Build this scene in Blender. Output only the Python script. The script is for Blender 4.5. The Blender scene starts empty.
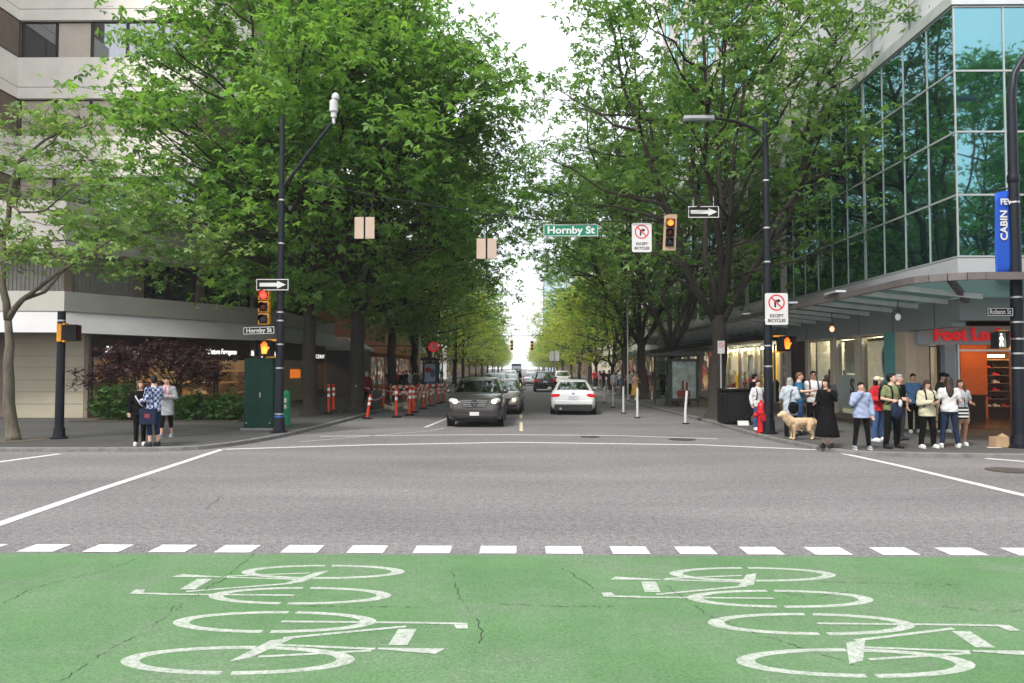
import bpy, bmesh, math, random
import numpy as np
from mathutils import Vector, Matrix, Euler
PI = math.pi
R = math.radians
SC = bpy.context.scene
COL = SC.collection

# ------------------------------------------------------------------ camera
CAM_H = 2.0
FPX = 740.0
cd = bpy.data.cameras.new('camera')
cam = bpy.data.objects.new('camera', cd)
COL.objects.link(cam)
cd.sensor_width = 36.0
cd.lens = 36.0 * FPX / 1024.0
cd.clip_start = 0.1
cd.clip_end = 3000.0
cam.location = (0, 0, CAM_H)
PITCH, YAW = math.atan(26.5 / FPX), math.atan(8.0 / FPX)
cam.rotation_euler = (PI / 2 + PITCH, 0, YAW)
SC.camera = cam

# ------------------------------------------------------------------ sky and sun
SUN_EL, SUN_AZ = 52.0, 215.0      # azimuth clockwise from +Y (behind the camera, to the left)
w = bpy.data.worlds.new('World')
SC.world = w
w.use_nodes = True
nt = w.node_tree
bg = nt.nodes['Background']
sky = nt.nodes.new('ShaderNodeTexSky')
sky.sky_type = 'NISHITA'
sky.sun_disc = False
sky.sun_elevation = R(SUN_EL)
sky.sun_rotation = R(SUN_AZ)
sky.air_density = 1.0
sky.dust_density = 4.0
sky.ozone_density = 1.0
# high thin cloud: most of the blue is veiled by white
tc = nt.nodes.new('ShaderNodeTexCoord')
nz = nt.nodes.new('ShaderNodeTexNoise')
nz.inputs['Scale'].default_value = 2.2
nz.inputs['Detail'].default_value = 6
rp = nt.nodes.new('ShaderNodeValToRGB')
rp.color_ramp.elements[0].position = 0.38
rp.color_ramp.elements[0].color = (0.55, 0.55, 0.55, 1)
rp.color_ramp.elements[1].position = 0.58
rp.color_ramp.elements[1].color = (0.95, 0.95, 0.95, 1)
mx = nt.nodes.new('ShaderNodeMixRGB')
mx.inputs[2].default_value = (11.0, 11.2, 11.6, 1)
nt.links.new(tc.outputs['Generated'], nz.inputs['Vector'])
nt.links.new(nz.outputs['Fac'], rp.inputs['Fac'])
nt.links.new(rp.outputs['Color'], mx.inputs[0])
nt.links.new(sky.outputs['Color'], mx.inputs[1])
nt.links.new(mx.outputs['Color'], bg.inputs['Color'])
bg.inputs['Strength'].default_value = 0.092

sl = bpy.data.lights.new('sun', 'SUN')
so = bpy.data.objects.new('sun', sl)
COL.objects.link(so)
sl.energy = 2.3
sl.angle = R(10)
sl.color = (1.0, 0.96, 0.9)
_d = Vector((math.sin(R(SUN_AZ)) * math.cos(R(SUN_EL)), math.cos(R(SUN_AZ)) * math.cos(R(SUN_EL)), math.sin(R(SUN_EL))))
so.rotation_euler = _d.to_track_quat('Z', 'Y').to_euler()
so.location = _d * 60

SC.view_settings.view_transform = 'Standard'
SC.view_settings.look = 'None'
SC.view_settings.exposure = 1.0
SC.view_settings.gamma = 1.0
SC.view_settings.use_curve_mapping = False
SC.render.engine = 'CYCLES'
SC.cycles.max_bounces = 8
SC.cycles.diffuse_bounces = 3
SC.cycles.glossy_bounces = 3
SC.cycles.transmission_bounces = 4
SC.cycles.transparent_max_bounces = 8
SC.cycles.use_denoising = True
SC.cycles.sample_clamp_indirect = 4.0

# ------------------------------------------------------------------ photo pixel -> point in the place
_RM = Euler((PI / 2 + PITCH, 0, YAW)).to_matrix()
def ray(px, py):
    return _RM @ Vector(((px - 512) / FPX, (341.5 - py) / FPX, -1.0))
def G(px, py, z=0.0):
    d = ray(px, py); t = (z - CAM_H) / d.z
    return Vector((d.x * t, d.y * t, z))
WALK = 0.10
def GS(px, py): return G(px, py, WALK)
def P(px, py, Y):
    d = ray(px, py); t = Y / d.y
    return Vector((d.x * t, Y, CAM_H + d.z * t))

# ------------------------------------------------------------------ materials
MATS = {}
def nodes_of(m):
    m.use_nodes = True
    n = m.node_tree
    return n, n.nodes['Principled BSDF']
def mat(name, col, rough=0.6, metal=0.0, var=0.12, scale=3.0, bump=0.0, bscale=40.0, emit=None, estr=0.0, spec=0.3, col2=None, stretch=None, coat=0.0):
    if name in MATS: return MATS[name]
    m = bpy.data.materials.new(name)
    n, b = nodes_of(m)
    b.inputs['Roughness'].default_value = rough
    b.inputs['Metallic'].default_value = metal
    b.inputs['Specular IOR Level'].default_value = spec
    b.inputs['Base Color'].default_value = (*col, 1)
    if coat: b.inputs['Coat Weight'].default_value = coat; b.inputs['Coat Roughness'].default_value = 0.04
    t = n.nodes.new('ShaderNodeTexCoord')
    src = t.outputs['Object']
    if stretch:
        mp = n.nodes.new('ShaderNodeMapping'); mp.inputs['Scale'].default_value = stretch
        n.links.new(src, mp.inputs['Vector']); src = mp.outputs['Vector']
    if var or col2:
        z = n.nodes.new('ShaderNodeTexNoise')
        z.inputs['Scale'].default_value = scale; z.inputs['Detail'].default_value = 8; z.inputs['Roughness'].default_value = 0.65
        n.links.new(src, z.inputs['Vector'])
        r = n.nodes.new('ShaderNodeValToRGB')
        a = tuple(max(0, c * (1 - var)) for c in col); c2 = col2 or tuple(min(1, c * (1 + var)) for c in col)
        r.color_ramp.elements[0].position = 0.32; r.color_ramp.elements[1].position = 0.68
        r.color_ramp.elements[0].color = (*a, 1); r.color_ramp.elements[1].color = (*c2, 1)
        n.links.new(z.outputs['Fac'], r.inputs['Fac']); n.links.new(r.outputs['Color'], b.inputs['Base Color'])
    if bump:
        z2 = n.nodes.new('ShaderNodeTexNoise'); z2.inputs['Scale'].default_value = bscale; z2.inputs['Detail'].default_value = 5
        n.links.new(src, z2.inputs['Vector'])
        bp = n.nodes.new('ShaderNodeBump'); bp.inputs['Strength'].default_value = bump; bp.inputs['Distance'].default_value = 0.02
        n.links.new(z2.outputs['Fac'], bp.inputs['Height']); n.links.new(bp.outputs['Normal'], b.inputs['Normal'])
    if emit:
        b.inputs['Emission Color'].default_value = (*emit, 1); b.inputs['Emission Strength'].default_value = estr
    MATS[name] = m
    return m

# ------------------------------------------------------------------ objects
def tag(o, label=None, cat=None, group=None, kind=None):
    if label: o['label'] = label
    if cat: o['category'] = cat
    if group: o['group'] = group
    if kind: o['kind'] = kind
    return o
def thing(name, label, cat, loc=(0, 0, 0), rz=0.0, group=None):
    o = bpy.data.objects.new(name, None)
    o.empty_display_size = 0.3
    COL.objects.link(o)
    o.location = loc; o.rotation_euler = (0, 0, rz)
    return tag(o, label, cat, group)
def copy_tree(o, loc=None, rz=None, parent=None):
    c = o.copy(); COL.objects.link(c)
    if parent is not None:
        c.parent = parent
    if loc is not None: c.location = loc
    if rz is not None: c.rotation_euler = (0, 0, rz)
    for ch in [x for x in KIDS.get(o.name, [])]:
        k = copy_tree(ch, parent=c)
        KIDS.setdefault(c.name, []).append(k)
    return c
KIDS = {}
def frame_of(o):
    while o.parent is not None: o = o.parent
    return Matrix.LocRotScale(o.location, o.rotation_euler, o.scale)

class MB:
    def __init__(s):
        s.v = []; s.f = []; s.m = []; s.mi = 0
    def add(s, vs, fs):
        k = len(s.v); s.v.extend([tuple(q) for q in vs])
        for f in fs:
            s.f.append(tuple(i + k for i in f)); s.m.append(s.mi)
        return s
    def box(s, x0, x1, y0, y1, z0, z1):
        return s.add([(x0, y0, z0), (x1, y0, z0), (x1, y1, z0), (x0, y1, z0), (x0, y0, z1), (x1, y0, z1), (x1, y1, z1), (x0, y1, z1)],
                     [(0, 3, 2, 1), (4, 5, 6, 7), (0, 1, 5, 4), (1, 2, 6, 5), (2, 3, 7, 6), (3, 0, 4, 7)])
    def bar(s, a, b, wx, wz, up=(0, 0, 1)):
        """square bar from a to b, wx across, wz along 'up'"""
        a = Vector(a); b = Vector(b); d = (b - a).normalized(); u = Vector(up)
        if abs(d.dot(u)) > 0.98: u = Vector((0, 1, 0))
        x = d.cross(u).normalized(); u = x.cross(d).normalized()
        vs = []
        for p in (a, b):
            for sx, sz in ((-1, -1), (1, -1), (1, 1), (-1, 1)):
                vs.append(p + x * sx * wx / 2 + u * sz * wz / 2)
        return s.add(vs, [(0, 1, 2, 3), (7, 6, 5, 4), (0, 4, 5, 1), (1, 5, 6, 2), (2, 6, 7, 3), (3, 7, 4, 0)])
    def tube(s, pts, rad, n=8, cap=True, flat=None):
        pts = [Vector(p) for p in pts]
        if not hasattr(rad, '__len__'): rad = [rad] * len(pts)
        vs = []; fs = []
        prev = None
        for i, p in enumerate(pts):
            d = (pts[min(i + 1, len(pts) - 1)] - pts[max(i - 1, 0)])
            d = d.normalized() if d.length > 1e-9 else Vector((0, 0, 1))
            if prev is None:
                u = Vector((0, 0, 1)) if abs(d.z) < 0.9 else Vector((0, 1, 0))
            else: u = prev
            x = d.cross(u)
            if x.length < 1e-6: x = d.cross(Vector((1, 0, 0)))
            x.normalize(); u = x.cross(d).normalized(); prev = u
            for k in range(n):
                a = 2 * PI * k / n
                vs.append(p + (x * math.cos(a) + u * math.sin(a)) * rad[i])
        for i in range(len(pts) - 1):
            for k in range(n):
                k2 = (k + 1) % n
                fs.append((i * n + k, i * n + k2, (i + 1) * n + k2, (i + 1) * n + k))
        if cap:
            fs.append(tuple(range(n - 1, -1, -1))); fs.append(tuple((len(pts) - 1) * n + k for k in range(n)))
        return s.add(vs, fs)
    def lathe(s, prof, c=(0, 0, 0), n=16, sx=1.0, sy=1.0, axis='z'):
        vs = []; fs = []
        for r, z in prof:
            for k in range(n):
                a = 2 * PI * k / n
                q = (r * math.cos(a) * sx, r * math.sin(a) * sy, z)
                if axis == 'y': q = (q[0], q[2], q[1])
                if axis == 'x': q = (q[2], q[0], q[1])
                vs.append((c[0] + q[0], c[1] + q[1], c[2] + q[2]))
        m = len(prof)
        for i in range(m - 1):
            for k in range(n):
                k2 = (k + 1) % n
                fs.append((i * n + k, i * n + k2, (i + 1) * n + k2, (i + 1) * n + k))
        fs.append(tuple(range(n - 1, -1, -1))); fs.append(tuple((m - 1) * n + k for k in range(n)))
        return s.add(vs, fs)
    def ell(s, c, r, n=14, m=9, rot=None):
        vs = []; fs = []
        c = Vector(c)
        for i in range(m + 1):
            t = PI * i / m
            for k in range(n):
                a = 2 * PI * k / n
                q = Vector((r[0] * math.sin(t) * math.cos(a), r[1] * math.sin(t) * math.sin(a), -r[2] * math.cos(t)))
                if rot is not None: q = rot @ q
                vs.append(c + q)
        for i in range(m):
            for k in range(n):
                k2 = (k + 1) % n
                fs.append((i * n + k, i * n + k2, (i + 1) * n + k2, (i + 1) * n + k))
        return s.add(vs, fs)
    def prism(s, poly, a, b, axis='y'):
        """closed polygon of 2D points extruded from a to b along an axis ('y': points are x,z; 'z': x,y; 'x': y,z)"""
        n = len(poly); vs = []
        for h in (a, b):
            for p in poly:
                vs.append((p[0], h, p[1]) if axis == 'y' else (p[0], p[1], h) if axis == 'z' else (h, p[0], p[1]))
        fs = [tuple(range(n)), tuple(range(2 * n - 1, n - 1, -1))]
        for i in range(n):
            j = (i + 1) % n; fs.append((i, i + n, j + n, j))
        return s.add(vs, fs)
    def loft(s, rings, close=True, cap=True):
        n = len(rings[0]); vs = [q for r in rings for q in r]; fs = []
        for i in range(len(rings) - 1):
            for k in range(n if close else n - 1):
                k2 = (k + 1) % n
                fs.append((i * n + k, i * n + k2, (i + 1) * n + k2, (i + 1) * n + k))
        if cap:
            fs.append(tuple(range(n - 1, -1, -1))); fs.append(tuple((len(rings) - 1) * n + k for k in range(n)))
        return s.add(vs, fs)
    def strip(s, pts, wid, z=None):
        """flat ribbon on the ground through pts"""
        pts = [Vector((p[0], p[1], p[2] if z is None else z)) for p in pts]
        if not hasattr(wid, '__len__'): wid = [wid] * len(pts)
        vs = []
        for i, p in enumerate(pts):
            d = pts[min(i + 1, len(pts) - 1)] - pts[max(i - 1, 0)]
            q = Vector((-d.y, d.x, 0)).normalized() * wid[i] / 2
            vs += [p + q, p - q]
        return s.add(vs, [(2 * i, 2 * i + 1, 2 * i + 3, 2 * i + 2) for i in range(len(pts) - 1)])
    def mesh(s, name, mats, smooth=False, inv=None):
        me = bpy.data.meshes.new(name)
        used = sorted({i for f in s.f for i in f})
        if len(used) < len(s.v):
            mp = {o: i for i, o in enumerate(used)}
            s.v = [s.v[i] for i in used]; s.f = [tuple(mp[i] for i in f) for f in s.f]
        vs = s.v if inv is None else [tuple(inv @ Vector(q)) for q in s.v]
        me.from_pydata(vs, [], s.f)
        for m in (mats if isinstance(mats, (list, tuple)) else [mats]):
            me.materials.append(m)
        if any(s.m): me.polygons.foreach_set('material_index', s.m)
        if smooth: me.polygons.foreach_set('use_smooth', [True] * len(s.f))
        me.update()
        return me
    def build(s, name, mats, parent=None, world=False, smooth=False, bevel=0.0, fix=False, auto=False):
        inv = frame_of(parent).inverted() if (world and parent is not None) else None
        me = s.mesh(name, mats, smooth or auto, inv)
        if fix or bevel:
            b = bmesh.new(); b.from_mesh(me); bmesh.ops.recalc_face_normals(b, faces=b.faces)
            if bevel:
                es = [e for e in b.edges if len(e.link_faces) == 2 and e.calc_face_angle(0) > 0.6]
                bmesh.ops.bevel(b, geom=es, offset=bevel, segments=2, affect='EDGES', profile=0.6, clamp_overlap=True)
            b.to_mesh(me); b.free()
        if auto:
            try: me.set_sharp_from_angle(angle=R(38))
            except Exception: pass
        return link(name, me, parent)
def link(name, me, parent=None):
    o = bpy.data.objects.new(name, me)
    COL.objects.link(o)
    if parent is not None:
        o.parent = parent
        KIDS.setdefault(parent.name, []).append(o)
    return o
def struct(name, mb, m, smooth=False):
    return tag(mb.build(name, m, smooth=smooth), kind='structure')

_DG = None
def eval_mesh(o):
    dg = bpy.context.evaluated_depsgraph_get()
    return bpy.data.meshes.new_from_object(o.evaluated_get(dg), depsgraph=dg)
def text_mesh(txt, size, ext=0.004, shear=0.0, spacing=1.0, bold=0.0, wid=None):
    """text as a mesh, centred on the origin, in the x,z plane, reading from -y"""
    c = bpy.data.curves.new('lettering', 'FONT')
    c.body = txt; c.size = size; c.extrude = ext; c.shear = shear; c.space_character = spacing; c.offset = bold
    c.align_x = 'CENTER'; c.align_y = 'CENTER'; c.resolution_u = 3
    o = bpy.data.objects.new('lettering', c); COL.objects.link(o)
    me = eval_mesh(o)
    bpy.data.objects.remove(o); bpy.data.curves.remove(c)
    xs = [v.co.x for v in me.vertices]
    k = 1.0
    if wid and xs: k = wid / (max(xs) - min(xs))
    me.transform(Matrix.Scale(k, 4, Vector((1, 0, 0))))
    me.transform(Matrix.Rotation(PI / 2, 4, 'X'))
    return me
def text_part(txt, size, m, parent, at, rz=0.0, rx=0.0, ry=0.0, name='lettering', **kw):
    me = text_mesh(txt, size, **kw)
    me.transform(Matrix.Translation(Vector(at)) @ Euler((rx, ry, rz)).to_matrix().to_4x4())
    me.materials.clear(); me.materials.append(m)
    return link(name, me, parent)
# ================================================================== materials of the setting
def ground_mat(name, base, kind):
    m = bpy.data.materials.new(name); n, b = nodes_of(m); L = n.links.new
    t = n.nodes.new('ShaderNodeTexCoord'); src = t.outputs['Object']
    def noise(scale, detail=4, rough=0.6, st=None):
        z = n.nodes.new('ShaderNodeTexNoise'); z.inputs['Scale'].default_value = scale
        z.inputs['Detail'].default_value = detail; z.inputs['Roughness'].default_value = rough
        if st:
            mp = n.nodes.new('ShaderNodeMapping'); mp.inputs['Scale'].default_value = st
            L(src, mp.inputs['Vector']); L(mp.outputs['Vector'], z.inputs['Vector'])
        else: L(src, z.inputs['Vector'])
        return z.outputs['Fac']
    def ramp(f, p0, c0, p1, c1):
        r = n.nodes.new('ShaderNodeValToRGB')
        r.color_ramp.elements[0].position = p0; r.color_ramp.elements[1].position = p1
        r.color_ramp.elements[0].color = (*c0, 1) if len(c0) == 3 else c0
        r.color_ramp.elements[1].color = (*c1, 1) if len(c1) == 3 else c1
        L(f, r.inputs['Fac']); return r.outputs['Color']
    def mix(f, a, c, mode='MIX'):
        x = n.nodes.new('ShaderNodeMixRGB'); x.blend_type = mode
        for i, q in zip((0, 1, 2), (f, a, c)):
            if hasattr(q, 'is_linked'): L(q, x.inputs[i])
            elif isinstance(q, (int, float)): x.inputs[i].default_value = q
            else: x.inputs[i].default_value = (*q, 1)
        return x.outputs['Color']
    k = lambda s: tuple(c * s for c in base)
    asp = ramp(noise(38, 6, 0.8), 0.36, (0.38, 0.37, 0.37), 0.64, (1.62, 1.62, 1.62))     # stones in the binder
    asp = mix(1.0, asp, ramp(noise(11, 5, 0.85), 0.38, (0.70, 0.69, 0.69), 0.62, (1.3, 1.3, 1.3)), 'MULTIPLY')
    big = ramp(noise(0.35, 5, 0.6, (0.5, 1.6, 1)), 0.3, (0.80, 0.80, 0.80), 0.7, (1.13, 1.12, 1.11))
    band = ramp(noise(0.9, 3, 0.6, (0.05, 1.0, 1)), 0.4, (0.95, 0.95, 0.95), 0.6, (1.03, 1.03, 1.03))
    col = mix(1.0, mix(1.0, mix(1.0, base, asp, 'MULTIPLY'), big, 'MULTIPLY'), band, 'MULTIPLY')
    if kind == 'green':
        paint = mix(1.0, (0.083, 0.172, 0.072), ramp(noise(0.8, 6, 0.65), 0.3, (0.8, 0.84, 0.8), 0.7, (1.14, 1.1, 1.1)), 'MULTIPLY')
        paint = mix(1.0, paint, ramp(noise(42, 6, 0.8), 0.35, (0.62, 0.64, 0.62), 0.62, (1.24, 1.22, 1.22)), 'MULTIPLY')
        wear = ramp(mix(0.55, noise(30, 7, 0.85), noise(0.75, 5, 0.7)), 0.46, (0, 0, 0), 0.64, (0.5, 0.5, 0.5))
        col = mix(wear, paint, mix(1.0, (0.17, 0.18, 0.155), asp, 'MULTIPLY'))
    elif kind == 'white':
        wear = ramp(noise(26, 8, 0.85), 0.47, (0, 0, 0), 0.66, (0.8, 0.8, 0.8))
        col = mix(wear, ramp(noise(6, 5), 0.3, k(0.82), 0.7, k(1.05)), (0.18, 0.185, 0.175))
    elif kind == 'bike':
        wear = ramp(noise(24, 8, 0.85), 0.44, (0, 0, 0), 0.62, (0.85, 0.85, 0.85))
        col = mix(wear, ramp(noise(5, 5), 0.3, k(0.8), 0.7, k(1.08)), (0.125, 0.21, 0.11))
    elif kind == 'walk':
        br = n.nodes.new('ShaderNodeTexBrick'); L(src, br.inputs['Vector'])
        br.offset = 0.0; br.inputs['Scale'].default_value = 1.0
        br.inputs['Brick Width'].default_value = 1.5; br.inputs['Row Height'].default_value = 1.5
        br.inputs['Mortar Size'].default_value = 0.012
        br.inputs['Color1'].default_value = (1, 1, 1, 1); br.inputs['Color2'].default_value = (0.9, 0.9, 0.9, 1); br.inputs['Mortar'].default_value = (0.45, 0.45, 0.45, 1)
        col = mix(1.0, mix(1.0, base, big, 'MULTIPLY'), br.outputs['Color'], 'MULTIPLY')
        col = mix(1.0, col, ramp(noise(14, 6, 0.8), 0.35, (0.85, 0.85, 0.85), 0.65, (1.1, 1.1, 1.1)), 'MULTIPLY')
    L(col, b.inputs['Base Color'])
    b.inputs['Roughness'].default_value = 0.85; b.inputs['Specular IOR Level'].default_value = 0.3
    bp = n.nodes.new('ShaderNodeBump'); bp.inputs['Strength'].default_value = 0.35; bp.inputs['Distance'].default_value = 0.008
    L(noise(60, 4, 0.7), bp.inputs['Height']); L(bp.outputs['Normal'], b.inputs['Normal'])
    return m
M_asphalt = ground_mat('asphalt', (0.154, 0.148, 0.150), 'asphalt')
M_green = ground_mat('green_paint', (0.2, 0.2, 0.2), 'green')
M_white = ground_mat('white_paint', (0.58, 0.58, 0.565), 'white')
M_bike = ground_mat('worn_stencil_paint', (0.40, 0.41, 0.385), 'bike')
M_cream = mat('faded_yellow_paint', (0.5, 0.44, 0.3), 0.8, var=0.2)
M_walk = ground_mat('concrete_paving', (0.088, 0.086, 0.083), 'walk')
M_walk_shaded = ground_mat('tree_shaded_paving', (0.064, 0.063, 0.061), 'walk')  # same paving, with the tree shade of the left side put into its colour
M_kerb = mat('kerb_concrete', (0.15, 0.145, 0.14), 0.8, var=0.25, scale=5, bump=0.3)
M_crack = mat('crack', (0.025, 0.027, 0.024), 0.95, var=0)

def glass_tint(name, col, refl, rough=0.02, dark=(0.006, 0.018, 0.018), clear=0.0):
    m = bpy.data.materials.new(name); n, b = nodes_of(m); L = n.links.new
    b.inputs['Base Color'].default_value = (*dark, 1); b.inputs['Roughness'].default_value = 0.1
    g = n.nodes.new('ShaderNodeBsdfGlossy'); g.inputs['Color'].default_value = (*col, 1); g.inputs['Roughness'].default_value = rough
    # panes are never perfectly flat
    t = n.nodes.new('ShaderNodeTexCoord'); z = n.nodes.new('ShaderNodeTexNoise'); z.inputs['Scale'].default_value = 0.9; z.inputs['Detail'].default_value = 1
    bp = n.nodes.new('ShaderNodeBump'); bp.inputs['Strength'].default_value = 0.08; bp.inputs['Distance'].default_value = 0.03
    L(t.outputs['Object'], z.inputs['Vector']); L(z.outputs['Fac'], bp.inputs['Height']); L(bp.outputs['Normal'], g.inputs['Normal'])
    mx = n.nodes.new('ShaderNodeMixShader'); mx.inputs[0].default_value = refl
    base = b.outputs['BSDF']
    if clear:
        tr = n.nodes.new('ShaderNodeBsdfTransparent'); tr.inputs['Color'].default_value = (*[min(1, c) for c in dark], 1)
        base = tr.outputs['BSDF']
        fr = n.nodes.new('ShaderNodeLayerWeight'); fr.inputs['Blend'].default_value = .5
        pw = n.nodes.new('ShaderNodeMath'); pw.operation = 'POWER'; pw.inputs[1].default_value = 4.0
        ma = n.nodes.new('ShaderNodeMath'); ma.operation = 'MULTIPLY_ADD'; ma.inputs[1].default_value = .8; ma.inputs[2].default_value = refl
        ma.use_clamp = True
        L(fr.outputs['Facing'], pw.inputs[0]); L(pw.outputs[0], ma.inputs[0]); L(ma.outputs[0], mx.inputs[0])
    L(base, mx.inputs[1]); L(g.outputs['BSDF'], mx.inputs[2])
    L(mx.outputs['Shader'], n.nodes['Material Output'].inputs['Surface'])
    return m
M_curtain = glass_tint('teal_mirror_glass', (0.29, 0.67, 0.76), 0.47)
M_mull = mat('grey_mullion', (0.40, 0.42, 0.42), 0.45, 0.4, var=0.06)
M_pane = glass_tint('window_glass', (0.8, 0.85, 0.9), 0.3, dark=(0.03, 0.035, 0.04))
M_shopglass = glass_tint('shop_glass', (0.9, 0.95, 0.95), 0.04, dark=(0.93, 0.96, 0.95), clear=1)
M_blind = mat('window_with_pale_blind', (0.5, 0.44, 0.38), 0.25, var=0.08, scale=1)
M_bronze = mat('bronze_frame', (0.045, 0.035, 0.03), 0.45, 0.3)
M_alu = mat('pale_aluminium', (0.55, 0.57, 0.57), 0.4, 0.5, var=0.06)
M_beige = mat('beige_precast', (0.70, 0.66, 0.61), 0.85, var=0.07, scale=1.2, bump=0.15)
M_beigedark = mat('grey_metal_fascia', (0.37, 0.36, 0.32), 0.6, var=0.06, scale=0.8)
M_awning = mat('pale_grey_awning_metal', (0.36, 0.355, 0.36), 0.6, var=0.05, scale=1.0)
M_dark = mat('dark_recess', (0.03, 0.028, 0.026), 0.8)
M_rib = mat('ribbed_grey_panel', (0.19, 0.18, 0.165), 0.7)
M_brown = mat('brown_column', (0.15, 0.115, 0.09), 0.7)
M_tan = mat('tan_stone_panel', (0.48, 0.41, 0.31), 0.7, var=0.12, scale=1.5)
M_greygreen = mat('grey_green_fascia_panel', (0.23, 0.27, 0.27), 0.5, var=0.05)
M_canopyedge = mat('brown_grey_canopy_steel', (0.135, 0.12, 0.115), 0.5, 0.3)
M_teal = mat('teal_panel', (0.10, 0.30, 0.29), 0.5, var=0.08)
M_slate = mat('blue_grey_panel', (0.22, 0.28, 0.33), 0.5, var=0.05)
M_wood = mat('warm_wood', (0.38, 0.22, 0.11), 0.5, var=0.2, scale=4)
M_orange_wall = mat('orange_shop_wall', (0.42, 0.12, 0.03), 0.6, var=0.1)
M_lampw = mat('warm_shop_lamp', (1, 0.9, 0.7), var=0, emit=(1.0, 0.70, 0.38), estr=48.0)
M_lampo = mat('orange_shop_lamp', (1, .8, .5), var=0, emit=(1.0, 0.50, 0.16), estr=24.0)
M_lampn = mat('neutral_shop_lamp', (1, 0.95, 0.85), var=0, emit=(1.0, 0.86, 0.62), estr=45.0)
M_stone = mat('pale_stone', (0.50, 0.48, 0.45), 0.8, var=0.08, scale=0.8, bump=0.1)
M_stone2 = mat('warm_stone', (0.46, 0.40, 0.32), 0.8, var=0.1, scale=0.8)
M_brick = mat('orange_brick', (0.32, 0.13, 0.075), 0.85, var=0.25, scale=6, bump=0.3)
M_whitewall = mat('white_cladding', (0.50, 0.515, 0.53), 0.5, var=0.04, scale=0.6)
M_black = mat('black_paint', (0.008, 0.008, 0.009), 0.5, var=0.2, scale=6, spec=.2)
M_blackpole = mat('blue_black_pole_paint', (0.006, 0.008, 0.013), 0.4, var=0.3, scale=5, spec=.25)
M_steel = mat('brushed_steel', (0.5, 0.5, 0.5), 0.35, 0.9, var=0.08)
M_signwhite = mat('sign_white', (0.52, 0.51, 0.50), 0.45, var=0.05)
M_signred = mat('sign_red', (0.50, 0.02, 0.025), 0.4, var=0.05)
M_signblack = mat('sign_black', (0.01, 0.01, 0.01), 0.6, var=0, spec=.15)
M_signgreen = mat('sign_green', (0.0, 0.15, 0.085), 0.4, var=0.05)

# ================================================================== ground, roads, pavements
g = MB(); g.add([(-900, -500, -0.03), (900, -500, -0.03), (900, 1500, -0.03), (-900, 1500, -0.03)], [(0, 1, 2, 3)])
struct('ground', g, mat('ground_grey', (0.12, 0.115, 0.11), 0.9))
g = MB(); g.add([(-90, -40, 0), (90, -40, 0), (90, 26, 0), (-90, 26, 0), (-8.5, 26, 0), (8.5, 26, 0), (8.5, 700, 0), (-8.5, 700, 0)],
                [(0, 1, 2, 5, 4, 3), (4, 5, 6, 7)])
struct('road', g, M_asphalt)
g = MB(); g.add([(-90, 3.9, .004), (90, 3.9, .004), (90, 7.72, .004), (0, 7.93, .004), (-90, 8.9, .004)], [(0, 1, 2, 3, 4)])
g.v[2] = (90, 5.5, .004); g.v[3] = (0.0, 7.95, .004)
_a, _b = G(0, 553.5), G(1024, 557.5); _s = (_b.y - _a.y) / (_b.x - _a.x)
g.v[2] = (60, _a.y + _s * (60 - _a.x), .004); g.v[4] = (-60, _a.y + _s * (-60 - _a.x), .004); g.v[1] = (60, 3.9, .004); g.v[0] = (-60, 3.9, .004)
g.f = [(0, 1, 2, 4)]; g.m = [0]; g.v[3] = g.v[2]
g.v = [g.v[0], g.v[1], g.v[2], g.v[4]]; g.f = [(0, 1, 2, 3)]
struct('green_bike_lane', g, M_green)

LK = [(-70, 18.6)] + [tuple(G(*q)[:2]) for q in ((0, 452), (84, 452), (180, 451.5), (225, 447.5), (271, 440), (301, 433.5), (345, 422))] + [(-6.45, 29.5), (-6.4, 34), (-6.6, 50), (-6.6, 600)]
RK = [(70, 16.6)] + [tuple(G(*q)[:2]) for q in ((1024, 459), (900, 457), (858, 455.5), (828, 452.5), (803, 447.5), (772, 441.5), (753, 436), (723, 427.5), (705, 422), (682, 416))] + [(6.5, 36), (6.5, 50), (6.5, 600)]
def smooth_path(p, it=2):
    for _ in range(it):
        q = [p[0]]
        for a, b in zip(p[:-1], p[1:]):
            L = math.hypot(b[0] - a[0], b[1] - a[1])
            f = 0.25 if L < 12 else min(.25, 1.5 / L)
            q += [(a[0] + (b[0] - a[0]) * f, a[1] + (b[1] - a[1]) * f), (b[0] - (b[0] - a[0]) * f, b[1] - (b[1] - a[1]) * f)]
        p = q + [p[-1]]
    return p
def offset_path(p, d):
    o = []
    for i in range(len(p)):
        a = Vector(p[max(i - 1, 0)]); b = Vector(p[min(i + 1, len(p) - 1)]); t = (b - a).normalized()
        o.append((p[i][0] - t.y * d, p[i][1] + t.x * d))
    return o
for nm, pth, side, far in (('left', LK, 1, (-70, 600)), ('right', RK, -1, (70, 600))):
    pth = smooth_path(pth)
    inn = offset_path(pth, 0.16 * side)
    k = MB(); n = len(pth)
    vs = [(x, y, z) for (x, y), z in [(q, -0.02) for q in pth] + [(q, WALK - .012) for q in pth] + [(q, WALK) for q in offset_path(pth, 0.02 * side)] + [(q, WALK) for q in inn]]
    fs = []
    for r in range(3):
        for i in range(n - 1): fs.append((r * n + i, r * n + i + 1, (r + 1) * n + i + 1, (r + 1) * n + i))
    k.add(vs, fs); struct('kerb', k, M_kerb)
    s = MB(); s.add([(x, y, WALK - .004) for x, y in inn] + [(far[0], far[1], WALK - .004)], [tuple(range(n + 1))])
    b = s.mesh('pavement', M_walk_shaded if nm == 'left' else M_walk); bm = bmesh.new(); bm.from_mesh(b); bmesh.ops.triangulate(bm, faces=bm.faces); bm.to_mesh(b); bm.free()
    tag(link('pavement', b), kind='structure')

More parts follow.
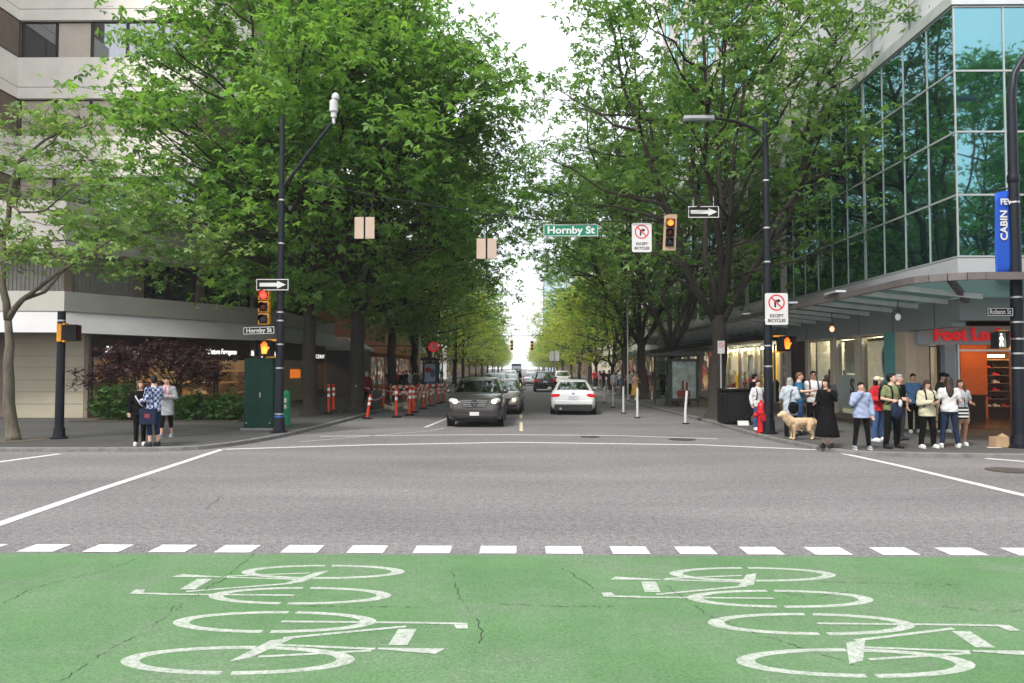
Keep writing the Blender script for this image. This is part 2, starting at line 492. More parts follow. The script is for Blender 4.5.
# painted lines
ml = MB(); Z1 = .0055
def line(pix, wid): ml.strip([G(*q) for q in pix], wid, Z1)
line([(-60, 544), (0, 524), (100, 489.5), (222, 449.5)], [.19, .18, .17, .16])
line([(828, 450.5), (900, 466), (1024, 495.5), (1100, 513)], [.16, .17, .18, .18])
line([(-30, 466), (0, 462), (60, 454)], .2)
line([(985, 458.5), (1040, 463)], .2)
line([(222, 449.5), (370, 445), (512, 442.5), (700, 445), (828, 450.5)], .2)
line([(320, 436.5), (425, 435.2), (512, 434.8), (620, 435.8), (718, 439)], .14)
line([(425, 427.5), (447, 418.5), (462, 411)], .13)
line([(300, 442), (430, 431), (445, 428)], .06)
for k in range(-14, 15):
    x = -0.24 + .72 * k; y0 = 8.04 + _s * x
    ml.add([(x - .2, y0, Z1), (x + .2, y0 + _s * .4, Z1), (x + .2, y0 + .34 + _s * .4, Z1), (x - .2, y0 + .34, Z1)], [(0, 1, 2, 3)])
struct('road_markings', ml, M_white)
yl = MB()
for a, b in ((23.5, 27.5), (29.5, 34), (36, 46), (47, 100)): yl.strip([(0.04, a, Z1), (0.04, b, Z1)], .11)
struct('centre_line', yl, M_cream)

# bicycle marks, stretched along the direction of travel
def bike_mark(cx, y0, du, dv):
    """wheels at y0 and y0+0.76*du; the mark stands up towards dv (+1 = right)"""
    m = MB()
    lay = [0.0]
    def T(u, v): return (cx + dv * v, y0 + du * u, .0055 + lay[0])
    def ring(u0, v0, ru, rv, wd, a0, a1):
        n = 30; vs = []
        for i in range(n + 1):
            a = R(a0 + (a1 - a0) * i / n)
            for s in (1, 1 - wd):
                vs.append(T(u0 + ru * (1 - (1 - s) * 1.15) * math.cos(a), v0 + rv * (1 - (1 - s) * .8) * math.sin(a)))
        m.add(vs, [(2 * i, 2 * i + 1, 2 * i + 3, 2 * i + 2) for i in range(n)])
    for u0, c in ((0, 0), (.76, 1)):
        lay[0] = c * .0002
        ring(u0, 0, .25, .80, .20, 8, 177); ring(u0, 0, .25, .80, .20, 182, 363)
    def bar(p, q, wu):
        lay[0] += .0003
        m.strip([Vector(T(*p)), Vector(T(*q))], wu)
    lay[0] += .0003; m.add([T(-.03, -.05), T(.03, .07), T(.41, .26), T(.36, .1)], [(0, 1, 2, 3)])       # chain stay
    bar((.05, .12), (.17, .88), .036)           # seat stay
    bar((.27, .18), (.20, .90), .036)           # seat tube
    bar((.40, .18), (.66, 1.05), .042)          # down tube
    bar((.76, .05), (.74, 1.25), .04)          # fork
    lay[0] += .0003; m.add([T(.27, .98), T(.27, 1.12), T(.60, 1.14), T(.60, 1.0)], [(0, 1, 2, 3)])      # top tube
    lay[0] += .0003; m.add([T(.19, .92), T(.22, .92), T(.21, 1.40), T(.11, 1.34)], [(0, 1, 2, 3)])       # saddle
    lay[0] += .0003; m.add([T(.71, 1.2), T(.755, 1.2), T(.74, 1.50), T(.70, 1.50)], [(0, 1, 2, 3)])      # stem
    lay[0] += .0003; m.add([T(.72, 1.41), T(.735, 1.52), T(.61, 1.53), T(.61, 1.44)], [(0, 1, 2, 3)])    # grip
    struct('bicycle_marking', m, M_bike)
bike_mark(-1.93, 5.12, 1, 1)
bike_mark(2.27, 5.12, 1, 1)
bike_mark(-1.93, 7.31, -1, -1)
bike_mark(2.25, 7.27, -1, -1)

# cracks
rng = random.Random(4)
ck = MB()
def crack(pix, wid=.012, jit=2.0):
    pts = []
    for a, b in zip(pix[:-1], pix[1:]):
        n = max(2, int(math.hypot(b[0] - a[0], b[1] - a[1]) / 2.6))
        for i in range(n):
            t = i / n; pts.append(G(a[0] + (b[0] - a[0]) * t + rng.uniform(-jit, jit), a[1] + (b[1] - a[1]) * t + rng.uniform(-jit, jit) * .35))
    pts.append(G(*pix[-1]))
    i = 0
    while i < len(pts) - 2:
        n = rng.randint(3, 14); seg = pts[i:i + n]
        if len(seg) > 1: ck.strip(seg, [wid * .5 * (.1 if j in (0, len(seg) - 1) else rng.uniform(.15, 1.6)) for j in range(len(seg))], .0075)
        i += n + rng.randint(-1, 3)
for pix in (((60, 683), (100, 655), (120, 645), (150, 630), (175, 612), (190, 600), (222, 580), (240, 565), (256, 553)),
            ((175, 606), (168, 615), (150, 628)), ((452, 570), (455, 585), (463, 604), (475, 618), (482, 632), (476, 655)),
            ((500, 605), (560, 607), (615, 607)), ((562, 568), (580, 580), (596, 590)), ((665, 585), (690, 603), (712, 617), (760, 635), (800, 648), (860, 668)),
            ((0, 605), (25, 592), (62, 581), (110, 570), (140, 558)), ((300, 607), (420, 608)), ((820, 583), (905, 584), (960, 586)), ((940, 607), (985, 612), (1024, 611)),
            ((780, 593), (810, 598), (850, 592))):
    crack(pix)
for pix in (((0, 477), (180, 478), (380, 477), (600, 478), (1024, 476)), ((90, 495), (300, 497), (420, 496)), ((240, 484), (226, 492), (205, 510), (200, 520)),
            ((350, 529), (450, 531), (620, 530)), ((150, 478), (160, 485), (130, 498))):
    crack(pix, .010, 1.5)
struct('road_cracks', ck, M_crack)
mh = MB()
for q, rx in (((682, 439.5), .38), ((1010, 470.5), .42), ((590, 437), .28)):
    c = G(*q); mh.add([(c.x + rx * math.cos(2 * PI * i / 24), c.y + rx * math.sin(2 * PI * i / 24), .012) for i in range(24)], [tuple(range(24))])
struct('manhole_covers', mh, mat('iron_cover', (0.06, 0.057, 0.055), 0.6, var=0.3, scale=20))

# ================================================================== buildings
def quadwall(mb, a, b, z0, z1, th=0.0, out=0.0):
    """vertical wall between plan points a and b; thickness th backwards (to the left of a->b); out = pushed to the right of a->b"""
    a = Vector((a[0], a[1])); b = Vector((b[0], b[1])); d = (b - a).normalized(); r = Vector((d.y, -d.x))
    a1, b1 = a + r * out, b + r * out; a0, b0 = a1 - r * th, b1 - r * th
    vs = []
    for z in (z0, z1):
        for q in (a1, b1, b0, a0): vs.append((q.x, q.y, z))
    mb.add(vs, [(3, 2, 1, 0), (4, 5, 6, 7), (0, 1, 5, 4), (1, 2, 6, 5), (2, 3, 7, 6), (3, 0, 4, 7)])
def window_part(parent, a, b, z0, z1, frame=M_bronze, pane=M_pane, fw=.07, out=.03, nm=1, hm=0):
    """a framed window on the wall a->b (outside is to the right of a->b): frame is the part, pane its sub-part"""
    f = MB(); a = Vector((a[0], a[1])); b = Vector((b[0], b[1])); d = (b - a).normalized(); L = (b - a).length
    quadwall(f, a, b, z0, z0 + fw, .08, out); quadwall(f, a, b, z1 - fw, z1, .08, out)
    for i in range(nm + 1):
        c = a + d * (fw / 2 + (L - fw) * i / nm); quadwall(f, c - d * fw / 2, c + d * fw / 2, z0 + fw, z1 - fw, .08, out - .002)
    for i in range(hm):
        z = z0 + (z1 - z0) * (i + 1) / (hm + 1); quadwall(f, a + d * fw, b - d * fw, z - fw / 2, z + fw / 2, .08, out - .004)
    o = f.build('window', frame, parent, world=True)
    p = MB(); quadwall(p, a + d * .02, b - d * .02, z0 + .02, z1 - .02, .02, out - .03)
    p.build('pane', pane, o, world=True)
    return o

# ---- left: beige office block over a shop podium
LB = thing('office_building', 'beige concrete office block with grey canopy over dark shopfronts on the corner', 'building', (-18, 33, 0))
A = (-16.65, 26.8); B = (-11.5, 35.9); C = (-11.5, 47.6); A0 = (-40, 25.0)
OUT = [C, B, A, A0]          # walking this way the outside is on the left; reversed below
OUT = OUT[::-1]
def ins(path, d):
    o = []
    for i in range(len(path)):
        p = Vector(path[i])
        ns = []
        for j, k in ((i - 1, i), (i, i + 1)):
            if j >= 0 and k < len(path):
                t = (Vector(path[k]) - Vector(path[j])).normalized(); ns.append(Vector((-t.y, t.x)))
        n = sum(ns, Vector((0, 0))).normalized(); c = n.dot(ns[0]); q = p + n * d / max(c, .3); o.append((q.x, q.y))
    return o
def band(path, lv, name, m, parent, smooth=False):
    """lv: list of (inset, z): a profile swept along the plan path"""
    mb = MB(); rings = []
    for d, z in lv: rings.append([(x, y, z) for x, y in ins(path, d)])
    n = len(path); vs = [q for r in rings for q in r]
    fs = []
    for i in range(len(rings)):
        for k in range(n - 1):
            j = (i + 1) % len(rings); fs.append((i * n + k, i * n + k + 1, j * n + k + 1, j * n + k))
    fs.append(tuple(i * n for i in range(len(rings)))); fs.append(tuple(i * n + n - 1 for i in range(len(rings) - 1, -1, -1)))
    mb.add(vs, fs)
    return mb.build(name, m, parent, world=True, fix=True)
band(OUT, [(0, 3.3), (.55, 4.12), (.8, 4.12), (.8, 3.36), (.2, 3.28)], 'awning', M_awning, LB)
band(OUT, [(.5, 4.12), (.5, 4.86), (3.2, 4.86), (3.2, 4.12)], 'fascia', M_beigedark, LB)
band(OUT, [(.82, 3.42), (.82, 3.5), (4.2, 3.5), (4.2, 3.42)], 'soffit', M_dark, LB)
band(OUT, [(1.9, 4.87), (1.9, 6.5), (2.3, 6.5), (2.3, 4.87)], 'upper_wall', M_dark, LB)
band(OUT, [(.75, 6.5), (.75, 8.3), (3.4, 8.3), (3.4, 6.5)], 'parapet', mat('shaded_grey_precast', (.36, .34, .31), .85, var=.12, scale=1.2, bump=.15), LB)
# ribbed panels, columns and windows of the first floor
UP = ins(OUT, 1.88)
seg = []
for a, b in zip(UP[:-1], UP[1:]):
    a = Vector(a); b = Vector(b); L = (b - a).length; n = max(1, int(L / 1.35)); d = (b - a) / n
    for i in range(n): seg.append((a + d * i, a + d * (i + 1)))
rb = MB(); kinds = random.Random(3)
for i, (a, b) in enumerate(seg):
    if b.x < -24: continue
    d = (b - a)
    t = i % 4
    if (t in (0, 1) and not (a.y > 33)) or b.x < -16.7:
        rb = MB()
        for k in range(9):
            quadwall(rb, a + d * (k / 9 + .01), a + d * (k / 9 + .085), 4.87, 6.49, .06, .07)
        quadwall(rb, a, b, 4.868, 6.492, .05, .045); rb.build('ribbed_panel', M_rib, LB, world=True)
    else:
        window_part(LB, a + d * .06, b - d * .06, 4.95, 6.4, M_bronze, M_pane, .06, .03)
    if i % 2 == 0:
        c = MB(); quadwall(c, a - d * .1, a + d * .12, 4.87, 6.495, .2, .26); c.build('column', M_brown, LB, world=True)
# ground floor: beige end wall and shopfronts
e = MB(); e.box(-19.6, -16.46, 28.2, 28.6, WALK, 3.36); e.build('stone_wall', mat('coursed_beige_stone', (0.33, 0.295, 0.22), 0.75, var=0.1, scale=.6), LB, world=True)
e = MB()
for z in (.62, 1.08, 1.54, 2.0, 2.46): e.box(-19.6, -16.46, 28.19, 28.199, z, z + .018)
e.build('wall_joints', M_rib, LB, world=True)
w2 = MB(); w2.box(-40, -19.6, 28.4, 28.7, WALK, 3.36); w2.build('rear_wall', M_brown, LB, world=True)
SA, SB_, SCc, SD = Vector((-16.46, 28.2)), Vector((-13.2, 36.0)), Vector((-13.2, 38.2)), Vector((-13.2, 50))
d = (SB_ - SA).normalized(); Ls = (SB_ - SA).length
fasc = MB(); quadwall(fasc, SA, SB_, 2.45, 3.42, .2); quadwall(fasc, SB_, SD, 2.45, 3.42, .2); fasc.build('sign_band', mat('dark_brown_sign_band', (0.035, 0.028, 0.025), 0.5), LB, world=True)
base = MB(); quadwall(base, SA, SB_, WALK, .5, .2); quadwall(base, SCc, SD, WALK, .5, .2); base.build('plinth', M_brown, LB, world=True)
for i in range(4):
    a = SA + d * (Ls * i / 4 + .05); b = SA + d * (Ls * (i + 1) / 4 - .05)
    window_part(LB, a, b, .5, 2.45, M_bronze, M_shopglass, .08, .0)
for i in range(5):
    y0 = 38.3 + i * 2.3
    if i in (1, 2): continue
    window_part(LB, (-13.2, y0), (-13.2, y0 + 2.15), .5, 2.45, M_bronze, M_shopglass, .08, .0)
pn = MB(); quadwall(pn, SB_ + Vector((0, .05)), SCc, WALK, 2.45, .25, .02); pn.build('stone_pier', M_tan, LB, world=True)
pn = MB(); quadwall(pn, (-13.2, 40.65), (-13.2, 44.9), WALK, 2.45, .25, .02); pn.build('stone_pier', M_tan, LB, world=True)
sgn = MB(); quadwall(sgn, (-13.2, 42.3), (-13.2, 44.2), 1.42, 1.92, .03, .06)
sgn.build('lit_sign', mat('orange_lit_box', (0.8, 0.3, 0.05), var=0.1, emit=(1, 0.24, 0.02), estr=0.3), LB, world=True)
# shop interior: back wall, shelves, lamps
inn = MB(); q = Vector((-d.y, d.x)) * 3.0
quadwall(inn, SA + q, SB_ + q, WALK, 3.4, .1); quadwall(inn, SA, SA + q, WALK, 3.4, .1); quadwall(inn, (-16.4, 36.2), (-16.4, 50), WALK, 3.4, .1)
inn.build('shop_back_wall', M_brown, LB, world=True)
fl = MB(); fl.add([(-19.6, 29, WALK + .01), (-13.2, 29, WALK + .01), (-13.2, 50, WALK + .01), (-19.6, 50, WALK + .01)], [(0, 1, 2, 3)]); fl.v[1] = (SA.x, SA.y, WALK + .01); fl.v.insert(2, (SB_.x, SB_.y, WALK + .01)); fl.f = [(0, 1, 2, 3, 4)]
fl.build('shop_floor', M_wood, LB, world=True)
lr = random.Random(9)
for i in range(9):
    t = SA + d * (Ls * (i + .5) / 9) + Vector((-d.y, d.x)) * lr.uniform(.8, 2.2)
    l = MB(); l.box(t.x - .25, t.x + .25, t.y - .08, t.y + .08, 3.0, 3.06); l.build('shop_lamp', M_lampw, LB, world=True)
    s_ = MB(); t2 = SA + d * (Ls * (i + .5) / 9) + Vector((-d.y, d.x)) * 2.7
    for z in (.7, 1.25, 1.8): s_.box(t2.x - .35, t2.x + .35, t2.y - .15, t2.y + .15, z, z + .05)
    for z in (.75, 1.3): 
        for k in range(3): s_.box(t2.x - .3 + k * .22, t2.x - .14 + k * .22, t2.y - .1, t2.y + .06, z, z + lr.uniform(.12, .3))
    s_.build('display_shelf', M_wood if i % 2 else M_tan, LB, world=True)
for i in range(5):
    l = MB(); l.box(-15.2, -14.6, 38.8 + i * 2.3, 39.0 + i * 2.3, 2.9, 2.95); l.build('shop_lamp', M_lampw, LB, world=True)
    s_ = MB()
    for z in (.6, 1.2, 1.8): s_.box(-16.3, -15.9, 38.4 + i * 2.3, 40 + i * 2.3, z, z + .05)
    s_.build('display_shelf', M_wood, LB, world=True)
M_signlit = mat('white_shop_lettering', (0.8, 0.8, 0.78), var=0, emit=(1, .97, .92), estr=0.55)
def script_sign(txt, at, ang, size, wid):
    text_part(txt, size, M_signlit, LB, Vector(at) - Vector(LB.location), rz=ang, name='lettering', shear=.3, wid=wid, bold=.004, ext=.012)
ang = math.atan2(d.y, d.x)
for s_, zz in ((1.55, 2.72), (6.6, 2.75)):
    c = SA + d * s_ + Vector((d.y, -d.x)) * .03; script_sign('Salvatore Ferragamo', (c.x, c.y, zz), ang, .36, 1.9)
script_sign('Salvatore Ferragamo', (-13.16, 37.1, 2.72), PI / 2, .36, 2.0)
script_sign('Ferragamo', (-13.16, 40.2, 2.72), PI / 2, .36, 1.5)
text_part('SCENT', .34, M_signlit, LB, Vector((-13.16, 48.4, 2.74)) - Vector(LB.location), rz=PI / 2, wid=2.6, ext=.01)
# tower
TY = 33.0; TX0 = P(20, 60, 33.0).x; TX1 = -14.2
tw = MB(); tw.box(-34, TX1, TY + .12, 58, 8.3, 30); tw.box(-34, TX0, 26.5, TY + .12, 8.3, 30); tw.build('tower_core', M_brown, LB, world=True)
FL0 = 12.5; FH = 3.6; WH = 1.72
rowz = [FL0 - FH + FH * i for i in range(0, 6)]
for i, z in enumerate(rowz):
    sp = MB()
    z0, z1 = z + WH, z + FH
    if z0 < 8.3: z0 = 8.3
    for za, zb, o in ((z0, z0 + .5, 0), (z0 + .53, z1, 0)):
        sp.box(TX0, TX1, TY - .1, TY + .12, za, zb); sp.box(TX0 - .1, TX0 + .001, 26.0, TY - .1, za, zb); sp.box(TX1 - .1, TX1 + .12, TY + .121, 58, za, zb)
    sp.build('spandrel', M_beige, LB, world=True)
    if z < 8.3: z0w, z1w = 8.35, z + WH
    else: z0w, z1w = z, z + WH
    if z1w - z0w < .4: continue
    for k in range(5):
        x0 = TX0 + .02 + k * 1.62
        if i == 1: pm = M_blind
        elif k in (2, 4): pm = M_pane
        else: pm = (M_pane, M_blind)[(i + k) % 3 == 0]
        window_part(LB, (x0, TY + .1), (x0 + 1.6, TY + .1), z0w, z1w, M_bronze, pm, .06, .03)
    for k in range(2):
        y0 = TY - .02 - 1.6 * (k + 1)
        window_part(LB, (TX0, y0), (TX0, y0 + 1.58), z0w, z1w, M_bronze, M_pane if k else M_blind, .06, .02)

# ---- right: teal glass corner store
RBX = 12.0; RBY = 20.3
RB = thing('glass_corner_store', 'glass fronted corner store with teal mirrored panes, glass canopy and red shop sign', 'building', (15, 26, 0))
gl = MB(); zs = [5.05, 6.75, 8.5, 10.2, 12.0]
vy = [RBY + 1.35 * i for i in range(10)] + [33.3]
vx = [RBX + i * 1.36 for i in range(0, 12)]
def curtain(us, f, name):
    for i in range(len(us) - 1):
        for j in range(4):
            p = MB(); tl = 0.0
            c = f(us[i] + .01, us[i + 1] - .01)
            quadwall(p, c[0], c[1], zs[j] + .01, zs[j + 1] - .01, .03, .0)
            p.build('glass_pane', M_curtain, RB, world=True)
curtain(vx[:6], lambda u, v: ((u, RBY), (v, RBY)), 'f')
curtain(vy, lambda u, v: ((RBX, v), (RBX, u)), 's')
mu = MB()
for x in vx: mu.box(x - .02, x + .02, RBY - .025, RBY + .01, 5.05, 12.0)
for i, y in enumerate(vy[1:]):
    wd = .02 if i != 3 else .07
    mu.box(RBX - .022, RBX + .01, y - wd, y + wd, 5.05, 12.0)
for z in zs:
    mu.box(RBX - .03, 27, RBY - .030, RBY + .012, z - .025, z + .025); mu.box(RBX - .027, RBX + .012, RBY - .027, 33.3, z - .026, z + .024)
mu.build('mullions', M_mull, RB, world=True)
gb = MB(); gb.box(vx[5] + .03, 27, RBY, RBY + .03, 5.05, 12); gb.build('glass_pane', M_curtain, RB, world=True)
co = MB(); co.box(RBX + .06, 27, RBY + .06, 33.3, 5.0, 12.3); co.build('inner_core', M_dark, RB, world=True)
pp = MB(); pp.box(RBX - .08, 27, RBY - .08, 33.28, 12.04, 12.35); pp.build('roof_edge', M_alu, RB, world=True)
pp = MB(); pp.box(RBX + .5, 27, RBY + .9, 33.3, 12.35, 19); pp.build('upper_wall', M_whitewall, RB, world=True)
pp = MB()
for z in (13.6, 15.1, 16.6): pp.box(RBX + .49, RBX + .499, RBY + .9, 33.3, z, z + .03)
for y in (23.5, 26, 28.5, 31): pp.box(RBX + .488, RBX + .499, y, y + .03, 12.35, 19)
pp.build('wall_joints', M_rib, RB, world=True)
# band under the glass, beam, soffit
fb = MB(); fb.box(RBX - .02, 27, RBY - .05, RBY + .3, 4.55, 5.0); fb.box(RBX - .05, RBX + .3, RBY - .051, 62, 4.55, 4.999); fb.build('fascia', mat('pale_grey_fascia', (0.34, 0.35, 0.36), 0.5, var=0.05), RB, world=True)
bm_ = MB(); bm_.box(RBX + .01, 27, RBY + .0, RBY + .4, 3.3, 4.55); bm_.box(RBX, RBX + .4, RBY + .4, 62, 3.15, 4.548); bm_.build('beam', M_greygreen, RB, world=True)
bj = MB()
for i in range(16): y = 21.5 + i * 2.4; bj.box(RBX - .004, RBX, y, y + .03, 3.16, 4.5)
for x in (13.6, 15.4, 17.2): bj.box(x, x + .03, RBY - .004, RBY, 3.31, 4.5)
bj.build('beam_joints', M_dark, RB, world=True)
sf = MB(); sf.box(RBX + .4, 27, RBY + .4, 34, 3.5, 3.56); sf.build('soffit', M_brown, RB, world=True)
dl = MB()
for x in (13.2, 15.0, 16.8): dl.lathe([(.09, 3.48), (.09, 3.499)], (x, 21.9, 0), 12)
dl.build('downlight', M_lampo, RB, world=True)
# canopy: steel edge, struts, glass
XO, YO, ZO, ZI = 9.5, 17.1, 4.12, 3.85
can = thing('glass_canopy', 'sloping glass canopy on pale steel ribs over the corner pavement', 'canopy', (XO, YO, 0))
rr = 1.2
ed = [(27, YO, ZO), (XO + rr + .6, YO, ZO)] + [(XO + rr * (1 - math.cos(a)) , YO + rr * (1 - math.sin(a)), ZO) for a in [PI / 2 * (1 - i / 5) for i in range(6)]][0:] + [(XO, YO + rr + .6, ZO), (XO, 62, ZO)]
em = MB()
for a, b in zip(ed[:-1], ed[1:]): em.bar(Vector(a), Vector(b), .12, .17)
em.build('edge_beam', M_canopyedge, can, world=True)
gp = MB(); gp.add([(27, YO, ZO + .06)] + [(q[0], q[1], ZO + .06) for q in ed[1:-1]] + [(XO, 62, ZO + .06), (RBX, 62, ZI + .08), (RBX, RBY, ZI + .08), (27, RBY, ZI + .08)], [])
n_ = len(gp.v); gp.f = [(0, 1, n_ - 2, n_ - 1)] + [(i, i + 1, n_ - 2) for i in range(1, n_ - 4)] + [(n_ - 5, n_ - 4, n_ - 3, n_ - 2)]; gp.m = [0] * len(gp.f)
def frosted():
    m = bpy.data.materials.new('frosted_canopy_glass'); n, b = nodes_of(m)
    d_ = n.nodes.new('ShaderNodeBsdfTranslucent'); d_.inputs['Color'].default_value = (.07, .12, .115, 1)
    e_ = n.nodes.new('ShaderNodeBsdfDiffuse'); e_.inputs['Color'].default_value = (.12, .165, .16, 1)
    x = n.nodes.new('ShaderNodeMixShader'); x.inputs[0].default_value = .55
    n.links.new(e_.outputs[0], x.inputs[1]); n.links.new(d_.outputs[0], x.inputs[2]); n.links.new(x.outputs[0], n.nodes['Material Output'].inputs['Surface'])
    return m
M_frost = frosted()
gp.build('glass_roof', M_frost, can, world=True)
y = YO + 2.2
while y < 61.5:
    s_ = MB(); s_.bar((XO + .02, y, ZO + .0), (RBX, y, ZI + .0), .09, .13); s_.build('rib', mat('white_canopy_rib', (.78, .82, .82), .4), can, world=True); y += 1.55
for x0, x1, y0 in ((XO + .7, RBX + .2, YO + .5), (13.2, 13.9, YO), (15.5, 15.5, YO), (18, 18, YO)):
    s_ = MB(); s_.bar((x0, y0, ZO + .0), (x1, RBY, ZI + .0), .13, .16); s_.build('rib', M_canopyedge, can, world=True)
for y in (22.4, 26.2, 31.5):
    s_ = MB(); s_.bar((XO - .02, y - .5, ZO + .15), (XO + .05, y + .5, ZO + .15), .3, .06); s_.build('bracket', M_alu, can, world=True)
# globe lamps under the canopy
lampg = mat('pale_globe_lamp', (.8, .85, .8), var=0, emit=(1, 1, .95), estr=.1)  # faint emission added to lighten the pale globe
lampr = mat('warm_globe_lamp', (.9, .6, .5), var=0, emit=(1, .35, .2), estr=1.2)
for (px, py, X, mm, lab) in ((832, 329, 11.2, lampr, 'small red-glowing globe lamp hanging under the glass canopy'), (898, 317, 11.2, lampg, 'pale faintly glowing globe lamp hanging under the glass canopy')):
    Y = X * 740 / (px - 520); c = P(px, py, Y)
    t = thing('globe_lamp', lab, 'lamp', (c.x, c.y, c.z))
    m_ = MB(); m_.ell((0, 0, 0), (.08, .08, .105)); m_.build('globe', mm, t, smooth=True)
    m_ = MB(); m_.tube([(0, 0, .13), (0, 0, .62)], .02, 6); m_.lathe([(.05, .13), (.07, .18), (.03, .22)], n=10); m_.build('stem', M_canopyedge, t)
# ground floor
wl = MB()
wl.box(RBX, RBX + .35, 23.15, 23.8, WALK, 3.16); wl.box(RBX + .35, 12.75, 23.2, 23.6, WALK, 2.72); wl.build('stone_pier', M_tan, RB, world=True)
wl = MB(); wl.box(RBX - .06, RBX + .3, 23.8, 24.4, WALK, 3.16); wl.build('teal_column', M_teal, RB, world=True)
for i, (a, b) in enumerate(((24.4, 26.3), (26.65, 28.4), (28.75, 30.9))):
    window_part(RB, (RBX + .06, b), (RBX + .06, a), .28, 3.12, M_steel, M_shopglass, .06, .0)
    c = MB(); c.box(RBX - .02, RBX + .3, b + .02, b + .33, WALK, 3.16); c.build('wood_column', M_tan, RB, world=True)
    k = MB(); k.box(RBX + .0, RBX + .25, a, b, WALK, .28); k.build('plinth', M_brown, RB, world=True)
c = MB(); c.box(RBX + .15, RBX + .5, 31.25, 33.3, WALK, 3.16); c.build('dark_entrance', M_dark, RB, world=True)
shop = MB(); shop.box(RBX + 1.28, RBX + 1.36, 23.9, 33.3, WALK, 3.5); shop.build('shop_back_wall', mat('glowing_pale_shop_wall', (.62, .57, .44), var=.25, scale=1.5, emit=(1, .9, .66), estr=.14), RB, world=True)  # slight emission on the wall itself brightens the shop interior
# white panel with black letters in the window, posters, mannequins, shelves
pz = MB(); pz.box(RBX + .14, RBX + .17, 26.75, 28.3, .5, 1.75); pz.build('window_poster', M_signwhite, RB, world=True)
text_part('S', .75, M_signblack, RB, Vector((RBX + .13, 27.2, 1.3)) - Vector(RB.location), rz=-PI / 2, bold=.03)
text_part('t', .75, M_signblack, RB, Vector((RBX + .13, 27.2, .8)) - Vector(RB.location), rz=-PI / 2, bold=.03)
pz = MB(); pz.box(RBX + .3, RBX + .34, 26.9, 28.2, 1.8, 3.0); pz.build('window_poster', M_tan, RB, world=True)
orr = MB(); 
for i in range(20):
    a0, a1 = 2 * PI * i / 20, 2 * PI * (i + 1) / 20
    orr.bar((RBX + .5, 25.4 + .26 * math.cos(a0), 2.25 + .55 * math.sin(a0)), (RBX + .5, 25.4 + .26 * math.cos(a1), 2.25 + .55 * math.sin(a1)), .06, .06)
orr.build('oval_mirror_frame', M_signwhite, RB, world=True)
orr = MB(); orr.lathe([(.001, 0), (1, .0), (1, .02), (.001, .02)], n=20); orr.v = [(RBX + .52 + v[2], 25.4 + v[0] * .24, 2.25 + v[1] * .52) for v in orr.v]; orr.build('oval_mirror', M_dark, RB, world=True)
for i, y in enumerate((24.8, 25.4, 26.0, 29.2, 29.9, 30.6)):
    m_ = MB(); col = (M_signblack, M_tan, M_signwhite, M_brown, M_signwhite, M_dark)[i]
    m_.lathe([(.05, .5), (.2, .52), (.17, .9), (.13, 1.15), (.19, 1.5), (.16, 1.62), (.05, 1.66), (.05, 1.74)], (RBX + .75, y, 0), 10, 1.0, 1.0)
    m_.ell((RBX + .75, y, 1.84), (.09, .08, .12), 8, 6); m_.build('mannequin', col, RB, world=True, smooth=True)
for i in range(6):
    l = MB(); y = 24.6 + i * 1.4; l.box(RBX + .45, RBX + 1.2, y, y + .12, 3.36, 3.4); l.build('shop_lamp', M_lampn, RB, world=True)
rdm = mat('dark_red_display', (.12, .02, .015), var=.2)
# frontal shopfront with red lettering
bp_ = MB(); bp_.box(12.3, 27, 23.0, 23.2, 2.72, 3.30); bp_.build('sign_board', mat('blue_grey_sign_board', (.28, .33, .39), .5, var=.05), RB, world=True)
M_redlit = mat('red_shop_lettering', (.6, .01, .02), .4, var=0, emit=(1, .02, .03), estr=.12)
text_part('Foot Locker', .54, M_redlit, RB, Vector((P(933, 335, 23).x + 1.32, 22.97, 3.02)) - Vector(RB.location), bold=.018, ext=.04, wid=2.64)
c = MB(); c.box(13.12, 13.42, 22.98, 23.3, WALK, 2.72); c.build('blue_grey_column', M_slate, RB, world=True)
window_part(RB, (12.78, 23.25), (13.1, 23.25), .3, 2.7, M_bronze, M_shopglass, .04, 0)
dbk = MB(); dbk.box(12.7, 13.15, 23.5, 23.55, WALK, 2.7); dbk.build('display_backing', mat('glowing_display_panel', (.5, .36, .22), .6, emit=(1, .66, .36), estr=.10), RB, world=True)  # panel glows by itself to give the window a warm lit look
window_part(RB, (13.44, 23.25), (13.62, 23.25), .3, 2.7, M_steel, M_shopglass, .04, 0)
dr = MB(); dr.box(13.62, 13.68, 23.18, 23.3, WALK, 2.72); dr.box(15.28, 15.34, 23.18, 23.3, WALK, 2.72); dr.box(13.62, 15.34, 23.17, 23.31, 2.52, 2.58); dr.build('door_frame', M_steel, RB, world=True)
window_part(RB, (15.36, 23.25), (19, 23.25), .3, 2.7, M_steel, M_shopglass, .06, 0, 2)
bk = MB(); bk.box(16.7, 17.7, 28.25, 28.35, WALK, 2.9); bk.build('orange_wall', M_orange_wall, RB, world=True)
bk = MB(); bk.box(13.5, 13.62, 23.5, 29.0, WALK, 2.9); bk.build('orange_wall', M_orange_wall, RB, world=True)
bk = MB(); bk.box(13.6, 22, 29.0, 29.1, WALK, 2.9); bk.build('rear_shelf_wall', mat('dark_red_brown_wall', (.055, .02, .012), .6), RB, world=True)
sh = MB(); rs = random.Random(11)
for z in (.5, .8, 1.1, 1.4, 1.7, 2.0, 2.3):
    sh.box(17.75, 21.5, 28.6, 28.95, z, z + .03)
sh.build('shoe_shelf', M_brown, RB, world=True)
shoes = {0: MB(), 1: MB(), 2: MB()}
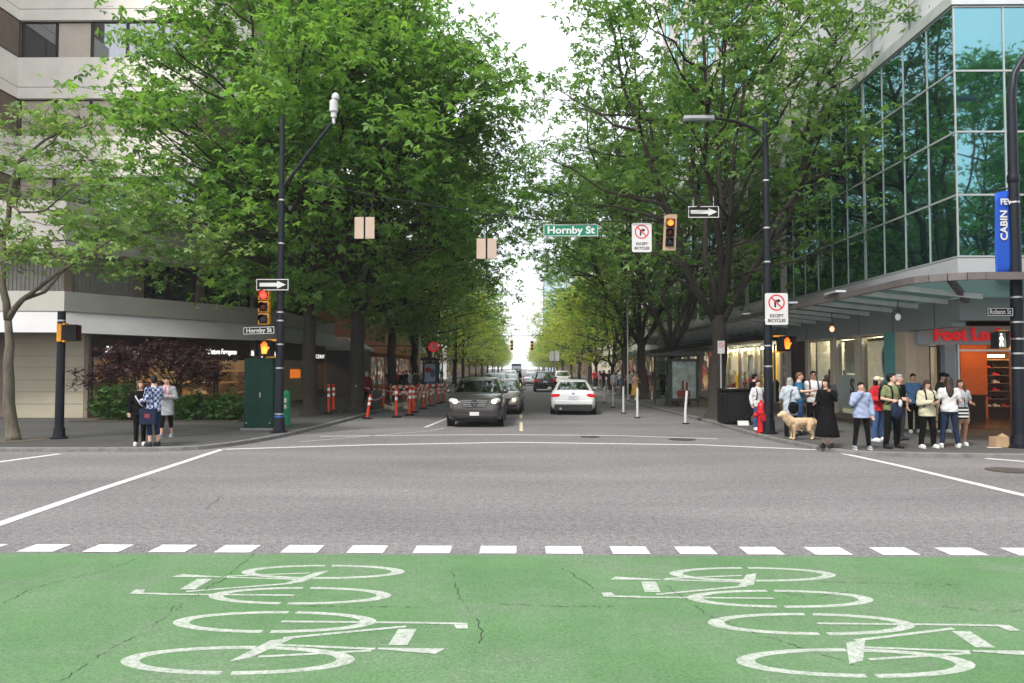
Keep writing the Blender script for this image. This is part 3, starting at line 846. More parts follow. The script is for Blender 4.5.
for z in (.53, .83, 1.13, 1.43, 1.73, 2.03):
    x = 17.8
    while x < 21.3:
        k = rs.choice((0, 0, 0, 1, 2)); s_ = MB(); hz = rs.uniform(.08, .13)
        s_.prism([(x, z), (x + .24, z), (x + .24, z + hz * .5), (x + .12, z + hz * .6), (x + .1, z + hz), (x, z + hz)], 28.6, 28.72); s_.build('shoe_display', (M_signblack, M_signwhite, M_signred)[k], RB, world=True); x += .34
for x, y in ((14.6, 25.6), (15.9, 26.6), (14.2, 27.6)):
    tb = MB(); tb.box(x - .5, x + .5, y - .3, y + .3, WALK, 1.0); tb.box(x - .55, x + .55, y - .35, y + .35, 1.0, 1.05); tb.build('display_table', M_dark, RB, world=True)
fr2 = MB(); fr2.add([(12.6, 23.3, WALK + .01), (22, 23.3, WALK + .01), (22, 29, WALK + .01), (12.6, 29, WALK + .01)], [(0, 1, 2, 3)]); fr2.build('shop_floor', mat('dark_shop_floor', (.05, .035, .028), .25), RB, world=True)
for x, y in ((14.3, 24.4), (15.6, 24.6), (14.3, 26.5), (15.8, 26.8), (17, 25.5), (17.1, 27.4), (18.6, 27.2)):
    l = MB(); l.box(x - .3, x + .3, y - .06, y + .06, 2.9, 2.94); l.build('shop_lamp', M_lampo, RB, world=True)
cl = MB(); cl.box(12.4, 22, 23.3, 29, 3.0, 3.05); cl.build('shop_ceiling', M_brown, RB, world=True)
for i, x in enumerate((17.85, 18.7, 19.6)):
    l = MB(); l.box(x, x + .6, 28.4, 28.45, 2.42, 2.5); l.build('lit_panel', M_lampo, RB, world=True)

# ---- generic street buildings
def street_block(name, label, side, X, y0, y1, h, wallm, panem=M_pane, ww=1.7, wh=1.7, fh=3.6, z0=4.6, gap=.9, front=True, depth=16, maxn=60, shopm=None, cornice=None, awn=None):
    t = thing(name, label, 'building', (side * (X + depth / 2), (y0 + y1) / 2, 0))
    b = MB(); xs = sorted((side * X, side * (X + depth))); b.box(xs[0], xs[1], y0, y1, WALK - .1, h); b.build('wall', wallm, t, world=True)
    c = MB(); c.box(xs[0] - .25, xs[1] + .25, y0 - .25, y1 + .25, h, h + .5); c.build('roof', cornice or wallm, t, world=True)
    n = 0; z = z0
    while z + wh < h - .4 and n < maxn:
        y = y0 + gap
        while y + ww < y1 - .2 and n < maxn:
            a, b_ = ((side * X, y), (side * X, y + ww)) if side < 0 else ((side * X, y + ww), (side * X, y))
            window_part(t, a, b_, z, z + wh, M_bronze, panem, .07, .04); n += 1; y += ww + gap
        z += fh
    s_ = MB()
    xx = side * (X - .03); 
    for i in range(int((y1 - y0) / 4)):
        yy = y0 + .4 + i * 4
        s_.box(min(xx, xx + side * .02), max(xx, xx + side * .02), yy, yy + 3.2, .5, 3.0)
    s_.build('shop_window', shopm or M_shoplit, t, world=True)
    aw = MB(); aw.box(min(side * X, side * (X - 1.3)), max(side * X, side * (X - 1.3)), y0 + .3, y1 - .3, 3.25, 3.5); aw.build('awning', awn or M_dark, t, world=True)
    return t
def shoplit():
    m = bpy.data.materials.new('lit_shop_window'); n, b = nodes_of(m); L = n.links.new
    t = n.nodes.new('ShaderNodeTexCoord'); mp = n.nodes.new('ShaderNodeMapping'); mp.inputs['Scale'].default_value = (1, 1.3, 1.0)
    v = n.nodes.new('ShaderNodeTexVoronoi'); v.inputs['Scale'].default_value = 1.9; v.distance = 'MANHATTAN'
    L(t.outputs['Object'], mp.inputs['Vector']); L(mp.outputs['Vector'], v.inputs['Vector'])
    r = n.nodes.new('ShaderNodeValToRGB'); sx = n.nodes.new('ShaderNodeSeparateColor'); L(v.outputs['Color'], sx.inputs['Color']); L(sx.outputs[0], r.inputs['Fac'])
    r.color_ramp.interpolation = 'CONSTANT'
    for p_, c in ((0, (.03, .025, .02)), (.35, (.09, .06, .04)), (.55, (.02, .02, .025)), (.68, (.35, .22, .10)), (.80, (.25, .04, .03)), (.87, (.5, .42, .3)), (.95, (.06, .12, .13))):
        e = r.color_ramp.elements.new(p_) if p_ else r.color_ramp.elements[0]
        e.color = (*c, 1)
    L(r.outputs['Color'], b.inputs['Base Color']); L(r.outputs['Color'], b.inputs['Emission Color']); b.inputs['Emission Strength'].default_value = .45
    b.inputs['Roughness'].default_value = .55
    return m
M_shoplit = shoplit()
ST = street_block('stone_tower', 'tall pale stone block with green glass next to the corner store', 1, 12.05, 33.45, 61.8, 44, M_stone, M_curtain, 1.9, 2.2, 3.9, 5.4, .8, maxn=84)
street_block('stone_office', 'smooth pale stone office front past the glass canopy', 1, 11.6, 62.5, 92, 22, M_stone, M_pane, 1.4, 2.0, 4, 6, 2.2, maxn=30, awn=mat('teal_awning', (.12, .3, .28), .8))
street_block('stucco_shop_block', 'low white shop block down the street behind the right trees', 1, 12, 124, 170, 13, M_stone2, maxn=30, awn=mat('red_awning', (.3, .03, .03), .8))
street_block('distant_office_block', 'far tan office block closing the right row of trees', 1, 12.5, 171, 260, 20, M_stone2, maxn=40)
street_block('brick_shop_block', 'orange brick shop block behind the barricaded pavement', -1, 13.0, 59, 92, 15, M_brick, M_pane, 1.5, 2.0, 3.8, 4.4, 1.5, maxn=32, cornice=M_stone, awn=mat('orange_awning', (.4, .13, .03), .8))
street_block('white_shop_block', 'white rendered shop block beyond the orange brick one', -1, 12.5, 93, 112, 16, M_stone2, maxn=24, awn=mat('cream_awning', (.5, .42, .3), .8))
street_block('grey_shop_block', 'grey shop block far along the left pavement', -1, 12.5, 126, 180, 17, M_stone, maxn=30)
street_block('distant_brick_block', 'far brown brick block behind the last left trees', -1, 12.5, 181, 270, 14, M_brick, maxn=30)
# lit shop bays let into the foot of the stone tower, in front of its wall
for i in range(4):
    y0 = 34.2 + i * 2.75
    b = MB(); b.box(11.95, 12.04, y0 - .25, y0, WALK, 3.14); b.build('shop_pier', M_tan, ST, world=True)
    b = MB(); b.box(11.99, 12.035, y0, y0 + 2.5, .4, 3.05); b.build('bright_shop_interior', mat('self_lit_shop_wall', (.6, .5, .33), .7, var=.4, scale=1.2, emit=(1, .72, .36), estr=.16), ST, world=True)  # thin panel whose emission stands in for lamplight on the interior
    r_ = random.Random(40 + i); cols = (M_signwhite, mat('glowing_yellow_banner', (.7, .42, .02), .5, emit=(1, .55, .03), estr=.3), M_tan, M_brown, M_signblack, M_red2 if 'M_red2' in globals() else M_signred)  # the yellow banner colour carries its own added glow
    for j in range(5):
        yy = y0 + .25 + j * .47; h = r_.uniform(.5, 1.5)
        b = MB(); b.lathe([(.02, .42), (.15, .45), (.12, .5 + h * .5), (.16, .45 + h * .9), (.05, .5 + h)], (11.86, yy, 0), 8); b.build('shop_goods', r_.choice(cols), ST, world=True, smooth=True)
    b = MB(); b.box(11.965, 11.985, y0 + .5 + (i % 2) * .7, y0 + 1.3 + (i % 2) * .7, 1.3, 2.7); b.build('shop_banner', cols[(i * 2 + 1) % 4], ST, world=True)
    for j in range(3):
        l = MB(); l.box(11.75, 11.85, y0 + .35 + j * .75, y0 + .5 + j * .75, 2.93, 2.98); l.build('shop_lamp', M_lampn, ST, world=True)
    window_part(ST, (11.68, y0 + 2.5), (11.68, y0), .4, 3.1, M_steel, M_shopglass, .05, 0)
    b = MB(); b.box(11.62, 11.95, y0, y0 + 2.5, WALK, .4); b.build('shop_plinth', M_brown, ST, world=True)
street_block('distant_glass_tower', 'pale blue glass tower far beyond the right tree row', 1, 12.5, 378, 400, 50, mat('pale_blue_tower', (.34, .45, .52), .4), maxn=48, ww=3.2, wh=3.6, fh=4.4, z0=8)
k = thing('entrance_kiosk', 'dark grey entrance box with pale gable beside the big left trunk', 'kiosk', (-12.0, 52.5, 0))
b = MB(); b.box(-13.2, -10.9, 50.2, 54, WALK, 3.2); b.build('wall', mat('charcoal_panel', (.05, .055, .06), .6), k, world=True)
b = MB(); b.prism([(-13.4, 3.2), (-10.7, 3.2), (-10.7, 3.35), (-12.0, 4.1), (-13.4, 4.1)], 50.0, 54.2); b.build('roof', M_awning, k, world=True, fix=True)
# ================================================================== trees
def leaf_mat(name, c0, c1, transl=0.35, tcol=None):
    m = bpy.data.materials.new(name); n, b = nodes_of(m); L = n.links.new
    at = n.nodes.new('ShaderNodeAttribute'); at.attribute_name = 'tint'
    r = n.nodes.new('ShaderNodeValToRGB')
    r.color_ramp.elements[0].color = (*c0, 1); r.color_ramp.elements[1].color = (*c1, 1)
    L(at.outputs['Fac'], r.inputs['Fac']); L(r.outputs['Color'], b.inputs['Base Color'])
    b.inputs['Roughness'].default_value = 0.55; b.inputs['Specular IOR Level'].default_value = 0.22
    t = n.nodes.new('ShaderNodeBsdfTranslucent')
    g = n.nodes.new('ShaderNodeMixRGB'); g.blend_type = 'MULTIPLY'; g.inputs[0].default_value = 1.0
    g.inputs[2].default_value = (*(tcol or (1.5, 1.5, 0.7)), 1)
    L(r.outputs['Color'], g.inputs[1]); L(g.outputs['Color'], t.inputs['Color'])
    x = n.nodes.new('ShaderNodeMixShader'); x.inputs[0].default_value = transl
    L(b.outputs['BSDF'], x.inputs[1]); L(t.outputs['BSDF'], x.inputs[2]); L(x.outputs['Shader'], n.nodes['Material Output'].inputs['Surface'])
    return m
M_leafL = leaf_mat('maple_leaves', (0.036, 0.110, 0.022), (0.19, 0.35, 0.08), .48)
M_leafR = leaf_mat('plane_leaves', (0.036, 0.105, 0.026), (0.17, 0.29, 0.085), .45)
M_leafF = leaf_mat('sunlit_toned_leaves', (0.13, 0.22, 0.03), (0.40, 0.42, 0.09), .55)  # sunlight on the far crowns is put into this brighter, yellower leaf colour
M_leafP = leaf_mat('pale_dogwood_leaves', (0.075, 0.165, 0.042), (0.23, 0.33, 0.115), .4)
M_leafJ = leaf_mat('purple_maple_leaves', (0.020, 0.008, 0.011), (0.055, 0.022, 0.027), .25, (1.3, .7, .7))
M_leafS = leaf_mat('dark_shrub_leaves', (0.022, 0.060, 0.014), (0.055, 0.13, 0.028), .25)
M_bark = mat('grey_brown_bark', (0.032, 0.026, 0.021), 0.9, var=0.35, scale=5, bump=0.9, bscale=18, stretch=(3, 3, .6))
M_barkp = mat('mossy_grey_bark', (0.095, 0.082, 0.06), 0.9, var=0.4, scale=4, bump=0.6, bscale=14, stretch=(2, 2, .6))

def leaf_arrays(rs, pos, size, tint, fan=3, up=0.55, droop=0.45, narrow=0.46):
    """a spray of folded leaflets at every position"""
    n = len(pos)
    az = rs.uniform(0, 2 * PI, n)
    axis = np.stack([np.cos(az), np.sin(az), rs.normal(-droop, .35, n)], 1); axis /= np.linalg.norm(axis, axis=1)[:, None]
    nr = np.stack([rs.normal(0, 1 - up, n), rs.normal(0, 1 - up, n), np.full(n, 1.0)], 1)
    side = np.cross(nr, axis); side /= np.linalg.norm(side, axis=1)[:, None]
    nr = np.cross(axis, side)
    sz = size * rs.uniform(.55, 1.35, n)
    V = []; T = []
    for k in range(fan):
        a = (k - (fan - 1) / 2) * R(62) if fan > 1 else 0.0
        d = axis * math.cos(a) + side * math.sin(a); s = side * math.cos(a) - axis * math.sin(a)
        L = (sz * (1.0 if abs(a) < .1 else .8))[:, None]
        mid = pos + d * L * .5 + nr * L * .05
        q = np.stack([pos, mid + s * L * narrow * .5, pos + d * L - nr * L * .12, mid - s * L * narrow * .5], 1)
        V.append(q.reshape(-1, 3)); T.append(tint)
    return np.concatenate(V), np.concatenate(T)
def quads_mesh(name, V, tint, m):
    me = bpy.data.meshes.new(name); nq = len(V) // 4
    me.vertices.add(len(V)); me.vertices.foreach_set('co', V.astype(np.float32).ravel())
    me.loops.add(nq * 4); me.loops.foreach_set('vertex_index', np.arange(nq * 4, dtype=np.int32))
    me.polygons.add(nq); me.polygons.foreach_set('loop_start', np.arange(0, nq * 4, 4, dtype=np.int32))
    try: me.polygons.foreach_set('loop_total', np.full(nq, 4, dtype=np.int32))
    except Exception: pass
    a = me.attributes.new('tint', 'FLOAT', 'FACE'); a.data.foreach_set('value', np.clip(tint, 0, 1).astype(np.float32))
    me.materials.append(m); me.update(calc_edges=True); me.validate()
    return me
def wander(a, b, n, bow, rs, jit):
    a = np.array(a, float); b = np.array(b, float); c = (a + b) / 2 + np.array(bow)
    t = np.linspace(0, 1, n + 1)[:, None]
    p = (1 - t) ** 2 * a + 2 * t * (1 - t) * c + t * t * b
    p[1:-1] += rs.normal(0, jit, (n - 1, 3))
    return p
def tree_mesh(name, seed, H, Rc, zb, trunk_h, tr, ncl, tips, leaves, lsize, leafm, bark, tm=.42, clr=1.15, lead=5, lean=(0, 0), fan=3, spread=.5, barkn=9, squash=1.0, shell=.38, tsig=.3):
    rs = np.random.RandomState(seed); tk = MB()
    # trunk with root flare
    top = np.array([lean[0] * .25, lean[1] * .25, trunk_h])
    pts = wander((0, 0, .3), top, 5, (lean[0] * .1, lean[1] * .1, 0), rs, .04)
    flare = [((0, 0, -.08), tr * 2.0), ((0, 0, .05), tr * 1.6), ((0, 0, .2), tr * 1.28)]
    tk.tube([f[0] for f in flare] + list(pts), [f[1] for f in flare] + list(np.linspace(tr * 1.08, tr * .82, len(pts))), barkn + 3)
    def env(z):
        t = (z - zb) / (H - zb); u = (t - tm) / (tm if t < tm else 1 - tm)
        return Rc * math.sqrt(max(0, 1 - abs(u) ** 2.1))
    leaders = []
    for i in range(lead):
        a = 2 * PI * i / lead + rs.uniform(-.4, .4); ze = zb + (H - zb) * rs.uniform(.62, .9)
        re = Rc * spread * rs.uniform(.55, 1.0)
        e = np.array([lean[0] + re * math.cos(a), lean[1] + re * math.sin(a), ze])
        p = wander(top - np.array([0, 0, rs.uniform(.1, .5)]), e, 8, (re * .22 * math.cos(a), re * .22 * math.sin(a), -1.0), rs, .16)
        leaders.append(p)
    leaders.append(wander(top - np.array([0, 0, .1]), (lean[0], lean[1], H * .92), 9, (0, 0, 0), rs, .2))
    for p in leaders:
        r0 = tr * .46
        tk.tube(p, list(np.linspace(r0, .035, len(p)) ** 1.0), 7)
    # lumps of foliage
    C = []; tries = 0
    ph = rs.uniform(0, 2 * PI, 4)
    while len(C) < ncl and tries < 20000:
        tries += 1
        z = rs.uniform(zb, H); a = rs.uniform(0, 2 * PI)
        lump = 1 + .13 * math.sin(3 * a + ph[0] + z * .5) + .10 * math.sin(5 * a + ph[1] - z * .9)
        r = env(z) * lump * rs.uniform(0, 1) ** shell
        f = (z - zb) / (H - zb)
        if f < .34 and r < .55 * env(z): continue
        c = np.array([lean[0] * min(1, f * 1.6) + r * math.cos(a), lean[1] * min(1, f * 1.6) + r * math.sin(a), z])
        md = 1.0 if tries < 8000 else .6
        if all(np.sum((c - q) ** 2) > (md * clr) ** 2 for q in C): C.append(c)
    P_ = []; T_ = []
    allp = np.concatenate([p[1:] for p in leaders])
    for c in C:
        d2 = np.linalg.norm(allp[:, :2] - c[:2], axis=1); ok = allp[:, 2] < c[2] - .25 * d2
        sc = np.linalg.norm(allp - c, axis=1) + np.where(ok, 0, 50); s = allp[np.argmin(sc)]
        L = np.linalg.norm(c - s)
        b = wander(s, c, 4, (0, 0, -.06 * L), rs, .05 * min(L, 2))
        tk.tube(b, list(np.linspace(min(.075, .02 + .012 * L), .012, len(b))), 5, cap=False)
        tp = c + rs.normal(0, 1, (tips, 3)) * np.array([clr * .62, clr * .62, clr * .36 * squash])
        tp[:, 2] -= .08 * np.sum((tp[:, :2] - c[:2]) ** 2, axis=1)
        ct = rs.uniform(.25, .75)
        for q in tp[:max(4, tips // 2)]:
            tk.tube([b[-2] if rs.rand() < .5 else c, (c + q) / 2 + rs.normal(0, .06, 3), q], [.014, .009, .004], 3, cap=False)
        for q in tp:
            k = rs.poisson(leaves * (.62 if c[2] < zb + .30 * (H - zb) else 1.0))
            P_.append(q + rs.normal(0, 1, (k, 3)) * np.array([tsig, tsig, tsig * .55])); T_.append(np.full(k, ct) + rs.normal(0, .2, k))
    V, T = leaf_arrays(rs, np.concatenate(P_), lsize, np.concatenate(T_), fan)
    return tk.mesh(name + '_trunk', bark, smooth=True), quads_mesh(name + '_crown', V, T, leafm)
def plant_tree(meshes, loc, rz, label, group=None, name='street_tree', s=1.0, crownm=None, cat='tree'):
    t = thing(name, label, cat, loc, rz, group); t.scale = (s, s, s)
    link('trunk', meshes[0], t); link('crown', meshes[1], t)
    return t

TL1 = tree_mesh('maple', 21, 18.2, 6.8, 5.2, 4.4, .33, 134, 15, 11, .28, M_leafL, M_bark, lead=7, lean=(.35, 0), clr=1.2, tm=.36, shell=.30)
TL2 = tree_mesh('maple', 33, 18.8, 7.0, 4.8, 4.6, .28, 128, 15, 11, .28, M_leafL, M_bark, lead=6, lean=(-.5, -.3), clr=1.2, tm=.36, shell=.30)
TR1 = tree_mesh('plane', 44, 17.6, 7.4, 5.5, 3.9, .31, 116, 11, 9, .26, M_leafR, M_bark, lead=8, lean=(.4, 0), spread=.72, clr=1.2, tm=.45, shell=.5)
TR2 = tree_mesh('plane', 52, 17.0, 6.6, 5.3, 2.9, .25, 104, 11, 9, .27, M_leafR, M_bark, lead=7, spread=.8, clr=1.2, tm=.45, shell=.45)
TF = tree_mesh('far', 61, 14.5, 5.6, 2.9, 2.8, .22, 72, 9, 9, .38, M_leafF, M_bark, lead=5, clr=1.35, fan=2)
TG = tree_mesh('far', 62, 16.5, 5.8, 4.0, 3.4, .24, 76, 10, 10, .36, M_leafL, M_bark, lead=5, clr=1.35, fan=2)
S = GS
def at(px, py): p = GS(px, py); return (p.x, p.y, WALK)
GL, GR = 'trees along the left pavement', 'trees along the right pavement'
plant_tree(TL2, at(311, 415), .4, 'broad leafy maple with the slimmer dark trunk right behind the green cabinet', GL)
plant_tree(TL1, at(355.5, 412), 0.0, 'tallest maple, thick flared trunk wrapped by red and white tape', GL)
plant_tree(TL2, at(392, 400), 1.1, 'maple whose dark trunk rises just behind the taped orange posts', GL, s=.95)
plant_tree(TG, (-7.6, 53, WALK), .9, 'maple with a dark trunk beside the red hanging shop sign', GL, s=1.12)
plant_tree(TR1, at(717, 418), .3, 'tall open-crowned street tree behind the black litter bin', GR)
plant_tree(TR2, at(672, 405), 1.9, 'open-crowned street tree with a forked trunk in front of the right bus shelter', GR)
plant_tree(TR1, at(643, 399), 3.6, 'dark-trunked street tree just past the white roadside posts', GR, s=.9)
plant_tree(TG, (7.9, 56, WALK), 2.0, 'street tree by the walkers in red shirts on the right pavement', GR, s=1.1)
lr_ = random.Random(8)
ordn = ['first', 'second', 'third', 'fourth', 'fifth', 'sixth', 'seventh', 'eighth', 'ninth', 'tenth', 'eleventh', 'twelfth']
for i in range(10):
    y = 64 + i * 12.5 + (14 if i > 3 else 0)
    for sd, nm in ((-1, 'left'), (1, 'right')):
        m_ = TF if (i + (sd > 0)) % 3 else TG
        plant_tree(m_, (sd * (8.2 + lr_.uniform(-.4, .7)), y + lr_.uniform(-2, 2), WALK), lr_.uniform(0, 6), '%s yellow-green tree of the far %s row counted from the near end' % (ordn[i], nm), GL if sd < 0 else GR, s=lr_.uniform(.72, 1.06) * (1 if i < 5 else .92))
far = MB()
for i in range(8):
    for sd in (-1, 1):
        plant_tree(TF, (sd * (8.4 + lr_.uniform(0, 1.0)), 205 + i * 26, WALK), lr_.uniform(0, 6), 'small hazy tree near the vanishing end of the %s row' % ('left' if sd < 0 else 'right'), 'hazy trees at the end of the street, ' + ('left row' if sd < 0 else 'right row'), s=.85)
# trees across the avenue behind the camera, seen in the glass front
plant_tree(TL2, (25, 0.5, WALK), 1.0, 'dense street tree behind the viewer, mirrored in the lower glass front', 'trees behind the viewer')
plant_tree(TR1, (33, -1, WALK), 1.0, 'open street tree behind the viewer, mirrored beside the dense one', 'trees behind the viewer')

# small pale dogwood on the left corner
def custom_tree(nm, seed, base, limbs, ends, leafm, bark, lsize, tips, leaves, clr, label, name, cat='tree', fan=3, squash=.5, tsig=.2):
    rs = np.random.RandomState(seed); tk = MB(); base = np.array(base)
    for pts, r0, r1 in limbs:
        p = np.array(pts, float) - base
        q = [p[0]]
        for a, b in zip(p[:-1], p[1:]):
            q += [a + (b - a) * .5 + rs.normal(0, .03, 3), b]
        tk.tube(q, list(np.linspace(r0, r1, len(q))), 9 if r0 > .06 else 6)
    P_ = []; T_ = []
    for e in ends:
        c = np.array(e, float) - base
        tp = c + rs.normal(0, 1, (tips, 3)) * np.array([clr, clr, clr * squash])
        ct = rs.uniform(.2, .8)
        for q in tp:
            tk.tube([c, (c + q) / 2 + rs.normal(0, .04, 3), q], [.012, .008, .004], 3, cap=False)
            k = rs.poisson(leaves); P_.append(q + rs.normal(0, 1, (k, 3)) * np.array([tsig, tsig, tsig * .4])); T_.append(np.full(k, ct) + rs.normal(0, .25, k))
    V, T = leaf_arrays(rs, np.concatenate(P_), lsize, np.concatenate(T_), fan)
    t = thing(name, label, cat, tuple(base))
    link('trunk', tk.mesh(nm, bark, smooth=True), t); link('crown', quads_mesh(nm + '_crown', V, T, leafm), t)
    return t
bt = GS(13, 440); YB = bt.y
def q3(px, py, dy=0.0): return tuple(P(px, py, YB + dy))
limbs = [([(bt.x, YB, -.05 + WALK), (bt.x, YB, .12 + WALK), q3(12, 428), q3(9, 380), q3(10, 345), q3(8, 318)], .20, .085),
         ([q3(8, 320), q3(22, 300, -.2), q3(42, 285, -.5), q3(75, 262, -.9), q3(110, 240, -1.4)], .085, .02),
         ([q3(22, 300, -.2), q3(45, 292, -.2), q3(62, 272, .3), q3(95, 245, .8), q3(150, 232, 1.2)], .05, .012),
         ([q3(8, 320), q3(2, 285), q3(3, 240, .3), q3(10, 195, .5), q3(18, 162, .6), q3(45, 140, .4), q3(66, 128, .2)], .10, .02),
         ([q3(18, 162, .6), q3(30, 156, .2), q3(52, 143, -.4), q3(64, 128, -.8), q3(95, 122, -1.2)], .035, .008),
         ([q3(8, 205, .5), q3(20, 212), q3(46, 210, -.6), q3(70, 190, -1), q3(85, 184, -1.4)], .04, .01),
         ([q3(4, 240, .3), q3(-20, 200, -.5), q3(-50, 170, -.8)], .06, .015),
         ([q3(20, 215, 0), q3(16, 200, .4), q3(22, 180, .7)], .03, .01)]
ends = [q3(x, y, dy) for x, y, dy in ((10, 128, .4), (28, 122, .2), (45, 118, -.2), (62, 124, -.6), (80, 118, -1), (98, 124, -1.2), (20, 145, .8), (52, 138, .6), (70, 150, 1), (6, 165, -.5), (35, 170, -.6), (60, 165, -1),
        (90, 160, .4), (100, 185, -1.2), (75, 185, -1), (45, 190, .5), (15, 195, .8), (-20, 150, .2), (-25, 190, 0), (5, 225, -1), (25, 238, -.8), (45, 225, -1), (65, 240, -1), (80, 228, .2), (95, 240, 1), (110, 225, -1.2), (125, 240, 1.0),
        (105, 255, -1.3), (85, 262, .8), (70, 255, -1), (140, 232, 1.1), (155, 245, 1.3), (120, 215, 1), (40, 255, .6), (15, 250, -.6), (0, 262, -.8), (135, 262, 1.1), (165, 225, 1.4), (115, 275, .2), (150, 215, 1.3), (95, 215, .2), (60, 212, .6), (170, 205, 1.3), (190, 225, 1.5), (205, 240, 1.6), (180, 250, 1.4), (215, 252, 1.7), (160, 262, 1.2), (196, 264, 1.6), (135, 200, 1.0), (152, 192, 1.2), (225, 240, 1.8))]
custom_tree('dogwood', 5, (bt.x, YB, WALK), limbs, ends, M_leafP, M_barkp, .17, 7, 9, .45, 'small pale-leaved tree with a mossy curved trunk left of the black signal post', 'small_tree', squash=.35, tsig=.19)
# purple maple and shrubs in the bed in front of the shop
YJ = 27.0
def j3(px, py, dy=0.0): return tuple(P(px, py, YJ + dy))
jb = (P(178, 368, YJ).x, YJ, WALK)
limbs = [([jb, j3(178, 400), j3(176, 385)], .10, .07)]
for k, (x, y) in enumerate(((110, 372), (130, 366), (150, 364), (165, 362), (185, 362), (200, 365), (212, 372), (140, 380), (205, 380))):
    limbs.append(([j3(176, 388), j3((176 + x) / 2, (388 + y) / 2 + 2, (k % 3 - 1) * .4), j3(x, y, (k % 3 - 1) * .9)], .045, .012))
ends = [j3(x, y, dy) for x, y, dy in ((106, 368, 0), (114, 360, .4), (122, 352, -.4), (135, 356, .6), (146, 348, 0), (158, 352, -.6), (170, 347, .4), (182, 352, -.2), (195, 356, .5), (206, 364, 0), (203, 375, .2), (105, 378, .2), (118, 374, -.5), (130, 368, .5), (150, 366, -.8), (168, 364, .8), (190, 368, -.7), (108, 382, .4), (205, 378, -.4), (140, 360, -1), (176, 358, -1))]
custom_tree('purple_maple', 6, jb, limbs, ends, M_leafJ, M_bark, .13, 12, 16, .42, 'dark purple Japanese maple spreading in front of the grey canopied shop', 'japanese_maple', fan=3, squash=.4, tsig=.2)
def shrub(px, py, wpx, hpx, seed, label, depth=.8):
    rs = np.random.RandomState(seed); c = P(px, py, YJ - .3); k = YJ / 740
    base = np.array([c.x, YJ - .3, WALK]); rw, rh = wpx * k / 2, hpx * k
    n = int(900 * rw * rh) + 500
    u = rs.normal(0, 1, (n, 3)); u /= np.linalg.norm(u, axis=1)[:, None]
    rad = rs.uniform(.55, 1.05, n)[:, None] * (1 + .12 * np.sin(u[:, :1] * 7) + .1 * np.cos(u[:, 1:2] * 9))
    p = u * rad * np.array([rw, depth, rh * .55]) + np.array([0, 0, rh * .5]); p = p[p[:, 2] > .02]
    V, T = leaf_arrays(rs, p, .13, rs.uniform(0, 1, len(p)), 3)
    t = thing('shrub', label, 'shrub', tuple(base), group='shrubs in the shop bed')
    tk = MB()
    for i in range(9):
        a = 2 * PI * i / 9; tk.tube([(0, 0, 0), (rw * .4 * math.cos(a), depth * .4 * math.sin(a), rh * .45), (rw * .75 * math.cos(a), depth * .7 * math.sin(a), rh * .75)], [.03, .02, .008], 5)
    link('stem', tk.mesh('shrub_stem', M_bark), t); link('crown', quads_mesh('shrub_leaves', V, T, M_leafS), t)
shrub(122, 400, 56, 38, 1, 'rounded green shrub at the left end of the bed, behind the waiting couple')
shrub(192, 404, 40, 26, 2, 'low dark shrub in the middle of the bed under the purple maple')
shrub(226, 403, 44, 27, 3, 'dark clipped shrub beside the green cabinet')
bd = MB(); bd.box(P(88, 400, YJ).x, P(250, 400, YJ).x, YJ - 1.1, YJ + .9, WALK - .05, WALK + .05); tag(bd.build('planting_bed', mat('dark_soil', (.05, .04, .03), .95)), kind='structure')
# grass-free tree pits
for q in ((311, 415), (362, 411.5), (717, 418), (672, 405), (13, 440)):
    p = GS(*q); m_ = MB(); m_.add([(p.x + .75 * math.cos(2 * PI * i / 20), p.y + .75 * math.sin(2 * PI * i / 20), WALK + .004) for i in range(20)], [tuple(range(20))])
    struct('tree_pit_ground', m_, mat('tree_pit_soil', (.085, .072, .058), .95, var=.4, scale=10))
# ================================================================== street furniture
M_yellow = mat('signal_yellow', (0.62, 0.26, 0.02), .45, var=.12, scale=6)
M_yellowp = mat('pale_signal_frame', (0.36, 0.25, 0.16), .5, var=.1)
M_red_on = mat('red_lens_lit', (1, .1, .05), var=0, emit=(1, .016, .01), estr=4)
M_amber_on = mat('red_amber_lens_lit', (1, .3, .05), var=0, emit=(1, .10, .01), estr=2.4)
M_lensred = mat('dark_red_lens', (.10, .012, .01), .15, var=0)
M_lensdk = mat('dark_lens', (.035, .04, .035), .12, var=0)
M_hand = mat('orange_hand_lit', (1, .4, .05), var=0, emit=(1, .085, .006), estr=1.6)
M_walkon = mat('white_walker_lit', (.9, .9, .85), var=0, emit=(1, 1, .92), estr=1.6)
M_orange = mat('orange_plastic', (0.60, 0.048, 0.014), .5, var=.12, scale=8)
M_reflw = mat('white_reflective', (.72, .70, .68), .35, var=.05)
M_rubber = mat('black_rubber', (.012, .012, .012), .9, var=.2)
M_cabgreen = mat('dark_green_cabinet_paint', (.003, .03, .02), .5, var=.2, scale=2, spec=.2)
M_green2 = mat('green_post_paint', (.01, .2, .08), .4, var=.1)
M_redpaint = mat('hydrant_red', (.38, .01, .015), .4, var=.12, scale=8)
M_blue = mat('banner_blue', (.008, .06, .36), .6, var=.06, scale=2)
M_card = mat('brown_cardboard', (.36, .24, .14), .85, var=.1)
M_tanplate = mat('tan_plate', (.40, .31, .24), .55, var=.08)
M_shelter = mat('shelter_dark_frame', (.035, .037, .04), .4, .2)
M_screen = glass_tint('shelter_glass', (.8, .9, .88), .1, dark=(.72, .86, .82), clear=1)

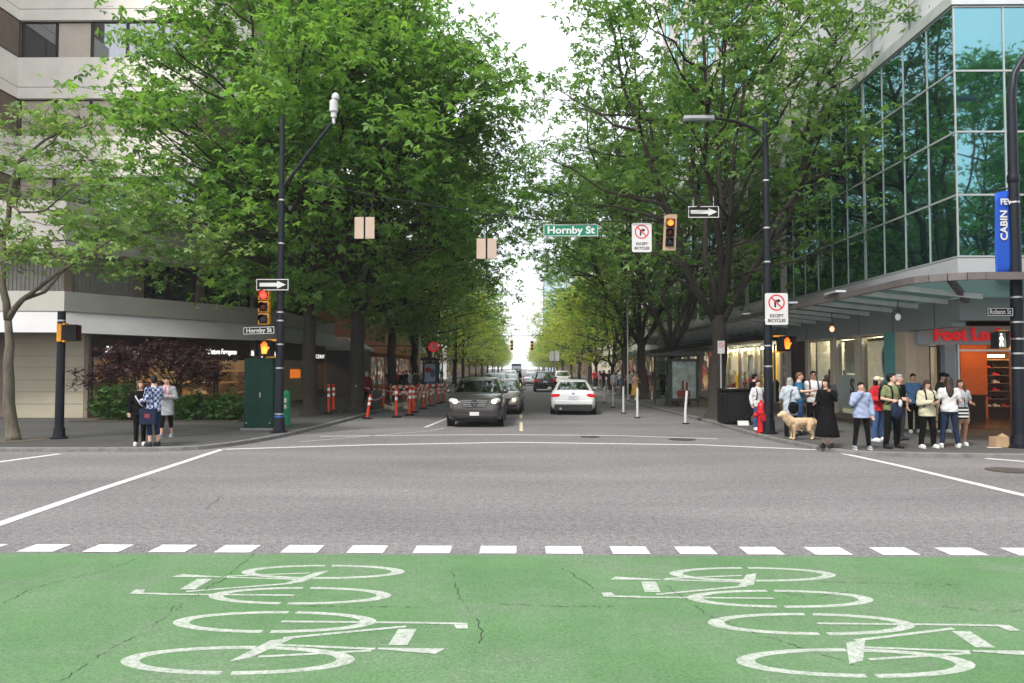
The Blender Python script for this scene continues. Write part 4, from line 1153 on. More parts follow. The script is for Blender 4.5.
def hang_bars(parent, m, x, y, z0, z1, r=.018):
    k = MB(); k.tube([(x, y, z0), (x, y, z1)], r, 6); k.build('hanger', m, parent)
def ring_pole(parent, pts, rad, m=M_blackpole, bands=()):
    k = MB(); k.tube(pts, rad, 14); p = k.build('pole', m, parent, smooth=False, auto=True)
    for z, r in bands:
        b = MB(); b.lathe([(r, z - .02), (r, z + .02)], (0, 0, 0), 14); b.build('band', M_steel, p)
    return p
def pole_base(parent, r, h):
    k = MB(); k.lathe([(r * 1.9, 0), (r * 1.9, .04), (r * 1.35, .07), (r * 1.2, h)], n=16); k.build('base', M_blackpole, parent, auto=True)
def signal_head(label, loc, lit, rz=0.0, plate=False, frame=M_yellow, hang=0.0):
    """three lens signal, facing -y, loc = centre of the middle lens"""
    t = thing('traffic_signal', label, 'traffic light', loc, rz)
    k = MB()
    for i in (-1, 0, 1): k.box(-.155, .155, -.06, .16, i * .36 - .165, i * .36 + .165)
    k.build('housing', frame if not plate else M_black, t, bevel=.025)
    for i in (-1, 0, 1):
        k = MB(); k.box(-.125, .125, -.064, -.0605, i * .36 - .135, i * .36 + .135); k.build('door', M_black, t)
    if plate:
        k = MB(); k.box(-.24, .24, .02, .045, -.68, .70); k.build('back_plate', M_yellowp, t, bevel=.01)
    for i, nm in ((1, 'red'), (0, 'amber'), (-1, 'green')):
        on = i == 1
        k = MB(); k.lathe([(.115, 0), (.10, -.025), (.05, -.04)], (0, -.0655, i * .36), 18, axis='y'); 
        k.build('lens', lit if on else (M_lensred if i == 0 else M_lensdk), t, smooth=True)
        v = MB(); n = 14; vs = []
        for yy in (-.062, -.23):
            for j in range(n + 1):
                a = R(-20 + 220 * j / n); rr_ = .135
                vs += [(rr_ * math.cos(a), yy - (0 if yy > -.1 else -.08 * (math.sin(a) < 0.2)), i * .36 + rr_ * math.sin(a)), ((rr_ - .012) * math.cos(a), yy - (0 if yy > -.1 else -.08 * (math.sin(a) < 0.2)), i * .36 + (rr_ - .012) * math.sin(a))]
        m_ = 2 * (n + 1)
        fs = [(2 * j, 2 * j + 2, m_ + 2 * j + 2, m_ + 2 * j) for j in range(n)] + [(2 * j + 1, m_ + 2 * j + 1, m_ + 2 * j + 3, 2 * j + 3) for j in range(n)] + [(m_ + 2 * j, m_ + 2 * j + 2, m_ + 2 * j + 3, m_ + 2 * j + 1) for j in range(n)]
        v.add(vs, fs); v.build('visor', M_black, t)
    if hang: hang_bars(t, M_steel, 0, .05, .55, .7 + hang)
    return t
HAND = [(-.05, -.13), (.06, -.13), (.085, -.04), (.13, .02), (.115, .045), (.075, .02), (.075, .13), (.05, .135), (.042, .04), (.034, .17), (.008, .17), (.002, .04), (-.012, .165), (-.038, .16), (-.036, .03), (-.058, .12), (-.08, .11), (-.07, 0)]
WALKER = [(-.02, -.02), (-.075, -.15), (-.045, -.16), (.0, -.06), (.05, -.16), (.08, -.15), (.03, -.02), (.03, .05), (.075, .0), (.09, .015), (.035, .1), (-.02, .1), (-.075, .03), (-.06, .015), (-.02, .05)]
def ped_signal(label, loc, rz, walk=False, side=1):
    t = thing('pedestrian_signal', label, 'crossing signal', loc, rz)
    k = MB(); k.box(-.21, .21, -.02, .2, -.21, .21); k.build('housing', M_black, t, bevel=.02)
    v = MB(); v.box(-.22, .22, -.16, -.0, .205, .225); v.box(-.225, -.205, -.16, 0, -.2, .204); v.box(.205, .225, -.16, 0, -.2, .204); v.build('visor', M_black, t)
    f = MB(); f.box(-.19, .19, -.026, -.021, -.19, .19); f.build('face', M_signblack if not walk else mat('grey_signal_face', (.25, .27, .2), .3), t)
    s = MB(); s.prism(WALKER if walk else HAND, -.034, -.03)
    if walk: s.ell((.008, -.032, .145), (.028, .003, .03), 10, 6)
    if not walk: s.v = [(x * 1.15, y, z * 1.1) for x, y, z in s.v]
    s.build('symbol', M_walkon if walk else M_hand, t)
    for z in (-.23, .23):
        b = MB(); b.bar((0, .1, z), (side * .36, .1, z), .05, .05); b.build('bracket', M_yellow, t)
    return t
ARROW = [(-.38, -.055), (.14, -.055), (.14, -.115), (.40, 0), (.14, .115), (.14, .055), (-.38, .055)]
def arrow_sign(label, loc, rz=0, w_=.95, h_=.33):
    t = thing('arrow_sign', label, 'sign', loc, rz)
    k = MB(); k.box(-w_ / 2, w_ / 2, -.01, .01, -h_ / 2, h_ / 2); k.build('panel', M_signblack, t)
    k = MB()
    a, b, c = w_ / 2, h_ / 2, .022
    k.box(-a, a, -.014, -.0105, b - c, b); k.box(-a, a, -.014, -.0105, -b, -b + c); k.box(-a, -a + c, -.014, -.0105, -b + c, b - c); k.box(a - c, a, -.014, -.0105, -b + c, b - c)
    k.build('border', M_signwhite, t)
    k = MB(); k.prism(ARROW, -.016, -.0105); k.build('arrow', M_signwhite, t)
    return t
def rounded(w_, h_, r, n=4):
    o = []
    for cx, cz, a0 in ((w_ / 2 - r, h_ / 2 - r, 0), (-w_ / 2 + r, h_ / 2 - r, 90), (-w_ / 2 + r, -h_ / 2 + r, 180), (w_ / 2 - r, -h_ / 2 + r, 270)):
        for i in range(n + 1):
            a = R(a0 + 90 * i / n); o.append((cx + r * math.cos(a), cz + r * math.sin(a)))
    return o
def turn_ban(label, loc, w_=.66, h_=.92, rz=0):
    t = thing('turn_ban_sign', label, 'sign', loc, rz)
    k = MB(); k.prism(rounded(w_, h_, .05), -.01, .01); k.build('panel', M_signwhite, t, fix=True)
    cz = h_ * .2; r = w_ * .36; th = w_ * .06
    k = MB(); n = 28; vs = []
    for i in range(n):
        a = 2 * PI * i / n
        for q in (r, r - th): vs.append((q * math.cos(a), -.013, cz + q * math.sin(a)))
    k.add(vs, [(2 * i, 2 * i + 1, (2 * i + 3) % (2 * n), (2 * i + 2) % (2 * n)) for i in range(n)])
    u = r * .68; e = th * .35
    k.add([(-u - e, -.015, cz + u - e), (-u + e, -.015, cz + u + e), (u + e, -.015, cz - u + e), (u - e, -.015, cz - u - e)], [(0, 1, 2, 3)])
    k.build('ban_ring', M_signred, t)
    k = MB(); s = r
    k.prism([(-.28 * s, -.55 * s), (-.06 * s, -.55 * s), (-.06 * s, .12 * s), (.15 * s, .12 * s), (.15 * s, -.06 * s), (.52 * s, .23 * s), (.15 * s, .52 * s), (.15 * s, .34 * s), (-.14 * s, .34 * s), (-.28 * s, .2 * s)], -.0125, -.0105)
    k.v = [(x, y, z + cz) for x, y, z in k.v]
    k.build('turn_arrow', M_signblack, t)
    text_part('EXCEPT', w_ * .19, M_signblack, t, (0, -.012, -h_ * .22), wid=w_ * .6, ext=.001, bold=.003)
    text_part('BICYCLES', w_ * .19, M_signblack, t, (0, -.012, -h_ * .37), wid=w_ * .76, ext=.001, bold=.003)
    return t
def name_sign(label, loc, txt, w_, h_, panel, ink, rz=0, border=True, bold=.006, tw=.82, ry=0.0):
    t = thing('street_name_sign', label, 'sign', loc, rz); t.rotation_euler = (0, ry, rz)
    k = MB(); k.prism(rounded(w_, h_, .03), -.01, .01); k.build('panel', panel, t, fix=True)
    if border:
        k = MB(); a, b, c = w_ / 2 - .008, h_ / 2 - .008, .016
        k.box(-a, a, -.013, -.0105, b - c, b); k.box(-a, a, -.013, -.0105, -b, -b + c); k.box(-a, -a + c, -.013, -.0105, -b + c, b - c); k.box(a - c, a, -.013, -.0105, -b + c, b - c)
        k.build('border', ink, t)
    text_part(txt, h_ * .82, ink, t, (0, -.013, 0), wid=w_ * tw, ext=.002, bold=bold)
    return t

# --- left signal pole
b = GS(279, 432.5); LPX, LPY = b.x, b.y
def zpx(y, Y): return CAM_H + (368 - y) * Y / FPX
def xpx(x, Y): return (x - 520) * Y / FPX
t = thing('signal_pole', 'tall black pole with raised arm and white camera beside the green cabinet', 'signal pole', (LPX, LPY, WALK))
zt = zpx(112, LPY) - WALK
ring_pole(t, [(0, 0, 0), (0, 0, 1.2), (0, 0, 4.5), (0, 0, zt)], [.135, .125, .105, .065], bands=((.55, .133), (1.9, .122), (2.6, .119), (3.3, .115), (3.55, .113), (4.4, .107), (5.6, .1), (6.9, .09)))
pole_base(t, .13, .45)
az = zpx(186, LPY) - WALK; ex = xpx(331, LPY) - LPX; ez = zpx(120, LPY) - WALK
k = MB(); k.tube([(.03, 0, az), (ex * .5, -.05, az + (ez - az) * .5), (ex, -.1, ez)], [.06, .055, .05], 8); k.build('arm', M_blackpole, t, auto=True)
k = MB(); k.lathe([(.05, -.05), (.05, .12), (.085, .14), (.085, .28), (.125, .32), (.125, .62), (.09, .66), (.05, .68)], (ex + .03, -.1, ez), 14); k.lathe([(.1, .68), (.12, .74), (.09, .84), (.04, .88)], (ex + .08, -.1, ez), 12)
k.build('camera', mat('white_camera_plastic', (.48, .49, .49), .35), t, auto=True)
tk = MB(); tk.lathe([(.134, .18), (.134, .5)], (0, 0, 0), 14); tk.build('sticker', mat('blue_sticker', (.02, .09, .28), .5, var=.4, scale=14), t)
arrow_sign('black and white one-way arrow on the left pole above the lit red light', tuple(P(272.5, 284.7, LPY - .17)))
signal_head('yellow three-lens traffic light glowing red on the left pole', tuple(P(264, 307, LPY - .1)), M_red_on)
name_sign('small black street name sign reading Hornby St on the left pole', tuple(P(259, 330.5, LPY - .15)), 'Hornby St', .92, .22, M_signblack, M_signwhite, bold=.004, ry=R(-2))
ped_signal('orange hand signal in a yellow bracket on the left pole above the green cabinet', tuple(P(264.5, 348.5, LPY - .12)), R(-6)).scale = (1.08, 1, 1.08)

# --- right signal pole
b = GS(769, 433.5); RPX, RPY = b.x, b.y
t = thing('signal_pole', 'tall black pole with curved arm and grey street light behind the red hydrant', 'signal pole', (RPX, RPY, WALK))
zt = zpx(112, RPY) - WALK
ring_pole(t, [(0, 0, 0), (0, 0, 1.2), (0, 0, 4.5), (0, 0, zt)], [.135, .13, .11, .08], bands=((1.95, .128), (2.55, .126), (3.3, .12), (5.0, .109), (6.0, .103), (7.4, .095)))
pole_base(t, .13, .4)
za = zpx(137, RPY) - WALK; k = MB()
pts = [(0, 0, za), (-.35, 0, za + .30), (-.9, 0, za + .52), (-1.55, 0, za + .62)]
k.tube(pts, [.05, .048, .045, .04], 8); k.build('arm', M_black, t, auto=True)
k = MB(); k.loft([[(x, y * w__ , z) for x, y, z in [(X, -.1, za + .58), (X, -.07, za + .68), (X, .07, za + .68), (X, .1, za + .58), (X, .06, za + .53), (X, -.06, za + .53)]] for X, w__ in ((-1.5, .5), (-1.65, .95), (-2.1, 1.1), (-2.4, .7))]); k.build('lamp_head', mat('grey_lamp_head', (.22, .23, .24), .5), t, fix=True)
turn_ban('white no right turn sign on the right pole reading EXCEPT BICYCLES', tuple(P(776.5, 309, RPY - .17)))
ped_signal('orange hand signal on the right pole beside the no right turn sign', tuple(P(786.5, 344, RPY - .06)), R(14), side=-1)

# --- span wire with everything hanging on it
Ys = LPY - .05
wp = [(281, 172), (363, 193), (486, 214), (571, 222.5), (642, 221), (670, 214), (703, 206), (768, 181)]
wy = lambda px: np.interp(px, [q[0] for q in wp], [q[1] for q in wp])
wpts = [(xpx(px, Ys), Ys + (RPY - LPY) * (px - 281) / 487.0, zpx(float(wy(px)), Ys)) for px in range(281, 769, 8)]
k = MB(); k.tube(wpts, .016, 5)
k2 = [(x, y + .03, z + .32 + .00 * x) for x, y, z in wpts]
k.tube(k2[:1] + k2[::6] + k2[-1:], .009, 5)
tag(k.build('span_wire', M_black), 'thin black span wire strung between the two tall signal poles', 'wire')
def wz(px): return zpx(float(wy(px)), Ys)
zc = zpx(230.2, Ys); _o = name_sign('large green overhead street sign reading Hornby St', (xpx(571, Ys), Ys - .06, zc), 'Hornby St', 1.62, .36, M_signgreen, M_signwhite, bold=.008, tw=.86)
hang_bars(_o, M_steel, -.5, .03, .17, .33, .012); hang_bars(_o, M_steel, .5, .03, .17, .33, .012)
zc = zpx(237.5, Ys); _o = turn_ban('white no right turn sign hanging on the wire left of the overhead traffic light', (xpx(642, Ys), Ys - .05, zc), .58, .86, rz=R(2))
hang_bars(_o, M_steel, 0, .02, .4, .56, .014)
t = signal_head('traffic light with a wide pale backing plate hanging on the wire', tuple(P(670, 232.5, Ys - .02)), M_amber_on, plate=True); t.scale = (.78, .78, .78); t.rotation_euler = (0, R(3), R(-6))
_o = arrow_sign('black and white arrow sign hanging from the wire by the right pole', tuple(P(703.5, 212, Ys - .05)), w_=.90, h_=.34)
hang_bars(_o, M_steel, -.3, .02, .15, .36, .012); hang_bars(_o, M_steel, .3, .02, .15, .46, .012)
for px, top, bot, lab in ((363.5, 216, 238, 'pair of blank tan plates hanging on the wire near the left pole'), (486.5, 238, 258.5, 'pair of blank tan plates hanging on a long rod over mid street')):
    zt_, zb_ = zpx(top, Ys), zpx(bot, Ys); zc = (zt_ + zb_) / 2; h = zt_ - zb_
    t = thing('hanging_plates', lab, 'sign back', (xpx(px, Ys), Ys - .02, zc))
    for s in (-1, 1):
        k = MB(); k.box(s * .16 - .135, s * .16 + .135, -.02, .02, -h / 2, h / 2); k.build('plate', M_tanplate, t, bevel=.012)
    k = MB(); k.bar((0, .04, -h / 2), (0, .04, h / 2), .05, .03); k.build('backing_bar', M_black, t)
    hang_bars(t, M_black, 0, .02, h / 2 - .05, wz(px) - zc)
for i, (xa, za_, xb, zb_, yy) in enumerate(((-9, 8.2, 12, 7.6, 19.0), (-9.0, 7.1, 11.6, 6.3, 24.5))):
    pass

# --- right edge lamp post with banner
b = GS(1020, 447.5); EX, EY = b.x, b.y
t = thing('lamp_post', 'black lamp post at the right edge carrying the blue banner', 'lamp post', (EX, EY, WALK))
zt = zpx(72, EY) - WALK
ring_pole(t, [(0, 0, 0), (0, 0, 2.0), (0, 0, 5.5), (0, 0, zt - .5), (.08, 0, zt), (.5, 0, zt + .7), (1.3, 0, zt + 1.15)], [.15, .14, .125, .10, .08, .07, .06], bands=((1.9, .145), (2.25, .142), (2.6, .141), (3.0, .139), (3.6, .137), (5.9, .122)))
pole_base(t, .15, .3)
k = MB(); k.loft([[(x, y * w__, z) for x, y, z in [(X, -.1, zt + 1.12), (X, -.07, zt + 1.22), (X, .07, zt + 1.22), (X, .1, zt + 1.12), (X, .06, zt + 1.07), (X, -.06, zt + 1.07)]] for X, w__ in ((1.25, .5), (1.4, .95), (1.85, 1.1), (2.1, .7))]); k.build('lamp_head', mat('grey_lamp_head', (.22, .23, .24), .5), t, fix=True)
k = MB(); k.lathe([(.115, 6.35), (.14, 6.42), (.14, 6.55), (.115, 6.62), (.125, 6.7), (.105, 6.8)], n=14); k.build('collar', M_blackpole, t, auto=True)
zt_, zb_ = zpx(190, EY), zpx(275, EY)
t = thing('banner', 'blue street banner with white CABIN FEVER lettering hung from the right lamp post', 'banner', (EX, EY + .0, zb_))
h = zt_ - zb_
k = MB(); nx, nz_ = 6, 10; vs = []
for j in range(nz_ + 1):
    for i in range(nx + 1):
        u = i / nx; vs.append((-.47 + u * .36, .02 * math.sin(u * 3 + j * .5), h * j / nz_ - .08 * (1 - u) + .0))
k.add(vs, [(j * (nx + 1) + i, j * (nx + 1) + i + 1, (j + 1) * (nx + 1) + i + 1, (j + 1) * (nx + 1) + i) for j in range(nz_) for i in range(nx)])
o = k.build('cloth', M_blue, t, smooth=True); md = o.modifiers.new('thickness', 'SOLIDIFY'); md.thickness = .01
for z in (.0, h):
    k = MB(); k.tube([(-.5, .02, z - .02), (0, .02, z + .06)], .02, 6); k.build('rod', M_black, t)
text_part('CABIN', .235, M_signwhite, t, (-.27, -.035, h * .58), ry=-R(90) + 0, wid=.72, bold=.006)
text_part('FEV', .2, M_signwhite, t, (-.215, -.035, h * .855), wid=.27, bold=.006)
name_sign('small black street name sign reading Robson St on the right lamp post', tuple(P(1000, 312, EY - .16)), 'Robson St', .62, .2, M_signblack, M_signwhite, bold=.003)
ped_signal('white walking figure signal on the right lamp post', tuple(P(1000.5, 340, EY - .16)), R(4), walk=True).scale = (.64, .8, .92)
c = GS(999, 447)
t = thing('cardboard_box', 'small brown cardboard box on the pavement against the right lamp post', 'box', (c.x, c.y, WALK), R(6))
k = MB(); k.box(-.16, .16, -.13, .13, 0, .24); k.build('carton', M_card, t, bevel=.008)
k = MB(); k.add([(-.16, -.13, .243), (.0, -.13, .247), (.0, .13, .247), (-.16, .13, .243)], [(0, 1, 2, 3)]); k.add([(.01, -.13, .247), (.16, -.13, .246), (.2, .13, .32), (.05, .13, .25)], [(0, 1, 2, 3)]); k.build('flap', M_card, t)
k = MB(); k.add([(-.3, -.3, 0), (.02, -.34, .004), (.05, -.16, 0), (-.26, -.1, .008)], [(0, 1, 2, 3)]); k.v = [(x + c.x - .1, y + c.y + .04, z + WALK + .004) for x, y, z in k.v]
tag(k.build('paper_sheet', M_signwhite), 'white sheet of paper lying beside the small cardboard box', 'paper')

# --- short black post on the left corner
b = GS(59, 438.5)
t = thing('signal_post', 'short black post on the left corner carrying an orange crossing signal', 'signal pole', (b.x, b.y, WALK))
zt = zpx(311, b.y) - WALK
ring_pole(t, [(0, 0, 0), (0, 0, zt)], [.115, .10], bands=((zt - .25, .104), (zt - .45, .105)))
pole_base(t, .115, .3)
t = ped_signal('orange backed crossing signal turned to the side on the short left post', (xpx(70, b.y), b.y - .05, zpx(333, b.y)), R(104), side=-1)
k = MB(); k.box(-.2, .2, .2, .32, -.24, .24); k.build('rear_box', M_yellow, t, bevel=.02)

# --- green cabinet, green post
b = GS(258, 430)
t = thing('utility_cabinet', 'tall dark green utility cabinet on a concrete base left of the signal pole', 'cabinet', (b.x, b.y + .3, WALK))
hh = zpx(358, b.y) - WALK
k = MB(); k.box(-.45, .45, -.3, .3, .06, hh); k.build('body', M_cabgreen, t, bevel=.02)
k = MB(); k.box(-.42, -.005, -.312, -.301, .45, hh - .08); k.box(.005, .42, -.312, -.301, .45, hh - .08); k.box(-.42, .42, -.312, -.301, .14, .42); k.build('door', M_cabgreen, t, bevel=.006)
k = MB(); k.box(-.52, .52, -.4, .36, -.02, .06); k.build('plinth', M_kerb, t, bevel=.01)
k = MB(); k.box(.04, .07, -.33, -.312, 1.0, 1.15); k.box(-.38, -.34, -.32, -.312, .2, .23); k.box(.34, .38, -.32, -.312, .2, .23); k.build('handle', M_steel, t)
b = GS(286.5, 425)
t = thing('green_bollard', 'short green post with white marks between the signal pole and slim trunk', 'bollard', (b.x, b.y, WALK))
k = MB(); k.lathe([(.14, 0), (.14, .05), (.115, .07), (.115, .95), (.12, 1.0), (.10, 1.1), (.04, 1.15)], n=14); k.build('body', M_green2, t, auto=True)
k = MB(); k.box(-.05, .03, -.125, -.112, .75, .9); k.box(-.05, .03, -.125, -.112, .55, .68); k.build('sticker', M_signwhite, t)

# --- orange posts, tape and barricades
def orange_post(px, py, top, lean, label):
    q = GS(px, py) if px < 392 and py < 418 and px < 340 else G(px, py)
    h = (py - top) * q.y / FPX
    t = thing('delineator_post', label, 'traffic post', (q.x, q.y, q.z), 0, 'orange posts round the works')
    t.rotation_euler = (0, R(lean), 0)
    k = MB(); k.lathe([(.21, 0), (.21, .05), (.10, .08)], n=8); k.build('base', M_rubber, t)
    k = MB(); k.lathe([(.062, .06), (.055, h * .55), (.05, h - .1), (.06, h - .08), (.055, h - .02), (.02, h)], n=10); k.build('tube', M_orange, t, auto=True)
    for f in (.62, .82):
        k = MB(); k.lathe([(.061, h * f - .06), (.061, h * f + .06)], n=10); k.build('reflective_band', M_reflw, t)
    return q, h
posts = [(328.5, 414, 384, 0, 'left one of the two orange posts between the two near maple trunks'), (333.5, 411.5, 384, 0, 'right one of the two orange posts between the two near maple trunks'),
         (367, 419, 394, 8, 'short orange post leaning at the kerb by the thick trunk'), (383.5, 408, 386, 0, 'orange post standing alone between the thick trunk and the next trunk'),
         (396.5, 417.5, 387, -1, 'nearest tall orange post on the road with a black base'), (409.5, 415.5, 386, 1, 'orange post paired closely with another, the nearer of the pair'),
         (413.5, 413, 387, 0, 'orange post paired closely with another, the farther of the pair'), (423.3, 409, 388, 1, 'orange post third along the roadside line'),
         (431.2, 406, 386, 0, 'orange post in front of the left bus shelter poster'), (438.5, 404, 385.5, 0, 'orange post right of the bus shelter poster'),
         (443.2, 402.6, 385.5, 2, 'orange post just left of the grey minivan'), (404, 403, 386, 0, 'orange post deep behind the barricades')]
heads = []
for px, py, top, ln, lab in posts:
    q, h = orange_post(px, py, top, ln, lab); heads.append(Vector((q.x + h * math.sin(R(ln)), q.y, q.z + h * .86)))
M_tape = bpy.data.materials.new('red_white_tape'); n_, b_ = nodes_of(M_tape)
tc_ = n_.nodes.new('ShaderNodeTexCoord'); wv = n_.nodes.new('ShaderNodeTexWave'); wv.inputs['Scale'].default_value = .55; wv.bands_direction = 'DIAGONAL'
rp_ = n_.nodes.new('ShaderNodeValToRGB'); rp_.color_ramp.interpolation = 'CONSTANT'; rp_.color_ramp.elements[0].color = (.62, .03, .03, 1); rp_.color_ramp.elements[1].position = .5; rp_.color_ramp.elements[1].color = (.7, .66, .62, 1)
n_.links.new(tc_.outputs['Object'], wv.inputs['Vector']); n_.links.new(wv.outputs['Fac'], rp_.inputs['Fac']); n_.links.new(rp_.outputs['Color'], b_.inputs['Base Color'])
def tape(a, b, sag, label):
    a = Vector(a); b = Vector(b); k = MB(); n = 12; vs = []
    for i in range(n + 1):
        u = i / n; p = a.lerp(b, u); z = p.z - sag * 4 * u * (1 - u); tw = .035
        vs += [(p.x, p.y - .002, z + tw), (p.x, p.y + .002 + .01 * math.sin(u * 9), z - tw)]
    k.add(vs, [(2 * i, 2 * i + 1, 2 * i + 3, 2 * i + 2) for i in range(n)])
    o = k.build('barrier_tape', M_tape); md = o.modifiers.new('thickness', 'SOLIDIFY'); md.thickness = .004
    tag(o, label, 'tape', 'red and white tape round the works')
trk = GS(355.5, 412); tape((trk.x + .1, trk.y - .5, 1.25), heads[3], .06, 'red and white tape from the thick trunk to the lone orange post')
tape(heads[3], heads[4], .05, 'red and white tape from the lone orange post to the nearest roadside post')
tape(heads[2] + Vector((0, 0, -.05)), heads[3] + Vector((0, 0, -.3)), .12, 'lower sagging tape from the short leaning post')
tape(heads[4], heads[5], .06, 'red and white tape between the nearest roadside post and the close pair')
tape(heads[6], heads[7], .06, 'red and white tape past the close pair of orange posts')
tape(heads[7], heads[8], .05, 'red and white tape in front of the bus shelter poster')
tape(heads[8], heads[10], .06, 'red and white tape nearest the grey minivan')
def barricade(px, py, label, rz=0.0, wd=1.5, wood=True):
    q = G(px, py)
    t = thing('barricade', label, 'barricade', (q.x, q.y, q.z), rz, 'striped barricades at the works')
    for s in (-1, 1):
        k = MB(); k.bar((s * wd * .4, -.3, 0), (s * wd * .4, 0, 1.08), .05, .05); k.bar((s * wd * .4, .3, 0), (s * wd * .4, .01, 1.07), .05, .05); k.build('leg', mat('pale_timber', (.50, .36, .2), .8, var=.2), t)
    for z, y in ((.9, -.1), (.5, -.2)):
        k = MB(); 
        n = 8
        for i in range(n):
            k.mi = i % 2; x0 = -wd / 2 + wd * i / n; k.prism([(x0, z - .09), (x0 + wd / n, z - .09), (x0 + wd / n + .06 * (i < n - 1), z + .09), (x0 + .06 * (i > 0), z + .09)], y - .02, y)
        k.build('board', [M_orange, M_reflw], t, fix=True)
    return t
barricade(401, 402, 'striped barricade standing across the works behind the third trunk', R(20))
barricade(417, 405, 'striped barricade along the roadside behind the close orange pair', R(70), 1.8)
barricade(428, 400, 'striped barricade in front of the left bus shelter', R(10))
barricade(437, 399, 'striped barricade closest to the grey minivan', R(30))
k = MB(); rs = random.Random(2)
for i in range(26):
    q = G(rs.uniform(385, 408), rs.uniform(405, 412)); r = rs.uniform(.06, .2); k.ell((q.x, q.y, .14), (r, r, r * .6), 7, 4)
tag(k.build('gravel', mat('sandy_rubble', (.42, .36, .26), .95, var=.3)), 'low heap of sandy rubble behind the kerb at the works', 'rubble', kind='stuff')

# --- white posts on the right
for px, py, top, ln, lab in ((685.5, 424, 391, 3, 'bent white roadside post nearest the litter bin'), (637.5, 418, 388, 0, 'tall straight white roadside post, second from the litter bin'),
                             (623.5, 413.5, 386.5, 0, 'white roadside post third from the litter bin'), (613, 407.5, 387, 0, 'white roadside post fourth from the litter bin'), (604.5, 403, 386.5, 1, 'thin white roadside post by the rear of the white coupe')):
    q = G(px, py); h = (py - top) * q.y / FPX
    t = thing('white_post', lab, 'traffic post', q, 0, 'white roadside posts')
    k = MB(); k.lathe([(.13, 0), (.13, .03), (.06, .05)], n=10); k.build('base', M_rubber, t)
    k = MB(); s = math.tan(R(ln)); k.tube([(0, 0, .04), (0.0, 0, h * .4), (s * h * .5, 0, h * .7), (s * h, 0, h)], [.05, .048, .046, .044], 10); k.build('tube', mat('white_post_plastic', (.5, .5, .49), .5, var=.12, scale=8), t, auto=True)
# --- litter bin, paper, hydrant, no parking sign
b = GS(737.5, 424.5)
t = thing('litter_bin', 'large black street litter bin between a tree trunk and the red hydrant', 'bin', (b.x, b.y + .4, WALK), R(6))
k = MB(); k.box(-.45, .45, -.4, .4, .04, 1.08); k.build('body', M_black, t, bevel=.04)
k = MB(); k.box(-.47, .47, -.42, .42, 1.12, 1.2); k.box(-.4, .4, -.36, .36, 1.08, 1.12); k.build('lid', M_black, t, bevel=.03)
k = MB(); k.box(-.36, .36, -.412, -.40, .12, .98); k.build('door', mat('satin_black_panel', (.012, .012, .014), .4), t, bevel=.005)
k = MB(); k.add([(-.3, -.3, 1.205), (.0, -.36, 1.21), (.08, .1, 1.22), (-.24, .16, 1.206)], [(0, 1, 2, 3)]); k.build('top_notice', M_signwhite, t)
c = GS(743.5, 425.5); k = MB(); k.box(-.18, .18, -.01, .01, 0, .15); k.v = [(x + c.x, y + c.y + z * .4, z + WALK + .002) for x, y, z in k.v]
tag(k.build('paper_card', M_signwhite), 'white card leaning at the foot of the black litter bin', 'paper')
b = GS(762, 433)
t = thing('fire_hydrant', 'red fire hydrant at the kerb left of the right signal pole', 'hydrant', (b.x - .02, b.y - .02, WALK))
k = MB(); k.lathe([(.16, 0), (.16, .06), (.115, .08), (.11, .55), (.15, .57), (.15, .62), (.125, .64), (.12, .78), (.09, .87), (.04, .91), (.04, .96)], n=14); k.build('barrel', M_redpaint, t, auto=True)
k = MB(); k.lathe([(.07, -.22), (.08, -.2), (.08, -.16), (.055, -.15), (.055, .15), (.08, .16), (.08, .2), (.07, .22)], (0, 0, .52), 10, axis='x'); k.build('side_outlet', M_redpaint, t, auto=True)
k = MB(); k.lathe([(.1, -.22), (.105, -.2), (.105, -.16), (.075, -.15), (.075, 0)], (0, 0, .46), 12, axis='y'); k.build('front_outlet', M_redpaint, t, auto=True)
b = GS(720.8, 418.5)
t = thing('parking_sign', 'narrow white no parking sign on a thin pole against the right tree trunk', 'sign', (b.x, b.y - .1, WALK))
hh = zpx(341, b.y) - WALK
k = MB(); k.tube([(0, 0, 0), (0, 0, hh)], .035, 8); k.build('pole', M_steel, t)
k = MB(); k.box(-.13, .13, -.05, -.04, hh - .48, hh); k.build('panel', M_signwhite, t)
k = MB(); vs = []
for i in range(20):
    a = 2 * PI * i / 20
    for r_ in (.095, .072): vs.append((r_ * math.cos(a), -.053, hh - .16 + r_ * math.sin(a)))
k.add(vs, [(2 * i, 2 * i + 1, (2 * i + 3) % 40, (2 * i + 2) % 40) for i in range(20)]); k.add([(-.06, -.054, hh - .1), (-.045, -.054, hh - .09), (.06, -.054, hh - .22), (.045, -.054, hh - .23)], [(0, 1, 2, 3)]); k.build('ban_ring', M_signred, t)
